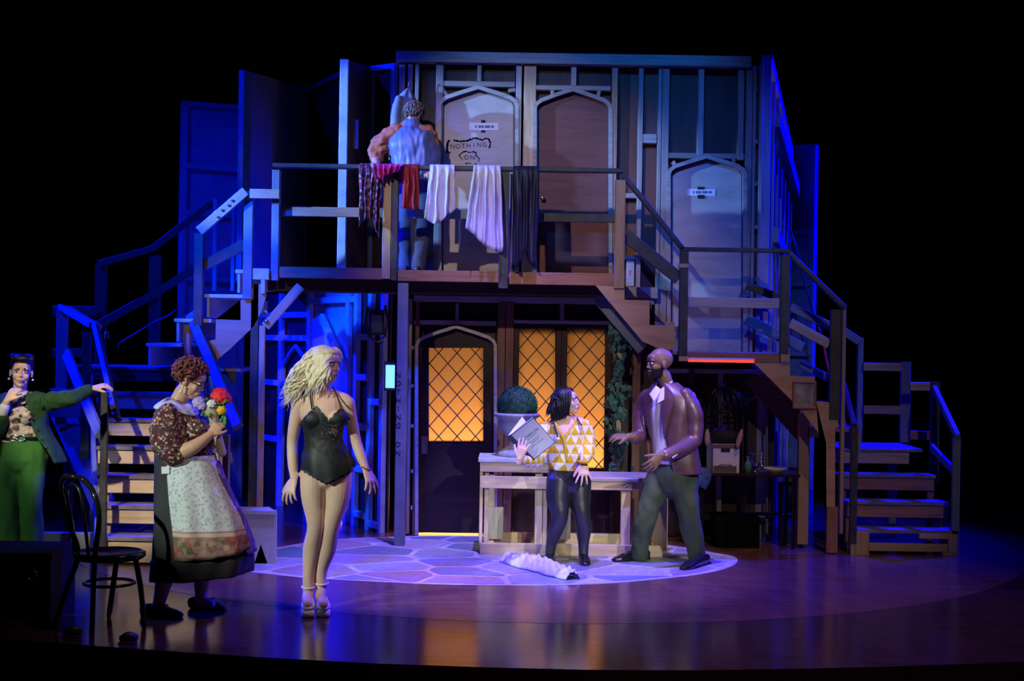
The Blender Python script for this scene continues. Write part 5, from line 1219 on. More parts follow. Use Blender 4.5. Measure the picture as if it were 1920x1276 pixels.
garment('shorts', body, py_, 'black_knit', lambda c: Q(0, 868).z + .02 > c.z > zs - 0.04 + abs(c.x - xs_) * 0.7 and not near(c, armL, 0.07) and not (c.y < Yy - 0.155 and near(c, armR[3:] + [armR[-1] + V((0.02, -0.07, -0.2))], 0.11)), 0.007)
# cardigan
cx_, cz_ = Q(1057, 0).x, Q(0, 822).z
bm = bmesh.new()
sloft(bm, [Q(1064, 868), Q(1062, 850), Q(1060, 825), Q(1060, 805), Q(1060, 795, .01)], [(0.158, 0.118), (0.163, 0.122), (0.175, 0.125), (0.172, 0.115), (0.13, 0.085)], sd, n=28, p=2.3)
sloft(bm, [Q(1024, 802, .02), Q(1014, 830, -.02), Q(1009, 858, -.1), Q(995, 865, -.2), Q(980, 862, -.3)], [0.062, 0.062, 0.06, 0.05, 0.038])
sloft(bm, [Q(1096, 800, -.02), Q(1102, 822, -.03), Q(1103, 840, -.08), Q(1099, 853, -.135), Q(1095, 862, -.175)], [0.062, 0.062, 0.060, 0.052, 0.038])
cg = remesh('cardigan', bm, py_, 'harlequin_knit', 0.007, 4, disp=wr(0.008, 12), origin=Q(1060, 830))
# open V neck: skin shown by removing cloth and tracing it with a mustard band
me = cg.data; bm = bmesh.new(); bm.from_mesh(me); og = PM[cg.name].translation
vz = Q(1057, 818).z; top = Q(0, 786).z; vx = Q(1057, 818).x
def inv(c):
    return c.y < Yy + 0.0 and c.z > vz and abs(c.x - vx - (c.z - vz) * 0.03) < 0.012 + (c.z - vz) * 0.46
bmesh.ops.delete(bm, geom=[f for f in bm.faces if inv(f.calc_center_median() + og)], context='FACES'); bm.to_mesh(me); bm.free()
bmn = [Q(1036, 786, -.0), Q(1044, 798, -.11), Q(1057, 821, -.135), Q(1061, 845, -.135), Q(1064, 864, -.13)]
bm = bmesh.new(); loft(bm, sub([tuple(q) for q in bmn], 4), [(0.010, 0.004)] * 17, (1, 0, 0), 10); bm_obj('button_band', bm, py_, 'mustard', True)
bm = bmesh.new(); loft(bm, sub([tuple(q) for q in (Q(1082, 784, -.02), Q(1076, 796, -.11), Q(1060, 820, -.138))], 4), [(0.010, 0.004)] * 9, (1, 0, 0), 10); bm_obj('button_band', bm, py_, 'mustard', True)
bm = bmesh.new(); tube(bm, [armR[-1] + V((0.037 * math.cos(a), 0.034 * math.sin(a), 0.012)) for a in [6.283 * k / 16 for k in range(17)]], 0.013, 8); bm_obj('cuff', bm, py_, 'mustard', True)
garment('undershirt', body, py_, 'black_knit', lambda c: Q(0, 840).z < c.z < Q(0, 812).z and abs(c.x - cx_) < 0.07 and c.y < Yy, 0.004)
for i, (a_, b_, c_) in enumerate((((1039, 785, -.03), (1040, 800, -.125), (1047, 822, -.15)), ((1082, 783, -.05), (1088, 794, -.13), (1093, 800, -.15)))):
    bm = bmesh.new(); tube(bm, sub([tuple(Q(*a_)), tuple(Q(*b_)), tuple(Q(*c_))], 4), 0.006, 6); o = bm_obj('lanyard', bm, py_, 'black_knit', True)
    bm = bmesh.new(); ell(bm, Q(*c_), (0.012, 0.008, 0.012)); bm_obj('clip', bm, o, 'pearl', True)
bm = bmesh.new(); tube(bm, [armR[-1] + V((0.030 * math.cos(a), 0.028 * math.sin(a), -0.012)) for a in [6.283 * k / 16 for k in range(17)]], 0.006, 6); bm_obj('watch_strap', bm, py_, 'black_gloss', True)
# bob hair
bm = bmesh.new(); rh = random.Random(21)
ell(bm, hc + HM @ V((0, -0.028, 0.036)), (0.083, 0.090, 0.083), HM, 24, 16)
for i in range(110):
    th = rh.uniform(-2.9, -0.1); el_ = rh.uniform(0.0, 1.2); sgn = rh.choice((-1, 1))
    root = hc + HM @ V((math.cos(el_) * 0.078 * abs(math.cos(th * 0.5 + .3)) * sgn, -0.028 + 0.085 * math.sin(th) * math.cos(el_), 0.035 + 0.078 * math.sin(el_)))
    t = rh.random(); end = Q(1024 + 38 * t + rh.uniform(-3, 3), 776 - 2 * t + rh.uniform(-8, 6), rh.uniform(-0.09, 0.09)); mid = Q(1036 + 22 * t, 752 + rh.uniform(-8, 8), rh.uniform(-0.09, 0.09))
    lock(bm, root, mid, end, rh.uniform(0.006, 0.012), 0.006, 1.0, rh.uniform(0, 6), 12)
nside = -1 if (HM @ V((-1, 0, 0))).y < 0 else 1
for i in range(46):
    root = hc + HM @ V((nside * 0.02, 0.055 - 0.003 * i, 0.105)); lock(bm, root, hc + HM @ V((nside * 0.085, 0.05 - .003 * i, 0.04)), hc + HM @ V((nside * 0.086, 0.025 - 0.0035 * i, -0.105 - 0.0005 * i)), 0.013, 0.004, 0.8, i, 12, 0.4)
for i in range(10):
    root = hc + HM @ V((0, 0.05, 0.11)); lock(bm, root, hc + HM @ V((-nside * 0.085, 0.05, 0.04)), hc + HM @ V((-nside * 0.086, 0.02 - 0.01 * i, -0.10)), 0.011, 0.004, 0.8, i, 12, 0.4)
bm_obj('hair', bm, py_, 'hair_black', True)
for h, t in (((1036, 1050, .09), (1024, 1061, -.14)), ((1094, 1050, .08), (1098, 1062, -.15))):
    A, B = Q(*h), Q(*t); A.z = B.z = -0.002
    bm = bmesh.new(); shoe(bm, A, B, 0.046, 0.08); o = remesh('shoe', bm, py_, 'black_leather', 0.006, 3)
# book: thing held in her hand
def quadplane(c, ux, uz):  # matrix with x along ux, z along uz
    ux = V(ux).normalized(); uz = V(uz); uz = (uz - ux * uz.dot(ux)).normalized(); n_ = uz.cross(ux)
    return Matrix(((ux.x, n_.x, uz.x, c.x), (ux.y, n_.y, uz.y, c.y), (ux.z, n_.z, uz.z, c.z), (0, 0, 0, 1)))
plain('book_grey', (0.36, 0.38, 0.45), 0.6, var=0.06); plain('book_dark', (0.03, 0.04, 0.07), 0.5); plain('page_white', (0.85, 0.85, 0.88), 0.7, var=0.03)
c1, c2, c3, c4 = Q(957, 815, -.30), Q(1000, 782, -.26), Q(1042, 829, -.22), Q(1002, 861, -.26)
cc = (c1 + c2 + c3 + c4) / 4; ux = (c2 - c1); wv = (c4 - c1); L1, L2 = ux.length, wv.length
bk_ = empty('book', cc, 'large grey-covered book held open and tilted in the woman\'s hand', 'book')
nrm_ = ux.cross(wv).normalized()
if nrm_.y > 0: nrm_ = -nrm_
def slab(name, par, a, b, c, d, t, mat, n_): return prism_pts(name, par, [a, b, c, d], t, mat, n=n_)
slab('cover', bk_, c1, c2, c3, c4, 0.004, 'book_dark', -nrm_)
ins = lambda p: p.lerp(cc, 0.05) + nrm_ * 0.0015
lab = slab('cover_sheet', bk_, ins(c1), ins(c2), ins(c3), ins(c4), 0.001, 'book_grey', -nrm_)
slab('spine', bk_, c1, c4, c4 - nrm_ * 0.05 - ux * 0.10, c1 - nrm_ * 0.05 - ux * 0.10, 0.004, 'book_dark', -ux.normalized() * 1.0)
pg = [c1 - nrm_ * 0.006, c2 - nrm_ * 0.008, c3 - nrm_ * 0.008, c4 - nrm_ * 0.006]
slab('page_block', bk_, *pg, 0.018, 'page_white', -nrm_)
b1, b2 = c1 - nrm_ * 0.055 - ux * 0.1, c4 - nrm_ * 0.055 - ux * 0.1
f1 = Q(979, 781, -.18); f2 = f1 + wv * 0.98
slab('back_page', bk_, Q(952, 817, -.285), f1, Q(986, 790, -.24), Q(960, 812, -.285), 0.006, 'page_white', V((0.2, 1, 0)))
slab('back_cover', bk_, c1 - nrm_ * 0.03, Q(990, 790, -.2), Q(1030, 838, -.17), c4 - nrm_ * 0.03, 0.004, 'book_dark', -nrm_)
tm = Matrix.Translation(cc + nrm_ * 0.0035) @ quadplane(V(), ux.normalized(), -wv).to_3x3().to_4x4() @ FACE
ul = ux.normalized(); vl = wv.normalized()
textobj('cover_title', lab, 'NOTHING ON', 0.026, Matrix.Translation(vl * -0.045) @ tm, 'ink_blue')
for off, wd in ((-0.022, 0.10), (0.006, 0.10), (0.022, 0.07), (0.045, 0.12)):
    c_ = cc + nrm_ * 0.0033 + vl * off; board('cover_print', lab, c_ - ul * wd / 2, c_ + ul * wd / 2, 0.004, 0.0006, 'ink_blue', n=nrm_, ch=0)
# crumpled white cloth at her feet
def crumple(name, pts, w, h, mat, label, cat, seed=1, amp=0.03):
    bm = bmesh.new(); nu, nv = 70, 26; g = []
    P_ = sub([tuple(p) for p in pts], 10); mlen = len(P_) - 1
    for j in range(nv + 1):
        row = []
        for i in range(nu + 1):
            f = i / nu * mlen; k = min(int(f), mlen - 1); q = V(P_[k]).lerp(V(P_[k + 1]), f - k); d = (V(P_[k + 1]) - V(P_[k])).normalized(); s = V((-d.y, d.x, 0))
            t = j / nv * 2 - 1; ww = w * (0.35 + 0.65 * math.sin(math.pi * min(1, max(0, 0.08 + 0.84 * i / nu))) ** 0.7) * (1 + 0.25 * noise.noise(V((i * 0.12, t, seed))))
            z = h * (1 - t * t) * (0.55 + 0.45 * math.sin(math.pi * i / nu)) + amp * abs(noise.noise(V((i * 0.22, j * 0.35, seed)))) * (1 - abs(t) ** 3) + 0.012 + 0.018 * abs(math.sin(i * 0.55 + j * 0.5)) * (1 - t * t)
            row.append(bm.verts.new(q + s * ww * t + V((0, 0, z))))
        g.append(row)
    for j in range(nv):
        for i in range(nu): bm.faces.new((g[j][i], g[j][i + 1], g[j + 1][i + 1], g[j + 1][i]))
    o = bm_obj(name, bm, None, mat, True, origin=pts[len(pts) // 2]); md = o.modifiers.new('s', 'SOLIDIFY'); md.thickness = 0.006
    tag(o, label, cat); return o
plain('white_cloth', (0.75, 0.75, 0.8), 0.85, var=0.12, scale=14); plain('print_cloth', (0.6, 0.58, 0.68), 0.85, var=0.5, scale=18)
g_ = [FP(950, 1052), FP(985, 1062), FP(1030, 1074), FP(1075, 1088)]
crumple('crumpled_cloth', g_, 0.115, 0.075, 'white_cloth', 'crumpled white cloth lying on the patio at the feet of the woman in yellow', 'cloth', 3)

# ---------------- man in oxblood leather jacket
Ym = FP(1240, 1057).y
def Q(x, y, dy=0.0): return P(x, y, Ym + dy)
pm = person((1250, 1057), 'bald bearded man in dark red leather jacket and green trousers, hands held out', Ym)
hc = Q(1236, 681); HM = frame((-0.93, -0.36, -0.05), (0.02, 0, 1))
bm = bmesh.new(); head(bm, hc, HM, 1.06, 1.25)
ell(bm, hc + HM @ V((0, -0.045, 0.035)), (0.074, 0.075, 0.078), HM)
sd = V((0.72, -0.69, 0))
sloft(bm, [Q(1252, 735, .02), Q(1249, 722, .02), Q(1244, 704, .01)], [0.066, 0.062, 0.06], sd)
sloft(bm, [Q(1262, 895, .0), Q(1260, 860, .0), Q(1256, 810), Q(1252, 765), Q(1250, 738)], [(0.165, 0.13), (0.16, 0.135), (0.17, 0.13), (0.19, 0.125), (0.15, 0.08)], sd, n=24)
armN = [Q(1292, 745, -.10), Q(1300, 785, -.12), Q(1300, 822, -.14), Q(1270, 845, -.26), Q(1240, 853, -.34)]
armF = [Q(1210, 748, .14), Q(1202, 785, .13), Q(1202, 815, .08), Q(1192, 820, .0), Q(1178, 818, -.08)]
for a in (armN, armF): sloft(bm, a, [0.06, 0.052, 0.047, 0.042, 0.030])
hand(bm, armN[-1], (-0.75, -0.35, -0.75), (0.25, -1, -0.1), 1, 1.16, 0.28, 0.09, 0.1)
hand(bm, armF[-1], (-1, -0.3, 0.02), (0.1, -0.45, 1), -1, 1.1, 0.35, 0.12, 0.4)
legL = [Q(1240, 895, .06), Q(1222, 930, .02), Q(1212, 960, .0), Q(1203, 1000, .08), Q(1196, 1034, .12)]
legR = [Q(1283, 895, -.02), Q(1286, 930, -.04), Q(1290, 965, -.05), Q(1300, 1010, -.0), Q(1306, 1046, .0)]
for a in (legL, legR): sloft(bm, a, [0.095, 0.085, 0.06, 0.055, 0.04])
body = remesh('body', bm, pm, 'skin_brown', 0.0052, 5, origin=Q(1250, 800))
face(pm, hc, HM, 1.06, 'lip_brown', 'hair_black', mouth_open=0.005)
hi = HM.transposed()
def beard(c):
    l = hi @ (c - hc)
    return (-0.115 < l.z < -0.040 and l.y > 0.005 and not (l.z > -0.072 and abs(l.x) < 0.022 and l.z < -0.05 and l.y > 0.07)) or (-0.1 < l.z < -0.03 and 0.0 < l.y < 0.03 and abs(l.x) > 0.03)
garment('beard', body, pm, 'hair_black', beard, 0.006, wr(0.003, 60))
# trousers
bm = bmesh.new()
sloft(bm, [Q(1262, 905, .0), Q(1262, 888, .0), Q(1261, 862, 0)], [(0.175, 0.15), (0.19, 0.155), (0.175, 0.145)], sd, n=24)
sloft(bm, [Q(1240, 893, .05), Q(1224, 930, .02), Q(1213, 962, .0), Q(1204, 1000, .07), Q(1198, 1036, .11), Q(1196, 1042, .11)], [0.118, 0.104, 0.085, 0.078, 0.074, 0.071], n=22)
sloft(bm, [Q(1281, 893, -.02), Q(1285, 930, -.04), Q(1290, 965, -.05), Q(1300, 1010, -.0), Q(1308, 1050, .0), Q(1309, 1058, .0)], [0.118, 0.104, 0.085, 0.078, 0.075, 0.072], n=22)
remesh('trousers', bm, pm, 'green_trouser', 0.009, 4, disp=wr(0.02, 6, (1, 1, 0.8)), origin=Q(1260, 960))
# shirt
garment('shirt', body, pm, 'shirt_white', lambda c: Q(0, 848).z < c.z < Q(0, 712).z and Q(1198, 0).x < c.x and not near(c, armN, 0.075) and not near(c, armF, 0.07) and not near(c, [armN[-1], Q(1208, 872, -.42)], 0.07) and (hi @ (c - hc)).z < -0.1, 0.012)
bm = bmesh.new()
for q in (-1, 1):
    A = Q(1238, 716, -.08); 
    if q < 0: prist = [Q(1230, 722, -.10), Q(1218, 738, -.17), Q(1226, 752, -.17), Q(1240, 730, -.12)]
    else: prist = [Q(1240, 728, -.13), Q(1232, 756, -.17), Q(1246, 748, -.15), Q(1262, 712, -.05)]
    vv = [bm.verts.new(p) for p in prist]; bm.faces.new(vv)
o = bm_obj('shirt_collar', bm, pm, 'shirt_white'); md = o.modifiers.new('s', 'SOLIDIFY'); md.thickness = 0.008
# jacket: torso shell opened at the front, lapels, sleeves
fdir = V((-0.69, -0.72, 0))
bm = bmesh.new()
JR = [(886, 1268, .215, .165), (860, 1264, .215, .17), (820, 1260, .21, .165), (780, 1255, .215, .16), (750, 1254, .215, .14), (733, 1251, .18, .105), (718, 1249, .095, .08)]
N = 72; g = []
JS = sub([tuple(x) for x in JR], 5)
for (y, x, rx, ry) in JS:
    row = []; c = Q(x, y, .01); u = V((0.72, -0.69, 0))
    op = 0.28 + 0.16 * max(0, (y - 800) / 86) + 0.0
    for k in range(N + 1):
        a = op + (2 * math.pi - 2 * op) * k / N   # angle measured from front direction
        fo = 1 + 0.02 * math.sin(a * 6 + y * 0.05)
        row.append(bm.verts.new(c + fdir * math.cos(a) * ry * fo + u * math.sin(a) * rx * fo))
    g.append(row)
for j in range(len(g) - 1):
    for k in range(N): bm.faces.new((g[j][k], g[j][k + 1], g[j + 1][k + 1], g[j + 1][k]))
for v in bm.verts: v.co += V((0, 0, 0)) + (v.co - Q(1255, 800)).normalized() * 0.010 * noise.noise(v.co * 9)
o = bm_obj('jacket', bm, pm, 'oxblood_leather', True); md = o.modifiers.new('s', 'SOLIDIFY'); md.thickness = 0.010; md.offset = 1
jk = o
wj = lambda co: 0.010 * noise.noise(V((co.x * 5, co.y * 5, co.z * 13)))
bm = bmesh.new(); sloft(bm, [Q(1284, 742, -.10), Q(1297, 765, -.12), Q(1302, 795, -.13), Q(1300, 826, -.15), Q(1276, 843, -.24), Q(1246, 853, -.325)], [0.070, 0.078, 0.074, 0.070, 0.062, 0.048], n=22); remesh('jacket_sleeve', bm, pm, 'oxblood_leather', 0.008, 3, disp=wj)
bm = bmesh.new(); sloft(bm, [Q(1216, 746, .13), Q(1206, 770, .14), Q(1202, 800, .1), Q(1200, 818, .06), Q(1188, 820, -.02)], [0.08, 0.075, 0.068, 0.062, 0.048], n=22); remesh('jacket_sleeve', bm, pm, 'oxblood_leather', 0.008, 3, disp=wj)
def jpt(fi, a, out=0.012):
    f = fi; k = min(int(f), len(JS) - 2); t = f - k; y, x, rx, ry = [JS[k][i] * (1 - t) + JS[k + 1][i] * t for i in range(4)]
    return Q(x, y, .01) + fdir * math.cos(a) * (ry + out) + V((0.72, -0.69, 0)) * math.sin(a) * (rx + out)
for sg in (1, -1):   # lapels: folded strip along the opening, widest at the chest
    bm = bmesh.new(); rows = []
    for i in range(15):
        f = 10 + i * 1.35; wdt = 0.03 + 0.42 * math.sin(min(1, i / 10) * 1.57) * (1 if i < 11 else 1 - (i - 10) * 0.12)
        rows.append([bm.verts.new(jpt(min(f, len(JS) - 1.01), sg * (0.26 + wdt * q), 0.020 + 0.006 * q)) for q in (0, .5, 1)])
    for i in range(14):
        for q in (0, 1): bm.faces.new((rows[i][q], rows[i][q + 1], rows[i + 1][q + 1], rows[i + 1][q]))
    o = bm_obj('lapel', bm, pm, 'oxblood_leather'); md = o.modifiers.new('s', 'SOLIDIFY'); md.thickness = 0.006
for k in range(3):
    bm = bmesh.new(); p = Q(1262 + 3.2 * k, 857 - 2.4 * k, -.37 + 0.02 * k); ell(bm, p, (0.007, 0.005, 0.007)); bm_obj('cuff_button', bm, pm, 'pearl', True)
for h, t in (((1214, 1046, .16), (1150, 1054, .07)), ((1326, 1055, .05), (1279, 1070, -.12))):
    A, B = FP(h[0], h[1] + 2), FP(t[0], t[1]); A.z = B.z = -0.002
    bm = bmesh.new(); d, s = shoe(bm, A, B, 0.052, 0.085); o = remesh('shoe', bm, pm, 'black_leather', 0.006, 3)
    bm = bmesh.new(); L_ = (B - A).length; loft(bm, [A + d * L_ * t_ + V((0, 0, 0.012)) for t_ in (0.0, 0.3, 0.7, 0.93)], [(0.042, 0.011), (0.044, 0.011), (0.055, 0.011), (0.035, 0.011)], side=s, p=4, dome=False); bm_obj('shoe_sole', bm, o, 'black_leather', True)

# ---------------- woman in green, far left
Yg = 10.55
def Q(x, y, dy=0.0): return P(x, y, Yg + dy)
pg_ = person((40, 1070), 'dark-haired woman in green jacket and trousers at far left, hand to her mouth', Yg)
hc = Q(40, 697); HM = frame((0.30, -0.95, -0.02), (0.05, 0, 1))
bm = bmesh.new(); head(bm, hc, HM, 1.0)
sd = V((0.98, 0.2, 0))
sloft(bm, [Q(36, 750, .02), Q(37, 738, .02), Q(38, 722, .01)], [0.052, 0.05, 0.05], sd)
sloft(bm, [Q(38, 840), Q(36, 820), Q(34, 795), Q(35, 768), Q(35, 750)], [(0.17, 0.12), (0.15, 0.11), (0.15, 0.11), (0.16, 0.11), (0.14, 0.075)], sd, n=24)
for x in (22, 48): ell(bm, Q(x, 780, -.08), (0.06, 0.055, 0.055))
sloft(bm, [Q(2, 758, .02), Q(18, 750, .01), Q(36, 747, .01), Q(56, 748, .0), Q(72, 752, .0)], [0.047, 0.045, 0.05, 0.045, 0.047], (0, 1, 0))
armL = [Q(2, 762, .02), Q(-12, 800, -.05), Q(-8, 815, -.13), Q(2, 782, -.17), Q(13, 751, -.19)]
armR = [Q(74, 754), Q(105, 750, -.03), Q(130, 746, -.06), Q(152, 738, .0), Q(172, 728, .06)]
for a in (armL, armR): sloft(bm, a, [0.048, 0.042, 0.038, 0.034, 0.025])
hand(bm, armL[-1], (0.50, 0.18, 0.85), (-0.4, -0.9, 0.2), 1, 1.0, 0.65, 0.07, 0.3)
hand(bm, armR[-1], (1, 0.1, 0.28), (0, -0.35, 1), 1, 1.1, 0.55, 0.05, 0.2)
body = remesh('body', bm, pg_, 'skin_fair', 0.0055, 5, origin=Q(36, 780))
face(pg_, hc, HM, 1.0, 'lip_nude', 'hair_black', look=(.6, 1, 0))
garment('blouse', body, pg_, 'mono_scarf', lambda c: Q(0, 826).z < c.z < Q(0, 752).z + abs(c.x - Q(36, 0).x) * 0.9 and not near(c, armL, 0.055) and not near(c, armR, 0.05) and c.x < Q(85, 0).x and not near(c, [armL[-1], armL[-1] + V((.08, .03, .13))], 0.075), 0.010, wr(0.012, 18))
def shell(name, par, prof, u, f_, op, mat, N=60, thick=0.01, amp=0.012, k=4):
    bm = bmesh.new(); g = []
    for (y, x, rx, ry, o1) in sub([tuple(p) for p in prof], k):
        row = []; c = Q(x, y, .01)
        for i in range(N + 1):
            a = o1 + (2 * math.pi - 2 * o1) * i / N; fo = 1 + 0.03 * math.sin(a * 7 + y * 0.04)
            row.append(bm.verts.new(c + f_ * math.cos(a) * ry * fo + u * math.sin(a) * rx * fo))
        g.append(row)
    for j in range(len(g) - 1):
        for i in range(N): bm.faces.new((g[j][i], g[j][i + 1], g[j + 1][i + 1], g[j + 1][i]))
    for v in bm.verts: v.co += (v.co - Q(prof[0][1], prof[0][0])).normalized() * amp * noise.noise(v.co * 8)
    o = bm_obj(name, bm, par, mat, True); md = o.modifiers.new('s', 'SOLIDIFY'); md.thickness = thick; md.offset = 1; return o
u_, f_ = V((0.98, 0.2, 0)), V((0.2, -0.98, 0))
shell('jacket', pg_, [(866, 48, .29, .20, .85), (840, 44, .25, .18, .75), (800, 38, .20, .155, .55), (770, 36, .195, .15, .42), (750, 36, .165, .115, .35), (738, 37, .10, .09, .5)], u_, f_, 0.5, 'forest_green')
bm = bmesh.new(); sloft(bm, [Q(66, 752), Q(90, 752, -.01), Q(112, 750, -.04), Q(132, 746, -.06), Q(150, 739, -.0), Q(166, 731, .045)], [0.075, 0.07, 0.066, 0.062, 0.056, 0.046]); remesh('jacket_sleeve', bm, pg_, 'forest_green', 0.009, 3, disp=wr(0.012, 12))
bm = bmesh.new(); sloft(bm, [Q(6, 760), Q(-8, 785, -.03), Q(-12, 812, -.1), Q(-4, 802, -.15), Q(2, 785, -.17)], [0.075, 0.07, 0.066, 0.06, 0.052]); remesh('jacket_sleeve', bm, pg_, 'forest_green', 0.009, 3, disp=wr(0.012, 12))
bm = bmesh.new(); loft(bm, [Q(3, 776, -.175), Q(9, 762, -.185)], [0.040, 0.036]); bm_obj('shirt_cuff', bm, pg_, 'collar_white', True)
bm = bmesh.new()
sloft(bm, [Q(40, 862), Q(39, 840), Q(37, 822)], [(0.19, 0.14), (0.185, 0.135), (0.155, 0.118)], sd, n=24)
sloft(bm, [Q(20, 862), Q(14, 930, -.02), Q(12, 1000, .0), Q(12, 1062, .02)], [0.115, 0.115, 0.115, 0.125], n=20); sloft(bm, [Q(58, 862), Q(60, 930, -.02), Q(60, 1000, .0), Q(60, 1062, .02)], [0.11, 0.085, 0.075, 0.075], n=20)
remesh('trousers', bm, pg_, 'bright_green', 0.01, 4, disp=wr(0.022, 6, (1, 1, .5)), origin=Q(40, 940))
bm = bmesh.new(); c = Q(37, 821, .01); tube(bm, [c + V((0.16 * math.cos(a), 0.122 * math.sin(a), 0)) for a in [6.283 * k / 30 for k in range(31)]], 0.018, 8); bl_ = bm_obj('belt', bm, pg_, 'black_gloss', True)
bm = bmesh.new(); 
for dx in (-.028, .028): tube(bm, [Q(33, 821, -.125) + V((dx + 0.026 * math.cos(a), 0, 0.024 * math.sin(a))) for a in [6.283 * k / 14 for k in range(15)]], 0.008, 6)
bm_obj('buckle', bm, bl_, 'metal', True)
for k in range(5):
    bm = bmesh.new(); ell(bm, Q(50 + 9 * k, 762 + 19 * k, -.155 + .012 * k), (0.007, 0.006, 0.007)); bm_obj('jacket_button', bm, pg_, 'metal', True)
bm = bmesh.new(); ell(bm, hc + HM @ V((0.084, -0.004, -0.055)), (0.009,) * 3); ell(bm, hc + HM @ V((-0.084, -0.004, -0.055)), (0.009,) * 3); bm_obj('earring', bm, pg_, 'pearl', True)
bm = bmesh.new(); rh = random.Random(5)
ell(bm, hc + HM @ V((0, -0.03, 0.045)), (0.088, 0.095, 0.090), HM, 20, 14); ell(bm, hc + HM @ V((0.0, 0.055, 0.098)), (0.07, 0.045, 0.036), HM)
for i in range(60):
    t = rh.uniform(-1, 1); root = hc + HM @ V((0.07 * t, 0.07, 0.085)); lock(bm, root, hc + HM @ V((0.08 * t, 0.06, 0.15)), hc + HM @ V((0.06 * t, -0.10, 0.07 + rh.uniform(-.05, .05))), 0.012, 0.004, 0.5, i, 10)
bm_obj('hair', bm, pg_, 'hair_black', True)
for x in (12, 60):
    bm = bmesh.new(); A = Q(x, 1066, .05); A.z = -0.002; shoe(bm, A, A + V((0.03, -0.24, 0)), 0.045, 0.08); remesh('shoe', bm, pg_, 'black_leather', 0.007, 3)

# ---------------- man on the balcony seen from behind
Yu = 12.66
def Q(x, y, dy=0.0): return P(x, y, Yu + dy)
pu = person((780, 510), 'grey-haired man in blue vest and rust shirt seen from behind on the balcony', Yu, ZD)
hc = Q(776, 213, .03); HM = frame((-0.1, 0.93, -0.35), (0, 0.3, 1))
bm = bmesh.new(); head(bm, hc, HM, 1.0)
sloft(bm, [Q(772, 240, 0), Q(774, 226, .01)], [0.06, 0.058])
sloft(bm, [Q(782, 330), Q(780, 305), Q(774, 275), Q(772, 248)], [(0.17, 0.13), (0.18, 0.14), (0.19, 0.14), (0.17, 0.09)], n=24)
armL = [Q(736, 252, 0), Q(716, 268, .02), Q(704, 285, .04), Q(704, 298, -.02), Q(706, 306, -.1)]
armR = [Q(802, 255, 0), Q(808, 280, .04), Q(809, 298, .05), Q(806, 308, .0), Q(802, 315, -.06)]
for a in (armL, armR): sloft(bm, a, [0.058, 0.05, 0.046, 0.04, 0.03])
hand(bm, armL[-1], (-0.3, -0.6, -0.4), (0, -.5, 1), 1, 1.05, 0.5, 0.06); hand(bm, armR[-1], (0.1, -0.6, -0.4), (0, -.5, 1), -1, 1.05, 0.5, 0.06)
body = remesh('body', bm, pu, 'skin_warm', 0.006, 4, origin=Q(775, 290))
bm = bmesh.new(); ell(bm, hc + HM @ V((0, -0.022, 0.028)), (0.086, 0.098, 0.086), HM, 20, 14)
rh = random.Random(2)
for i in range(240):
    d = V((rh.uniform(-1, 1), rh.uniform(-1, 0.5), rh.uniform(-0.65, 1))).normalized(); c = hc + HM @ V((d.x * 0.083, d.y * 0.095 - 0.02, d.z * 0.085 + 0.028)); tube(bm, [c, c + HM @ V((d.x * .012, d.y * .01 - .006, -0.012)), c + HM @ V((d.x * .01, d.y * .008, -0.028))], [0.006, 0.006, 0.002], 5)
bm_obj('hair', bm, pu, 'hair_grey', True)
bm = bmesh.new()
sloft(bm, [Q(784, 322, 0), Q(779, 300), Q(773, 275), Q(770, 252), Q(770, 240)], [(0.19, 0.15), (0.20, 0.155), (0.205, 0.15), (0.19, 0.11), (0.12, 0.075)], n=28)
remesh('shirt', bm, pu, 'rust_shirt', 0.009, 3)
for a in ([Q(742, 250), Q(722, 264, .02), Q(706, 284, .04), Q(705, 298, -.02)], [Q(798, 252), Q(807, 278, .04), Q(809, 298, .05), Q(807, 306, .02)]):
    bm = bmesh.new(); sloft(bm, a, [0.09, 0.088, 0.078, 0.05], n=20); remesh('shirt_sleeve', bm, pu, 'rust_shirt', 0.009, 3, disp=wr(0.024, 11, (1, 1, 1.6)))
bm = bmesh.new()
sloft(bm, [Q(780, 312, 0), Q(778, 290), Q(773, 268), Q(770, 250), Q(771, 238)], [(0.215, 0.18), (0.222, 0.185), (0.218, 0.18), (0.178, 0.142), (0.10, 0.09)], n=28)
remesh('vest', bm, pu, 'vest_blue', 0.009, 4, disp=wr(0.02, 8, (1.5, 1, .6)))
bm = bmesh.new()
sloft(bm, [Q(783, 345), Q(782, 320)], [(0.18, 0.14), (0.18, 0.14)], n=22)
sloft(bm, [Q(768, 345), Q(764, 420, -.02), Q(762, 500, 0)], [0.1, 0.085, 0.07]); sloft(bm, [Q(800, 345), Q(796, 420, -.02), Q(782, 500, 0)], [0.1, 0.085, 0.07])
remesh('trousers', bm, pu, 'jean_blue', 0.011, 4, disp=wr(0.012, 6))
for x in (762, 783):
    bm = bmesh.new(); A = Q(x, 505, -.06); A.z = ZD - 0.002; shoe(bm, A, A + V((0, 0.26, 0)), 0.048, 0.08); remesh('shoe', bm, pu, 'black_leather', 0.008, 3)
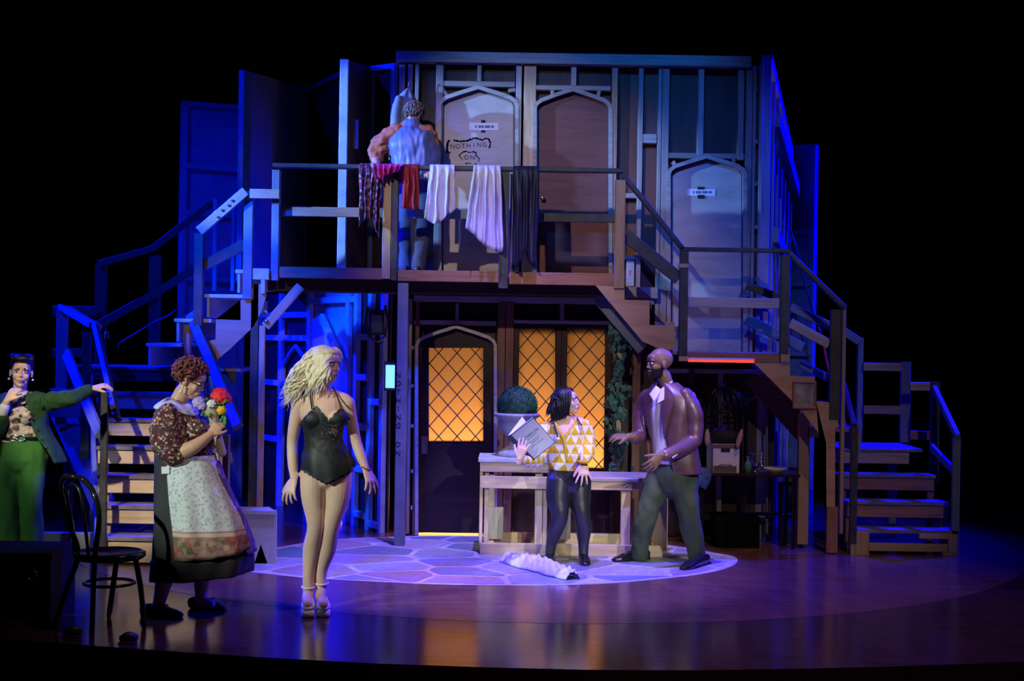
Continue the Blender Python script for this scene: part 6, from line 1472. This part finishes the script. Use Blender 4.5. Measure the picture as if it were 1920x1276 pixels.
# ================================================================== LAUNDRY ON THE RAIL, COAT
RZt = zr + 0.018
def hang(name, x0, x1, yl, yr, mat, label, cat, folds=5, amp=0.02, taper=0.0, bulge=0.0, tail=None, seed=0, group=None, back=0.3):
    """cloth folded over the balcony rail: short back drop, over the top, long front drop; pixel bounds at the bottom left/right"""
    A = P(x0, 313, YR - 0.05); B = P(x1, 313, YR - 0.05); nu = 44; rows = []
    bm = bmesh.new()
    prof = []   # (y offset, z, s) going from the back hem over the rail to the front hem
    for k in range(5): prof.append((0.085, RZt - back * (1 - k / 5), None))
    for a in (0.15, 0.35, 0.5, 0.65, 0.85): prof.append((0.02 + 0.066 * math.cos(a * math.pi), RZt + 0.012 * math.sin(a * math.pi), None))
    for k in range(1, 19): prof.append((-0.055, None, k / 18))
    for (yo, z, s) in prof:
        row = []
        for i in range(nu + 1):
            u = i / nu; x = A.x + (B.x - A.x) * u
            if s is None: row.append(bm.verts.new((x, YR + yo, z))); continue
            lowz = P(0, yl + (yr - yl) * u, YR).z; lowz = P((x0 + x1) / 2, yl + (yr - yl) * u, YR).z
            if tail: lowz += tail(u)
            z_ = RZt + (lowz - RZt) * s
            xm = (A.x + B.x) / 2; xx = xm + (x - xm) * (1 + taper * s) + bulge * s * (1 - u) + 0.012 * noise.noise(V((u * 3, s * 3, seed)))
            f = amp * min(1, s * 3) * (math.sin(u * folds * 6.283 + seed + 1.2 * s) + 0.5 * math.sin(u * folds * 11 + seed * 2)) + 0.01 * noise.noise(V((u * 8, s * 8, seed)))
            row.append(bm.verts.new((xx, YR + yo - abs(amp) * 1.2 * min(1, s * 3) + f - 0.012 * s, z_)))
        rows.append(row)
    for j in range(len(rows) - 1):
        for i in range(nu): bm.faces.new((rows[j][i], rows[j][i + 1], rows[j + 1][i + 1], rows[j + 1][i]))
    o = bm_obj(name, bm, None, mat, True, origin=(A + B) / 2); md = o.modifiers.new('s', 'SOLIDIFY'); md.thickness = 0.005
    tag(o, label, cat, group); return o
plain('sheer_white', (0.62, 0.60, 0.82), 0.8, var=0.06); plain('magenta_cloth', (0.6, 0.02, 0.22), 0.7, var=0.5, scale=14); plain('red_cloth', (0.28, 0.008, 0.014), 0.7); plain('navy_cloth', (0.012, 0.014, 0.035), 0.6)
hang('floral_shirt', 674, 715, 410, 430, 'dark_floral', 'purple floral shirt draped over the balcony rail, leftmost garment', 'shirt', 4, 0.025, -0.1, 0.0, lambda u: 0.12 * math.sin(u * 3.1) - 0.08, 2)
hang('magenta_scarf', 700, 757, 340, 322, 'magenta_cloth', 'bunched magenta scarf lying over the rail beside the floral shirt', 'scarf', 5, 0.035, -0.25, 0.0, None, 5, back=0.15)
hang('red_trousers', 757, 785, 392, 395, 'red_cloth', 'red garment hanging on the rail behind the balcony post', 'garment', 2, 0.02, 0.25, 0, None, 1)
hang('white_nightgown', 806, 852, 405, 400, 'sheer_white', 'short white slip hanging on the rail, left of the two white garments', 'slip', 3, 0.022, 0.12, -0.02, lambda u: -0.09 * (1 - abs(2 * u - 0.7)) , 3)
hang('white_dress', 888, 938, 430, 470, 'sheer_white', 'long white dress hanging on the rail, right of the two white garments', 'dress', 4, 0.03, 0.35, -0.02, lambda u: -0.10 * u * math.sin(u * 3.1), 4)
hang('black_trousers', 963, 1010, 505, 500, 'navy_cloth', 'dark navy trousers hanging long over the rail next to the white dress', 'trousers', 3, 0.028, 0.0, 0, lambda u: 0.14 * math.exp(-((u - 0.5) / 0.16) ** 2), 6)
# coat on a hanger behind the man
ct = empty('hanging_coat', P(758, 215, 12.93), 'grey-blue coat on a hanger against the stud wall', 'coat')
bm = bmesh.new(); g = []
for j, (y, hw, dp, cxp) in enumerate([(165, 3, .02, 766), (172, 9, .04, 764), (183, 18, .055, 761), (196, 22, .065, 758), (225, 25, .075, 757), (270, 27, .08, 757), (300, 28, .08, 757)]):
    c = P(cxp, y, 12.84); g.append([bm.verts.new(c + V((math.cos(a) * hw * 12.8 / F * (1 + 0.05 * math.sin(a * 5)), math.sin(a) * dp * (1 + 0.15 * math.sin(a * 6)), 0))) for a in [6.283 * k / 30 for k in range(30)]])
for j in range(len(g) - 1):
    for k in range(30): bm.faces.new((g[j][k], g[j][(k + 1) % 30], g[j + 1][(k + 1) % 30], g[j + 1][k]))
bm.faces.new(g[0])
plain('coat_grey', (0.22, 0.27, 0.33), 0.8)
bm_obj('coat_body', bm, ct, 'coat_grey', True)
bm = bmesh.new(); sloft(bm, [P(748, 185, 12.78), P(742, 215, 12.76), P(741, 255, 12.76)], [0.035, 0.045, 0.04], n=12); bm_obj('coat_sleeve', bm, ct, 'coat_grey', True)
bm = bmesh.new(); tube(bm, [P(766, 166, 12.84), P(766, 156, 12.84), P(769, 151, 12.84), P(772, 155, 12.84)], 0.004, 6); bm_obj('hanger_hook', bm, ct, 'metal', True)

# ================================================================== FURNITURE AND PROPS
# ---- bench counter of raw 2x4s
bn = empty('workbench', (0.4, 11.9, 0), 'raw pine window-seat frame with higher left end, standing on the patio edge', 'bench')
YB = FP(1000, 1042).y
rb('foot_rail', bn, 900, 1020, 1242, 1042, YB, 0.04, 'pine_pale')
rb('mid_rail', bn, 901, 894, 1185, 917, YB + 0.005, 0.04, 'pine_pale'); rb('top_rail', bn, 901, 865, 1028, 885, YB, 0.04, 'pine_pale')
for x0, x1, y0 in ((899, 905, 866), (908, 916, 880), (1003, 1017, 886), (1018, 1026, 916)): rb('leg', bn, x0, y0, x1, 1022, YB + 0.045, 0.06, 'pine_pale')
rb('leg', bn, 1164, 916, 1182, 1020, YB + 0.045, 0.06, 'pine_pale'); rb('leg', bn, 1222, 905, 1251, 1032, YB + 0.10, 0.06, 'pine_pale'); rb('leg', bn, 1232, 915, 1252, 1030, YB + .35, 0.06, 'pine_pale'); rb('mid_rail', bn, 1185, 893, 1240, 917, YB + 0.1, 0.04, 'pine_pale')
p0, p1 = P(897, 861, YB), P(1030, 861, YB); box('bench_top', bn, p0.x, p1.x, YB - 0.01, YB + 0.55, p0.z - 0.02, p0.z + 0.012, 'pale_blue_paint')
q0, q1 = P(1030, 893, YB), P(1245, 893, YB); box('bench_top', bn, q0.x, q1.x, YB - 0.01, YB + 0.6, q0.z - 0.035, q0.z - 0.005, 'grey_pine')
box('foot_rail', bn, p0.x + 0.05, q1.x - 0.05, YB + 0.55, YB + 0.59, 0.02, 0.12, 'pine_pale')
for x in (915, 1005, 1165, 1228): 
    p = P(x, 900, YB + .5); box('leg', bn, p.x, p.x + 0.06, YB + 0.5, YB + 0.545, 0.12 if x == 0 else 0.0, q0.z - 0.04, 'pine_pale')
for x0, x1 in ((912, 944), (1034, 1070)): rb('back_board', bn, x0, 950, x1, 1010, YB + 0.45, 0.02, 'grey_pine')
# ---- urn with topiary ball on the left end
zt = p0.z + 0.012; uc = P(968, 855, YB + 0.27); uc.z = zt
ur = empty('urn', uc, 'lavender-grey stone urn planter on the bench beside the window', 'urn')
plain('urn_stone', (0.34, 0.34, 0.38), 0.7, var=0.3, scale=14)
S = (YB + 0.27) / F
prof = [(0.001, 0), (34 * S, 0), (36 * S, 3 * S), (34 * S, 8 * S), (24 * S, 14 * S), (14 * S, 22 * S), (11 * S, 30 * S), (13 * S, 35 * S), (22 * S, 40 * S), (30 * S, 47 * S), (35 * S, 58 * S), (36 * S, 70 * S), (42 * S, 74 * S), (44 * S, 78 * S), (40 * S, 81 * S), (34 * S, 80 * S), (30 * S, 72 * S), (0.001, 70 * S)]
bm = bmesh.new(); lathe(bm, uc, prof, 36); bm_obj('urn_body', bm, ur, 'urn_stone', True)
plain('topiary_green', (0.02, 0.10, 0.055), 0.8, var=0.5, scale=30, bump=0.5); plain('leaf_teal', (0.035, 0.17, 0.10), 0.5, var=0.5, scale=40)
tc_ = P(970, 762, YB + 0.27)
tp = empty('topiary_ball', tc_, 'clipped dark green topiary ball planted in the stone urn', 'topiary')
bm = bmesh.new(); bmesh.ops.create_icosphere(bm, subdivisions=4, radius=37 * S, matrix=Matrix.Translation(tc_))
for v in bm.verts: v.co += (v.co - tc_).normalized() * 0.006 * noise.noise(v.co * 60)
bm_obj('foliage_core', bm, tp, 'topiary_green', True)
rh = random.Random(9); vs, fs = [], []
for i in range(5200):
    d = V((rh.gauss(0, 1), rh.gauss(0, 1), rh.gauss(0, 1))).normalized(); c = tc_ + d * 36.5 * S * rh.uniform(0.97, 1.02); t = d.cross(V((rh.random(), rh.random(), rh.random()))).normalized(); q = (d + t * rh.uniform(-.8, .8)).normalized() * rh.uniform(0.010, 0.02)
    k = len(vs); vs += [c - t * 0.0035, c + t * 0.0035, c + q]; fs.append((k, k + 1, k + 2))
me = bpy.data.meshes.new('foliage'); me.from_pydata([V(v) - tc_ for v in vs], [], fs); tag(link('foliage', me, tp, 'leaf_teal', Matrix.Translation(tc_)), kind='stuff')
# ---- ivy on the pale post by the window
iv = empty('ivy_post', P(1160, 890, 12.85), 'pale wooden post wound with blue-green ivy, right of the windows', 'plant')
rb('post', iv, 1156, 600, 1165, 895, 12.83, 0.05, 'pine'); 
bm = bmesh.new(); tube(bm, [P(1160 + 10 * math.sin(k * 0.5), 610 + k * 5.4, 12.80 - 0.02 * math.cos(k * 0.5)) for k in range(52)], 0.006, 6); bm_obj('stem', bm, iv, 'leaf_green', True)
plain('ivy_teal', (0.05, 0.17, 0.12), 0.5, var=0.5); lm = []
for i in range(3):
    me = bpy.data.meshes.new('leaf'); r_ = (0.028, 0.035, 0.042)[i]
    pts = [(0, -1), (0.55, -0.75), (0.95, -0.1), (0.45, 0.2), (0, 1.1), (-0.45, 0.2), (-0.95, -0.1), (-0.55, -0.75)]
    me.from_pydata([(0, -0.25 * r_, 0)] + [(x * r_, 0.12 * r_ * (x * x), z * r_) for x, z in pts], [], [(0, 1 + k, 1 + (k + 1) % 8) for k in range(8)]); me.materials.append(MATS['ivy_teal']); lm.append(me)
for i in range(150):
    y = rh.uniform(606, 888); sp = 9 + 7 * math.sin(y * 0.045) ** 2; c = P(1158 + rh.gauss(0, sp * 0.8), y, 12.79 - rh.uniform(-.03, .05))
    mw = Matrix.Translation(c) @ Matrix.Rotation(rh.uniform(-.9, .9), 4, 'Z') @ Matrix.Rotation(rh.uniform(0, 6.28), 4, 'Y') @ Matrix.Rotation(rh.uniform(-.6, .6), 4, 'X')
    link('leaf', rh.choice(lm), iv, None, mw)
# ---- prop table at right under the landing
YT = 12.45
pt = empty('prop_table', (P(1400, 885, YT).x, YT, 0), 'dark narrow prop table under the right landing', 'table')
t0, t1 = P(1308, 886, YT), P(1500, 886, YT); zt2 = t0.z
plain('table_dark', (0.03, 0.012, 0.014), 0.3)
box('tabletop', pt, t0.x, t1.x, YT - 0.02, YT + 0.42, zt2 - 0.025, zt2, 'table_dark')
for x in (t0.x + 0.03, t1.x - 0.06):
    for y in (YT + 0.01, YT + 0.36): box('leg', pt, x, x + 0.03, y, y + 0.03, 0, zt2 - 0.025, 'black_gloss')
box('cross_rail', pt, t0.x + 0.05, t1.x - 0.05, YT + 0.36, YT + 0.38, 0.25, 0.28, 'black_gloss')
def QT(x, y, dy=0.1): return P(x, y, YT + dy)
# storage box with lid and slot
b0, b1 = QT(1336, 886), QT(1386, 833); sb = empty('file_box', V(((b0.x + b1.x) / 2, YT + 0.2, zt2)), 'white cardboard file box with hand slot standing on the prop table', 'box')
H_ = b1.z - zt2; prism_pts('box_body', sb, [(b0.x, YT + .08, zt2), (b1.x, YT + .08, zt2), (b1.x, YT + .08, zt2 + H_), (b0.x, YT + .08, zt2 + H_)], 0.25, 'white_card')
plain('box_band', (0.16, 0.13, 0.13), 0.7)
rbx = lambda n_, x0, y0, x1, y1, m_, dy: rb(n_, sb, x0, y0, x1, y1, YT + dy, 0.004, m_)
rbx('lid_band', 1337, 833, 1386, 840, 'box_band', 0.074); rbx('hand_slot', 1352, 840, 1369, 847, 'ink', 0.074); rbx('base_band', 1338, 873, 1381, 884, 'box_band', 0.074)
bm = bmesh.new(); tube(bm, [P(x, y, YT + .07) for x, y in [(1347, 873), (1352, 870), (1359, 869), (1367, 870), (1372, 873)]], 0.004, 6); bm_obj('box_handle', bm, sb, 'metal', True)
bc = empty('black_bag', V((QT(1358, 0).x, YT + .2, zt2 + H_)), 'black bag lying on top of the white file box', 'bag')
bm = bmesh.new(); sloft(bm, [QT(1334, 822, .2), QT(1345, 817, .2), QT(1358, 816, .2), QT(1370, 818, .2), QT(1382, 823, .2)], [(0.05, 0.05), (0.08, 0.07), (0.085, 0.075), (0.08, 0.07), (0.05, 0.05)], (0, 1, 0)); remesh('bag_body', bm, bc, 'black_knit', 0.01, 3, disp=wr(0.012, 14))
bm = bmesh.new(); tube(bm, [QT(1348, 805, .16), QT(1352, 798, .15), QT(1362, 797, .15), QT(1368, 804, .16)], 0.008, 6); bm_obj('bag_strap', bm, bc, 'black_knit', True)
wood('turned_wood', (0.6, 0.36, 0.22), (0.45, 0.25, 0.14))
for i, (x0, y0, x1, y1, lb) in enumerate(((1326, 832, 1326, 806, 'left'), (1383, 836, 1391, 806, 'right'))):
    a, b_ = QT(x0, y0, .03), QT(x1, y1, .03); bm = bmesh.new(); sloft(bm, [a, a.lerp(b_, .3), a.lerp(b_, .7), b_], [0.016, 0.024, 0.022, 0.012], n=12)
    tag(bm_obj('wooden_handle', bm, None, 'turned_wood', True), 'pale turned wooden handle standing at the %s end of the white file box' % lb, 'handle')
for x in (1324, 1333): pass
pc_ = empty('pole_stand', QT(1329, 886), 'slim grey upright post beside the white file box', 'post'); rb('post', pc_, 1325, 826, 1333, 886, YT + .04, 0.03, 'blue_grey_paint')
# silver candlesticks, bottle, bowl, plate, baubles
def stick(c, h, r, label, mat, cat, name, prof):
    bm = bmesh.new(); lathe(bm, c, [(r * a, h * b_) for a, b_ in prof], 20); tag(bm_obj(name, bm, None, mat, True, origin=c), label, cat)
plain('silver', (0.75, 0.78, 0.85), 0.12, 1.0, bump=0); plain('green_glass', (0.1, 0.35, 0.3), 0.08, bump=0, spec=0.8); plain('blue_glass', (0.04, 0.08, 0.7), 0.08, bump=0)
cs = [(0.001, 0), (1, 0), (1, .04), (.35, .10), (.22, .2), (.45, .27), (.2, .34), (.2, .55), (.5, .62), (.22, .7), (.25, .85), (.6, .92), (.6, 1), (0.001, 1)]
def onT(x, dy=0.1): p = P(x, 880, YT + dy); p.z = zt2; return p
stick(onT(1428), 0.19, 0.035, 'tall silver candlestick on the prop table beside the plate', 'silver', 'candlestick', 'candlestick', cs)
stick(onT(1402, .12), 0.14, 0.03, 'greenish glass bottle on the prop table next to the file box', 'green_glass', 'bottle', 'bottle', [(0.001, 0), (1, 0), (1, .5), (.8, .62), (.35, .72), (.35, .92), (.45, .94), (.45, 1), (0.001, 1)])
stick(onT(1409, .16), 0.17, 0.03, 'blue glass bottle behind the small glassware on the prop table', 'blue_glass', 'bottle', 'bottle', [(0.001, 0), (1, 0), (1.1, .4), (.8, .55), (.3, .65), (.3, .85), (.9, .9), (.9, 1), (0.001, 1)])
stick(onT(1419, .1), 0.09, 0.032, 'small stemmed glass between the bottles and the candlestick', 'silver', 'glass', 'stemmed_glass', [(0.001, 0), (.8, 0), (.8, .05), (.12, .1), (.12, .45), (.9, .6), (1, 1), (.9, 1), (.8, .65), (0.001, .55)])
stick(onT(1452, .14), 0.045, 0.105, 'wide pale shallow bowl on the right half of the prop table', 'white_card', 'bowl', 'bowl', [(0.001, 0), (.5, 0), (.55, .15), (.9, .6), (1, 1), (.95, 1), (.6, .35), (0.001, .25)])
for i, (x, dy, lb, m_) in enumerate(((1416, .02, 'leftmost, orange-tinted', 'brass'), (1426, .02, 'middle, silvery', 'silver'), (1435, .02, 'rightmost, bluish', 'blue_glass'))):
    c = onT(x, dy); bm = bmesh.new(); ell(bm, c + V((0, 0, 0.016)), (0.016,) * 3); tag(bm_obj('bauble', bm, None, m_, True), 'tiny shiny ball on the prop table edge, %s of three' % lb, 'bauble', 'shiny balls on the prop table')
bm = bmesh.new(); sloft(bm, [P(1318, 884, YT - .05), P(1316, 898, YT - .06), P(1322, 916, YT - .06)], [(0.07, 0.03), (0.075, 0.035), (0.02, 0.02)], (1, 0, 0)); plain('blue_cloth', (0.05, 0.1, 0.3), 0.8)
tag(remesh('hanging_cloth', bm, None, 'blue_cloth', 0.009, 3, disp=wr(0.02, 14)), 'dark blue cloth hanging off the left end of the prop table', 'cloth')
# dark domed birdcage behind the table
dc = P(1357, 770, 12.82); dm = empty('dome_cage', V((dc.x, 12.82, zt2)), 'dark glossy dome-shaped cage standing behind the file box', 'cage')
Rr = 44 * 12.8 / F; bm = bmesh.new()
for k in range(18):
    a = 6.283 * k / 18; pts = [dc + V((math.cos(a) * Rr, math.sin(a) * Rr * 0.3, -0.50))] + [dc + V((math.cos(a) * Rr * math.cos(e * 1.57), math.sin(a) * Rr * 0.3 * math.cos(e * 1.57), Rr * math.sin(e * 1.57))) for e in [q / 7 for q in range(7)]] + [dc + V((0, 0, Rr))]
    tube(bm, pts, 0.006, 6)
for z_ in (0, -0.2, -0.4): tube(bm, [dc + V((math.cos(a) * Rr, math.sin(a) * Rr * 0.3, z_)) for a in [6.283 * k / 30 for k in range(31)]], 0.008, 6)
bm_obj('cage_wires', bm, dm, 'black_gloss', True)
bm = bmesh.new(); tube(bm, [dc + V((0, 0, Rr)), dc + V((0, 0, Rr + 0.03)), dc + V((0.015, 0, Rr + 0.045)), dc + V((0, 0, Rr + 0.06)), dc + V((-.015, 0, Rr + .045)), dc + V((0, 0, Rr + 0.03))], 0.005, 6); bm_obj('cage_ring', bm, dm, 'metal', True)
bm = bmesh.new(); lathe(bm, V((dc.x, 12.82, zt2 - .02)), [(0.001, 0), (0.10, 0), (0.10, .02), (0.001, .02)], 20); bm_obj('cage_base', bm, dm, 'black_gloss', True)
box('cage_shelf', dm, dc.x - 0.25, dc.x + 0.25, 12.74, 12.93, zt2 - 0.05, zt2 - 0.022, 'dark_stain_shade'); 
for x in (dc.x - 0.22, dc.x + 0.19): box('shelf_leg', dm, x, x + .03, 12.82, 12.85, 0, zt2 - 0.05, 'dark_stain_shade')
# arched trim behind
at = empty('arched_frame', P(1420, 1000, 12.9), 'arched frame with blue-lit edge leaning on the alcove wall', 'frame')
ribbon('arch_strip', at, [P(x, y, 12.88) for x, y in [(1398, 985), (1398, 770), (1403, 752), (1418, 744), (1432, 752), (1438, 775), (1438, 1000)]], 0.02, 0.03, 'blue_grey_paint')
# black case under the table, mirror, chair at right
def case(name, x0, x1, y0, y1, z0, z1, mat, label, cat):
    o = empty(name, V(((x0 + x1) / 2, (y0 + y1) / 2, z0)), label, cat)
    prism_pts('case_body', o, [(x0, y0, z0), (x1, y0, z0), (x1, y0, z1 - 0.06), (x0, y0, z1 - 0.06)], y1 - y0, mat)
    prism_pts('case_lid', o, [(x0 - .008, y0 - .008, z1 - 0.055), (x1 + .008, y0 - .008, z1 - 0.055), (x1 + .008, y0 - .008, z1), (x0 - .008, y0 - .008, z1)], y1 - y0 + .016, mat)
    return o
pA, pB = P(1344, 975, 12.5), P(1424, 975, 12.5); case('black_box', pA.x, pB.x, 12.48, 12.85, 0, 0.27, 'drape_black', 'plain black box on the floor under the prop table', 'box')
mr = empty('wall_mirror', P(1509, 740, YR - .03), 'small wood-framed mirror hanging on the right stair stringer', 'mirror')
plain('mirror_glass', (0.42, 0.42, 0.42), 0.25, 0.25, var=0.7, scale=9, bump=0)  # mottled grey base colour stands in for the mirror's reflection
for r_ in ((1487, 714, 1531, 718), (1487, 761, 1531, 766), (1487, 718, 1491, 761), (1527, 718, 1531, 761)): rb('mirror_frame', mr, *r_, YR - .03, 0.02, 'pine_red')
rb('mirror_glass', mr, 1491, 718, 1527, 761, YR - .018, 0.008, 'mirror_glass')
sc2 = empty('spindle_chair', P(1492, 1000, 12.6), 'black slatted chair behind the right end of the prop table', 'chair')
YC2 = 12.7
for x in (1461, 1496): rb('leg', sc2, x, 905, x + 5, 1016, YC2, 0.03, 'black_gloss')
for k in range(6): rb('spindle', sc2, 1467 + k * 5, 912, 1469 + k * 5, 958, YC2 + .01, 0.01, 'black_gloss')
rb('top_rail', sc2, 1460, 903, 1502, 911, YC2, 0.03, 'black_gloss'); s0, s1 = P(1458, 962, YC2), P(1504, 962, YC2); box('seat', sc2, s0.x, s1.x, YC2 - .1, YC2 + .03, s0.z - .03, s0.z, 'black_gloss')
for x in (s0.x + .01, s1.x - .04): box('leg', sc2, x, x + .03, YC2 - .1, YC2 - .07, 0, s0.z - .03, 'black_gloss')
# ---- grey end of a low bench
gb = empty('sawn_bench', FP(488, 1057), 'small grey painted bench with a V-cut end standing by the blue alcove', 'bench')
Yg2 = FP(488, 1057).y
def endpanel(dx, dy): 
    return prism_pts('end_panel', gb, [P(x, y, Yg2) + V((dx, dy, 0)) for x, y in [(458, 1058), (476, 1058), (489, 1020), (502, 1057), (518, 1057), (518, 956), (458, 960)]], 0.03, 'bench_grey')
endpanel(0, 0); endpanel(-0.09, 0.2)
e0, e1 = P(458, 956, Yg2), P(519, 956, Yg2); prism_pts('seat', gb, [(e0.x - .01, Yg2 - .02, e0.z - 0.03), (e1.x, Yg2 - .02, e0.z - 0.03), (e1.x, Yg2 - .02, e0.z), (e0.x - .01, Yg2 - .02, e0.z)], 0.25, 'bench_grey', n=(-.4, 1, 0))
# ---- black bentwood chair
bc_ = empty('bentwood_chair', FP(190, 1178), 'black bentwood cafe chair with round seat in the left foreground', 'chair')
sc0 = P(206, 1040, 8.72); sz = sc0.z; RS = 0.215
bm = bmesh.new(); lathe(bm, sc0, [(0.001, -0.02), (RS - .02, -0.02), (RS, -0.005), (RS, 0.018), (RS - .02, 0.026), (RS - .04, 0.016), (0.001, 0.010)], 40); bm_obj('seat', bm, bc_, 'black_gloss', True)
bm = bmesh.new(); tube(bm, [sc0 + V((0.15 * math.cos(a), 0.15 * math.sin(a), -0.17)) for a in [6.283 * k / 36 for k in range(37)]], 0.010, 8); bm_obj('foot_ring', bm, bc_, 'black_gloss', True)
def leg(a, top=None, z=0.0):
    bm = bmesh.new(); tube(bm, sub([tuple(q) for q in a], 4), [0.0175] * (4 * (len(a) - 1)) + [0.012], 10); bm_obj('leg', bm, bc_, 'black_gloss', True)
f1_, f2_, b1_, b2_ = FP(270, 1178), FP(204, 1156), FP(172, 1192), FP(100, 1180)
q1_, q2_ = sc0 + V((0.17, -0.04, -.02)), sc0 + V((0.0, 0.17, -.02)); leg([q1_, q1_.lerp(f1_, .5) + V((.01, 0, 0)), f1_]); leg([q2_, q2_.lerp(f2_, .5) + V((.0, 0, 0)), f2_])
# back hoop: both rear legs continue up into the hoop
A_ = sc0 + V((-0.035, -0.20, 0.0)); B_ = sc0 + V((-0.20, 0.02, 0.0))
hoop = [b1_, A_.lerp(b1_, .45), A_, P(186, 970, A_.y + .0), P(176, 925, A_.y + .02), P(158, 900, (A_.y + B_.y) / 2), P(135, 893, (A_.y + B_.y) / 2), P(118, 897, B_.y - .02), P(115, 925, B_.y), P(131, 985, B_.y), B_, B_.lerp(b2_, .45), b2_]
bm = bmesh.new(); tube(bm, sub([tuple(q) for q in hoop], 5), 0.017, 10); bm_obj('back_hoop', bm, bc_, 'black_gloss', True)
inn = [P(166, 1040, A_.y + .03), P(158, 970, A_.y + .05), P(151, 925, A_.y + .08), P(140, 908, (A_.y + B_.y) / 2), P(128, 912, B_.y - .05), P(126, 930, B_.y - .04), P(136, 990, B_.y), P(140, 1040, B_.y + .02)]
bm = bmesh.new(); tube(bm, sub([tuple(q) for q in inn], 5), 0.011, 8); bm_obj('inner_loop', bm, bc_, 'black_gloss', True)
plain('case_black', (0.006, 0.006, 0.007), 0.7, spec=0.2)
# ---- black case far left
tA = FP(-150, 1150); tB = FP(96, 1150); tk = empty('road_case', FP(20, 1150), 'black road case with a ring handle on the floor at far left', 'case')
Y0 = FP(40, 1166).y; zT = P(50, 1036, Y0).z; x0_, x1_ = P(-160, 1100, Y0).x, P(104, 1100, Y0 + .1).x
prism_pts('case_body', tk, [(x0_, Y0, 0), (x1_, Y0, 0), (x1_, Y0, zT - .05), (x0_, Y0, zT - .05)], 0.5, 'case_black'); prism_pts('case_lid', tk, [(x0_, Y0 - .01, zT - .045), (x1_ + .01, Y0 - .01, zT - .045), (x1_ + .01, Y0 - .01, zT), (x0_, Y0 - .01, zT)], 0.52, 'case_black')
bm = bmesh.new(); hp = P(60, 1078, Y0 - .012); tube(bm, [hp + V((0.03 * math.cos(a), 0, 0.03 * math.sin(a))) for a in [6.283 * k / 16 for k in range(17)]], 0.006, 6); bm_obj('ring_handle', bm, tk, 'metal', True)
# ---- small floor lamps at the stage lip
for i, (x, y) in enumerate(((135, 1200), (240, 1212))):
    c = FP(x, y - 6); fl_ = empty('footlight', c, 'small black footlight on the stage lip, %s of two' % ('left' if i == 0 else 'right'), 'footlight', 'footlights at the stage lip')
    bm = bmesh.new(); sloft(bm, [c + V((-.035, 0, .03)), c + V((0, 0, .04)), c + V((.035, .02, .035))], [0.02, 0.03, 0.024], n=12); bm_obj('housing', bm, fl_, 'black_paint', True)
    box('base', fl_, c.x - .05, c.x + .05, c.y - .03, c.y + .03, 0, 0.012, 'black_paint')
# ---- backstage work light behind the support post, and the black box above the alcove
wlp = P(730, 705, 12.9); wk = empty('work_light', wlp, 'small glowing pale blue light panel beside the lettered post', 'lamp')
m = emis('lamp_cool', (0.22, 0.60, 1.0), 1.5)
prism_pts('lamp_housing', wk, [(wlp.x - .05, 12.9, wlp.z - .13), (wlp.x + .05, 12.9, wlp.z - .13), (wlp.x + .05, 12.9, wlp.z + .13), (wlp.x - .05, 12.9, wlp.z + .13)], 0.04, 'black_paint')
rb('lamp_panel', wk, 723, 684, 740, 727, 12.885, 0.012, 'lamp_cool')
ebp = P(706, 600, 12.95); eb = empty('junction_box', ebp, 'dark cable junction box hanging high on the blue alcove studs', 'junction box')
prism_pts('box_body', eb, [P(x, y, 12.92) for x, y in [(692, 628), (720, 628), (720, 580), (692, 580)]], 0.1, 'black_paint'); prism_pts('box_cover', eb, [P(x, y, 12.905) for x, y in [(696, 624), (716, 624), (716, 590), (696, 590)]], 0.012, 'blue_grey_paint')
bm = bmesh.new(); tube(bm, [P(x, y, 12.9) for x, y in [(690, 575), (686, 600), (692, 630), (708, 640), (722, 630), (727, 600), (722, 572)]], 0.012, 8); bm_obj('cable_loop', bm, eb, 'black_paint', True)
# paper notice on the wall right of door 2
nt_ = rb('notice_card', None, 1174, 488, 1189, 536, YS - .03, 0.004, 'pale_blue_paint'); tag(nt_, 'pale notice card with a red line, low between the studs right of the brown door', 'card')
rb('red_line', nt_, 1176, 511, 1184, 513, YS - .036, 0.003, 'red_cable')
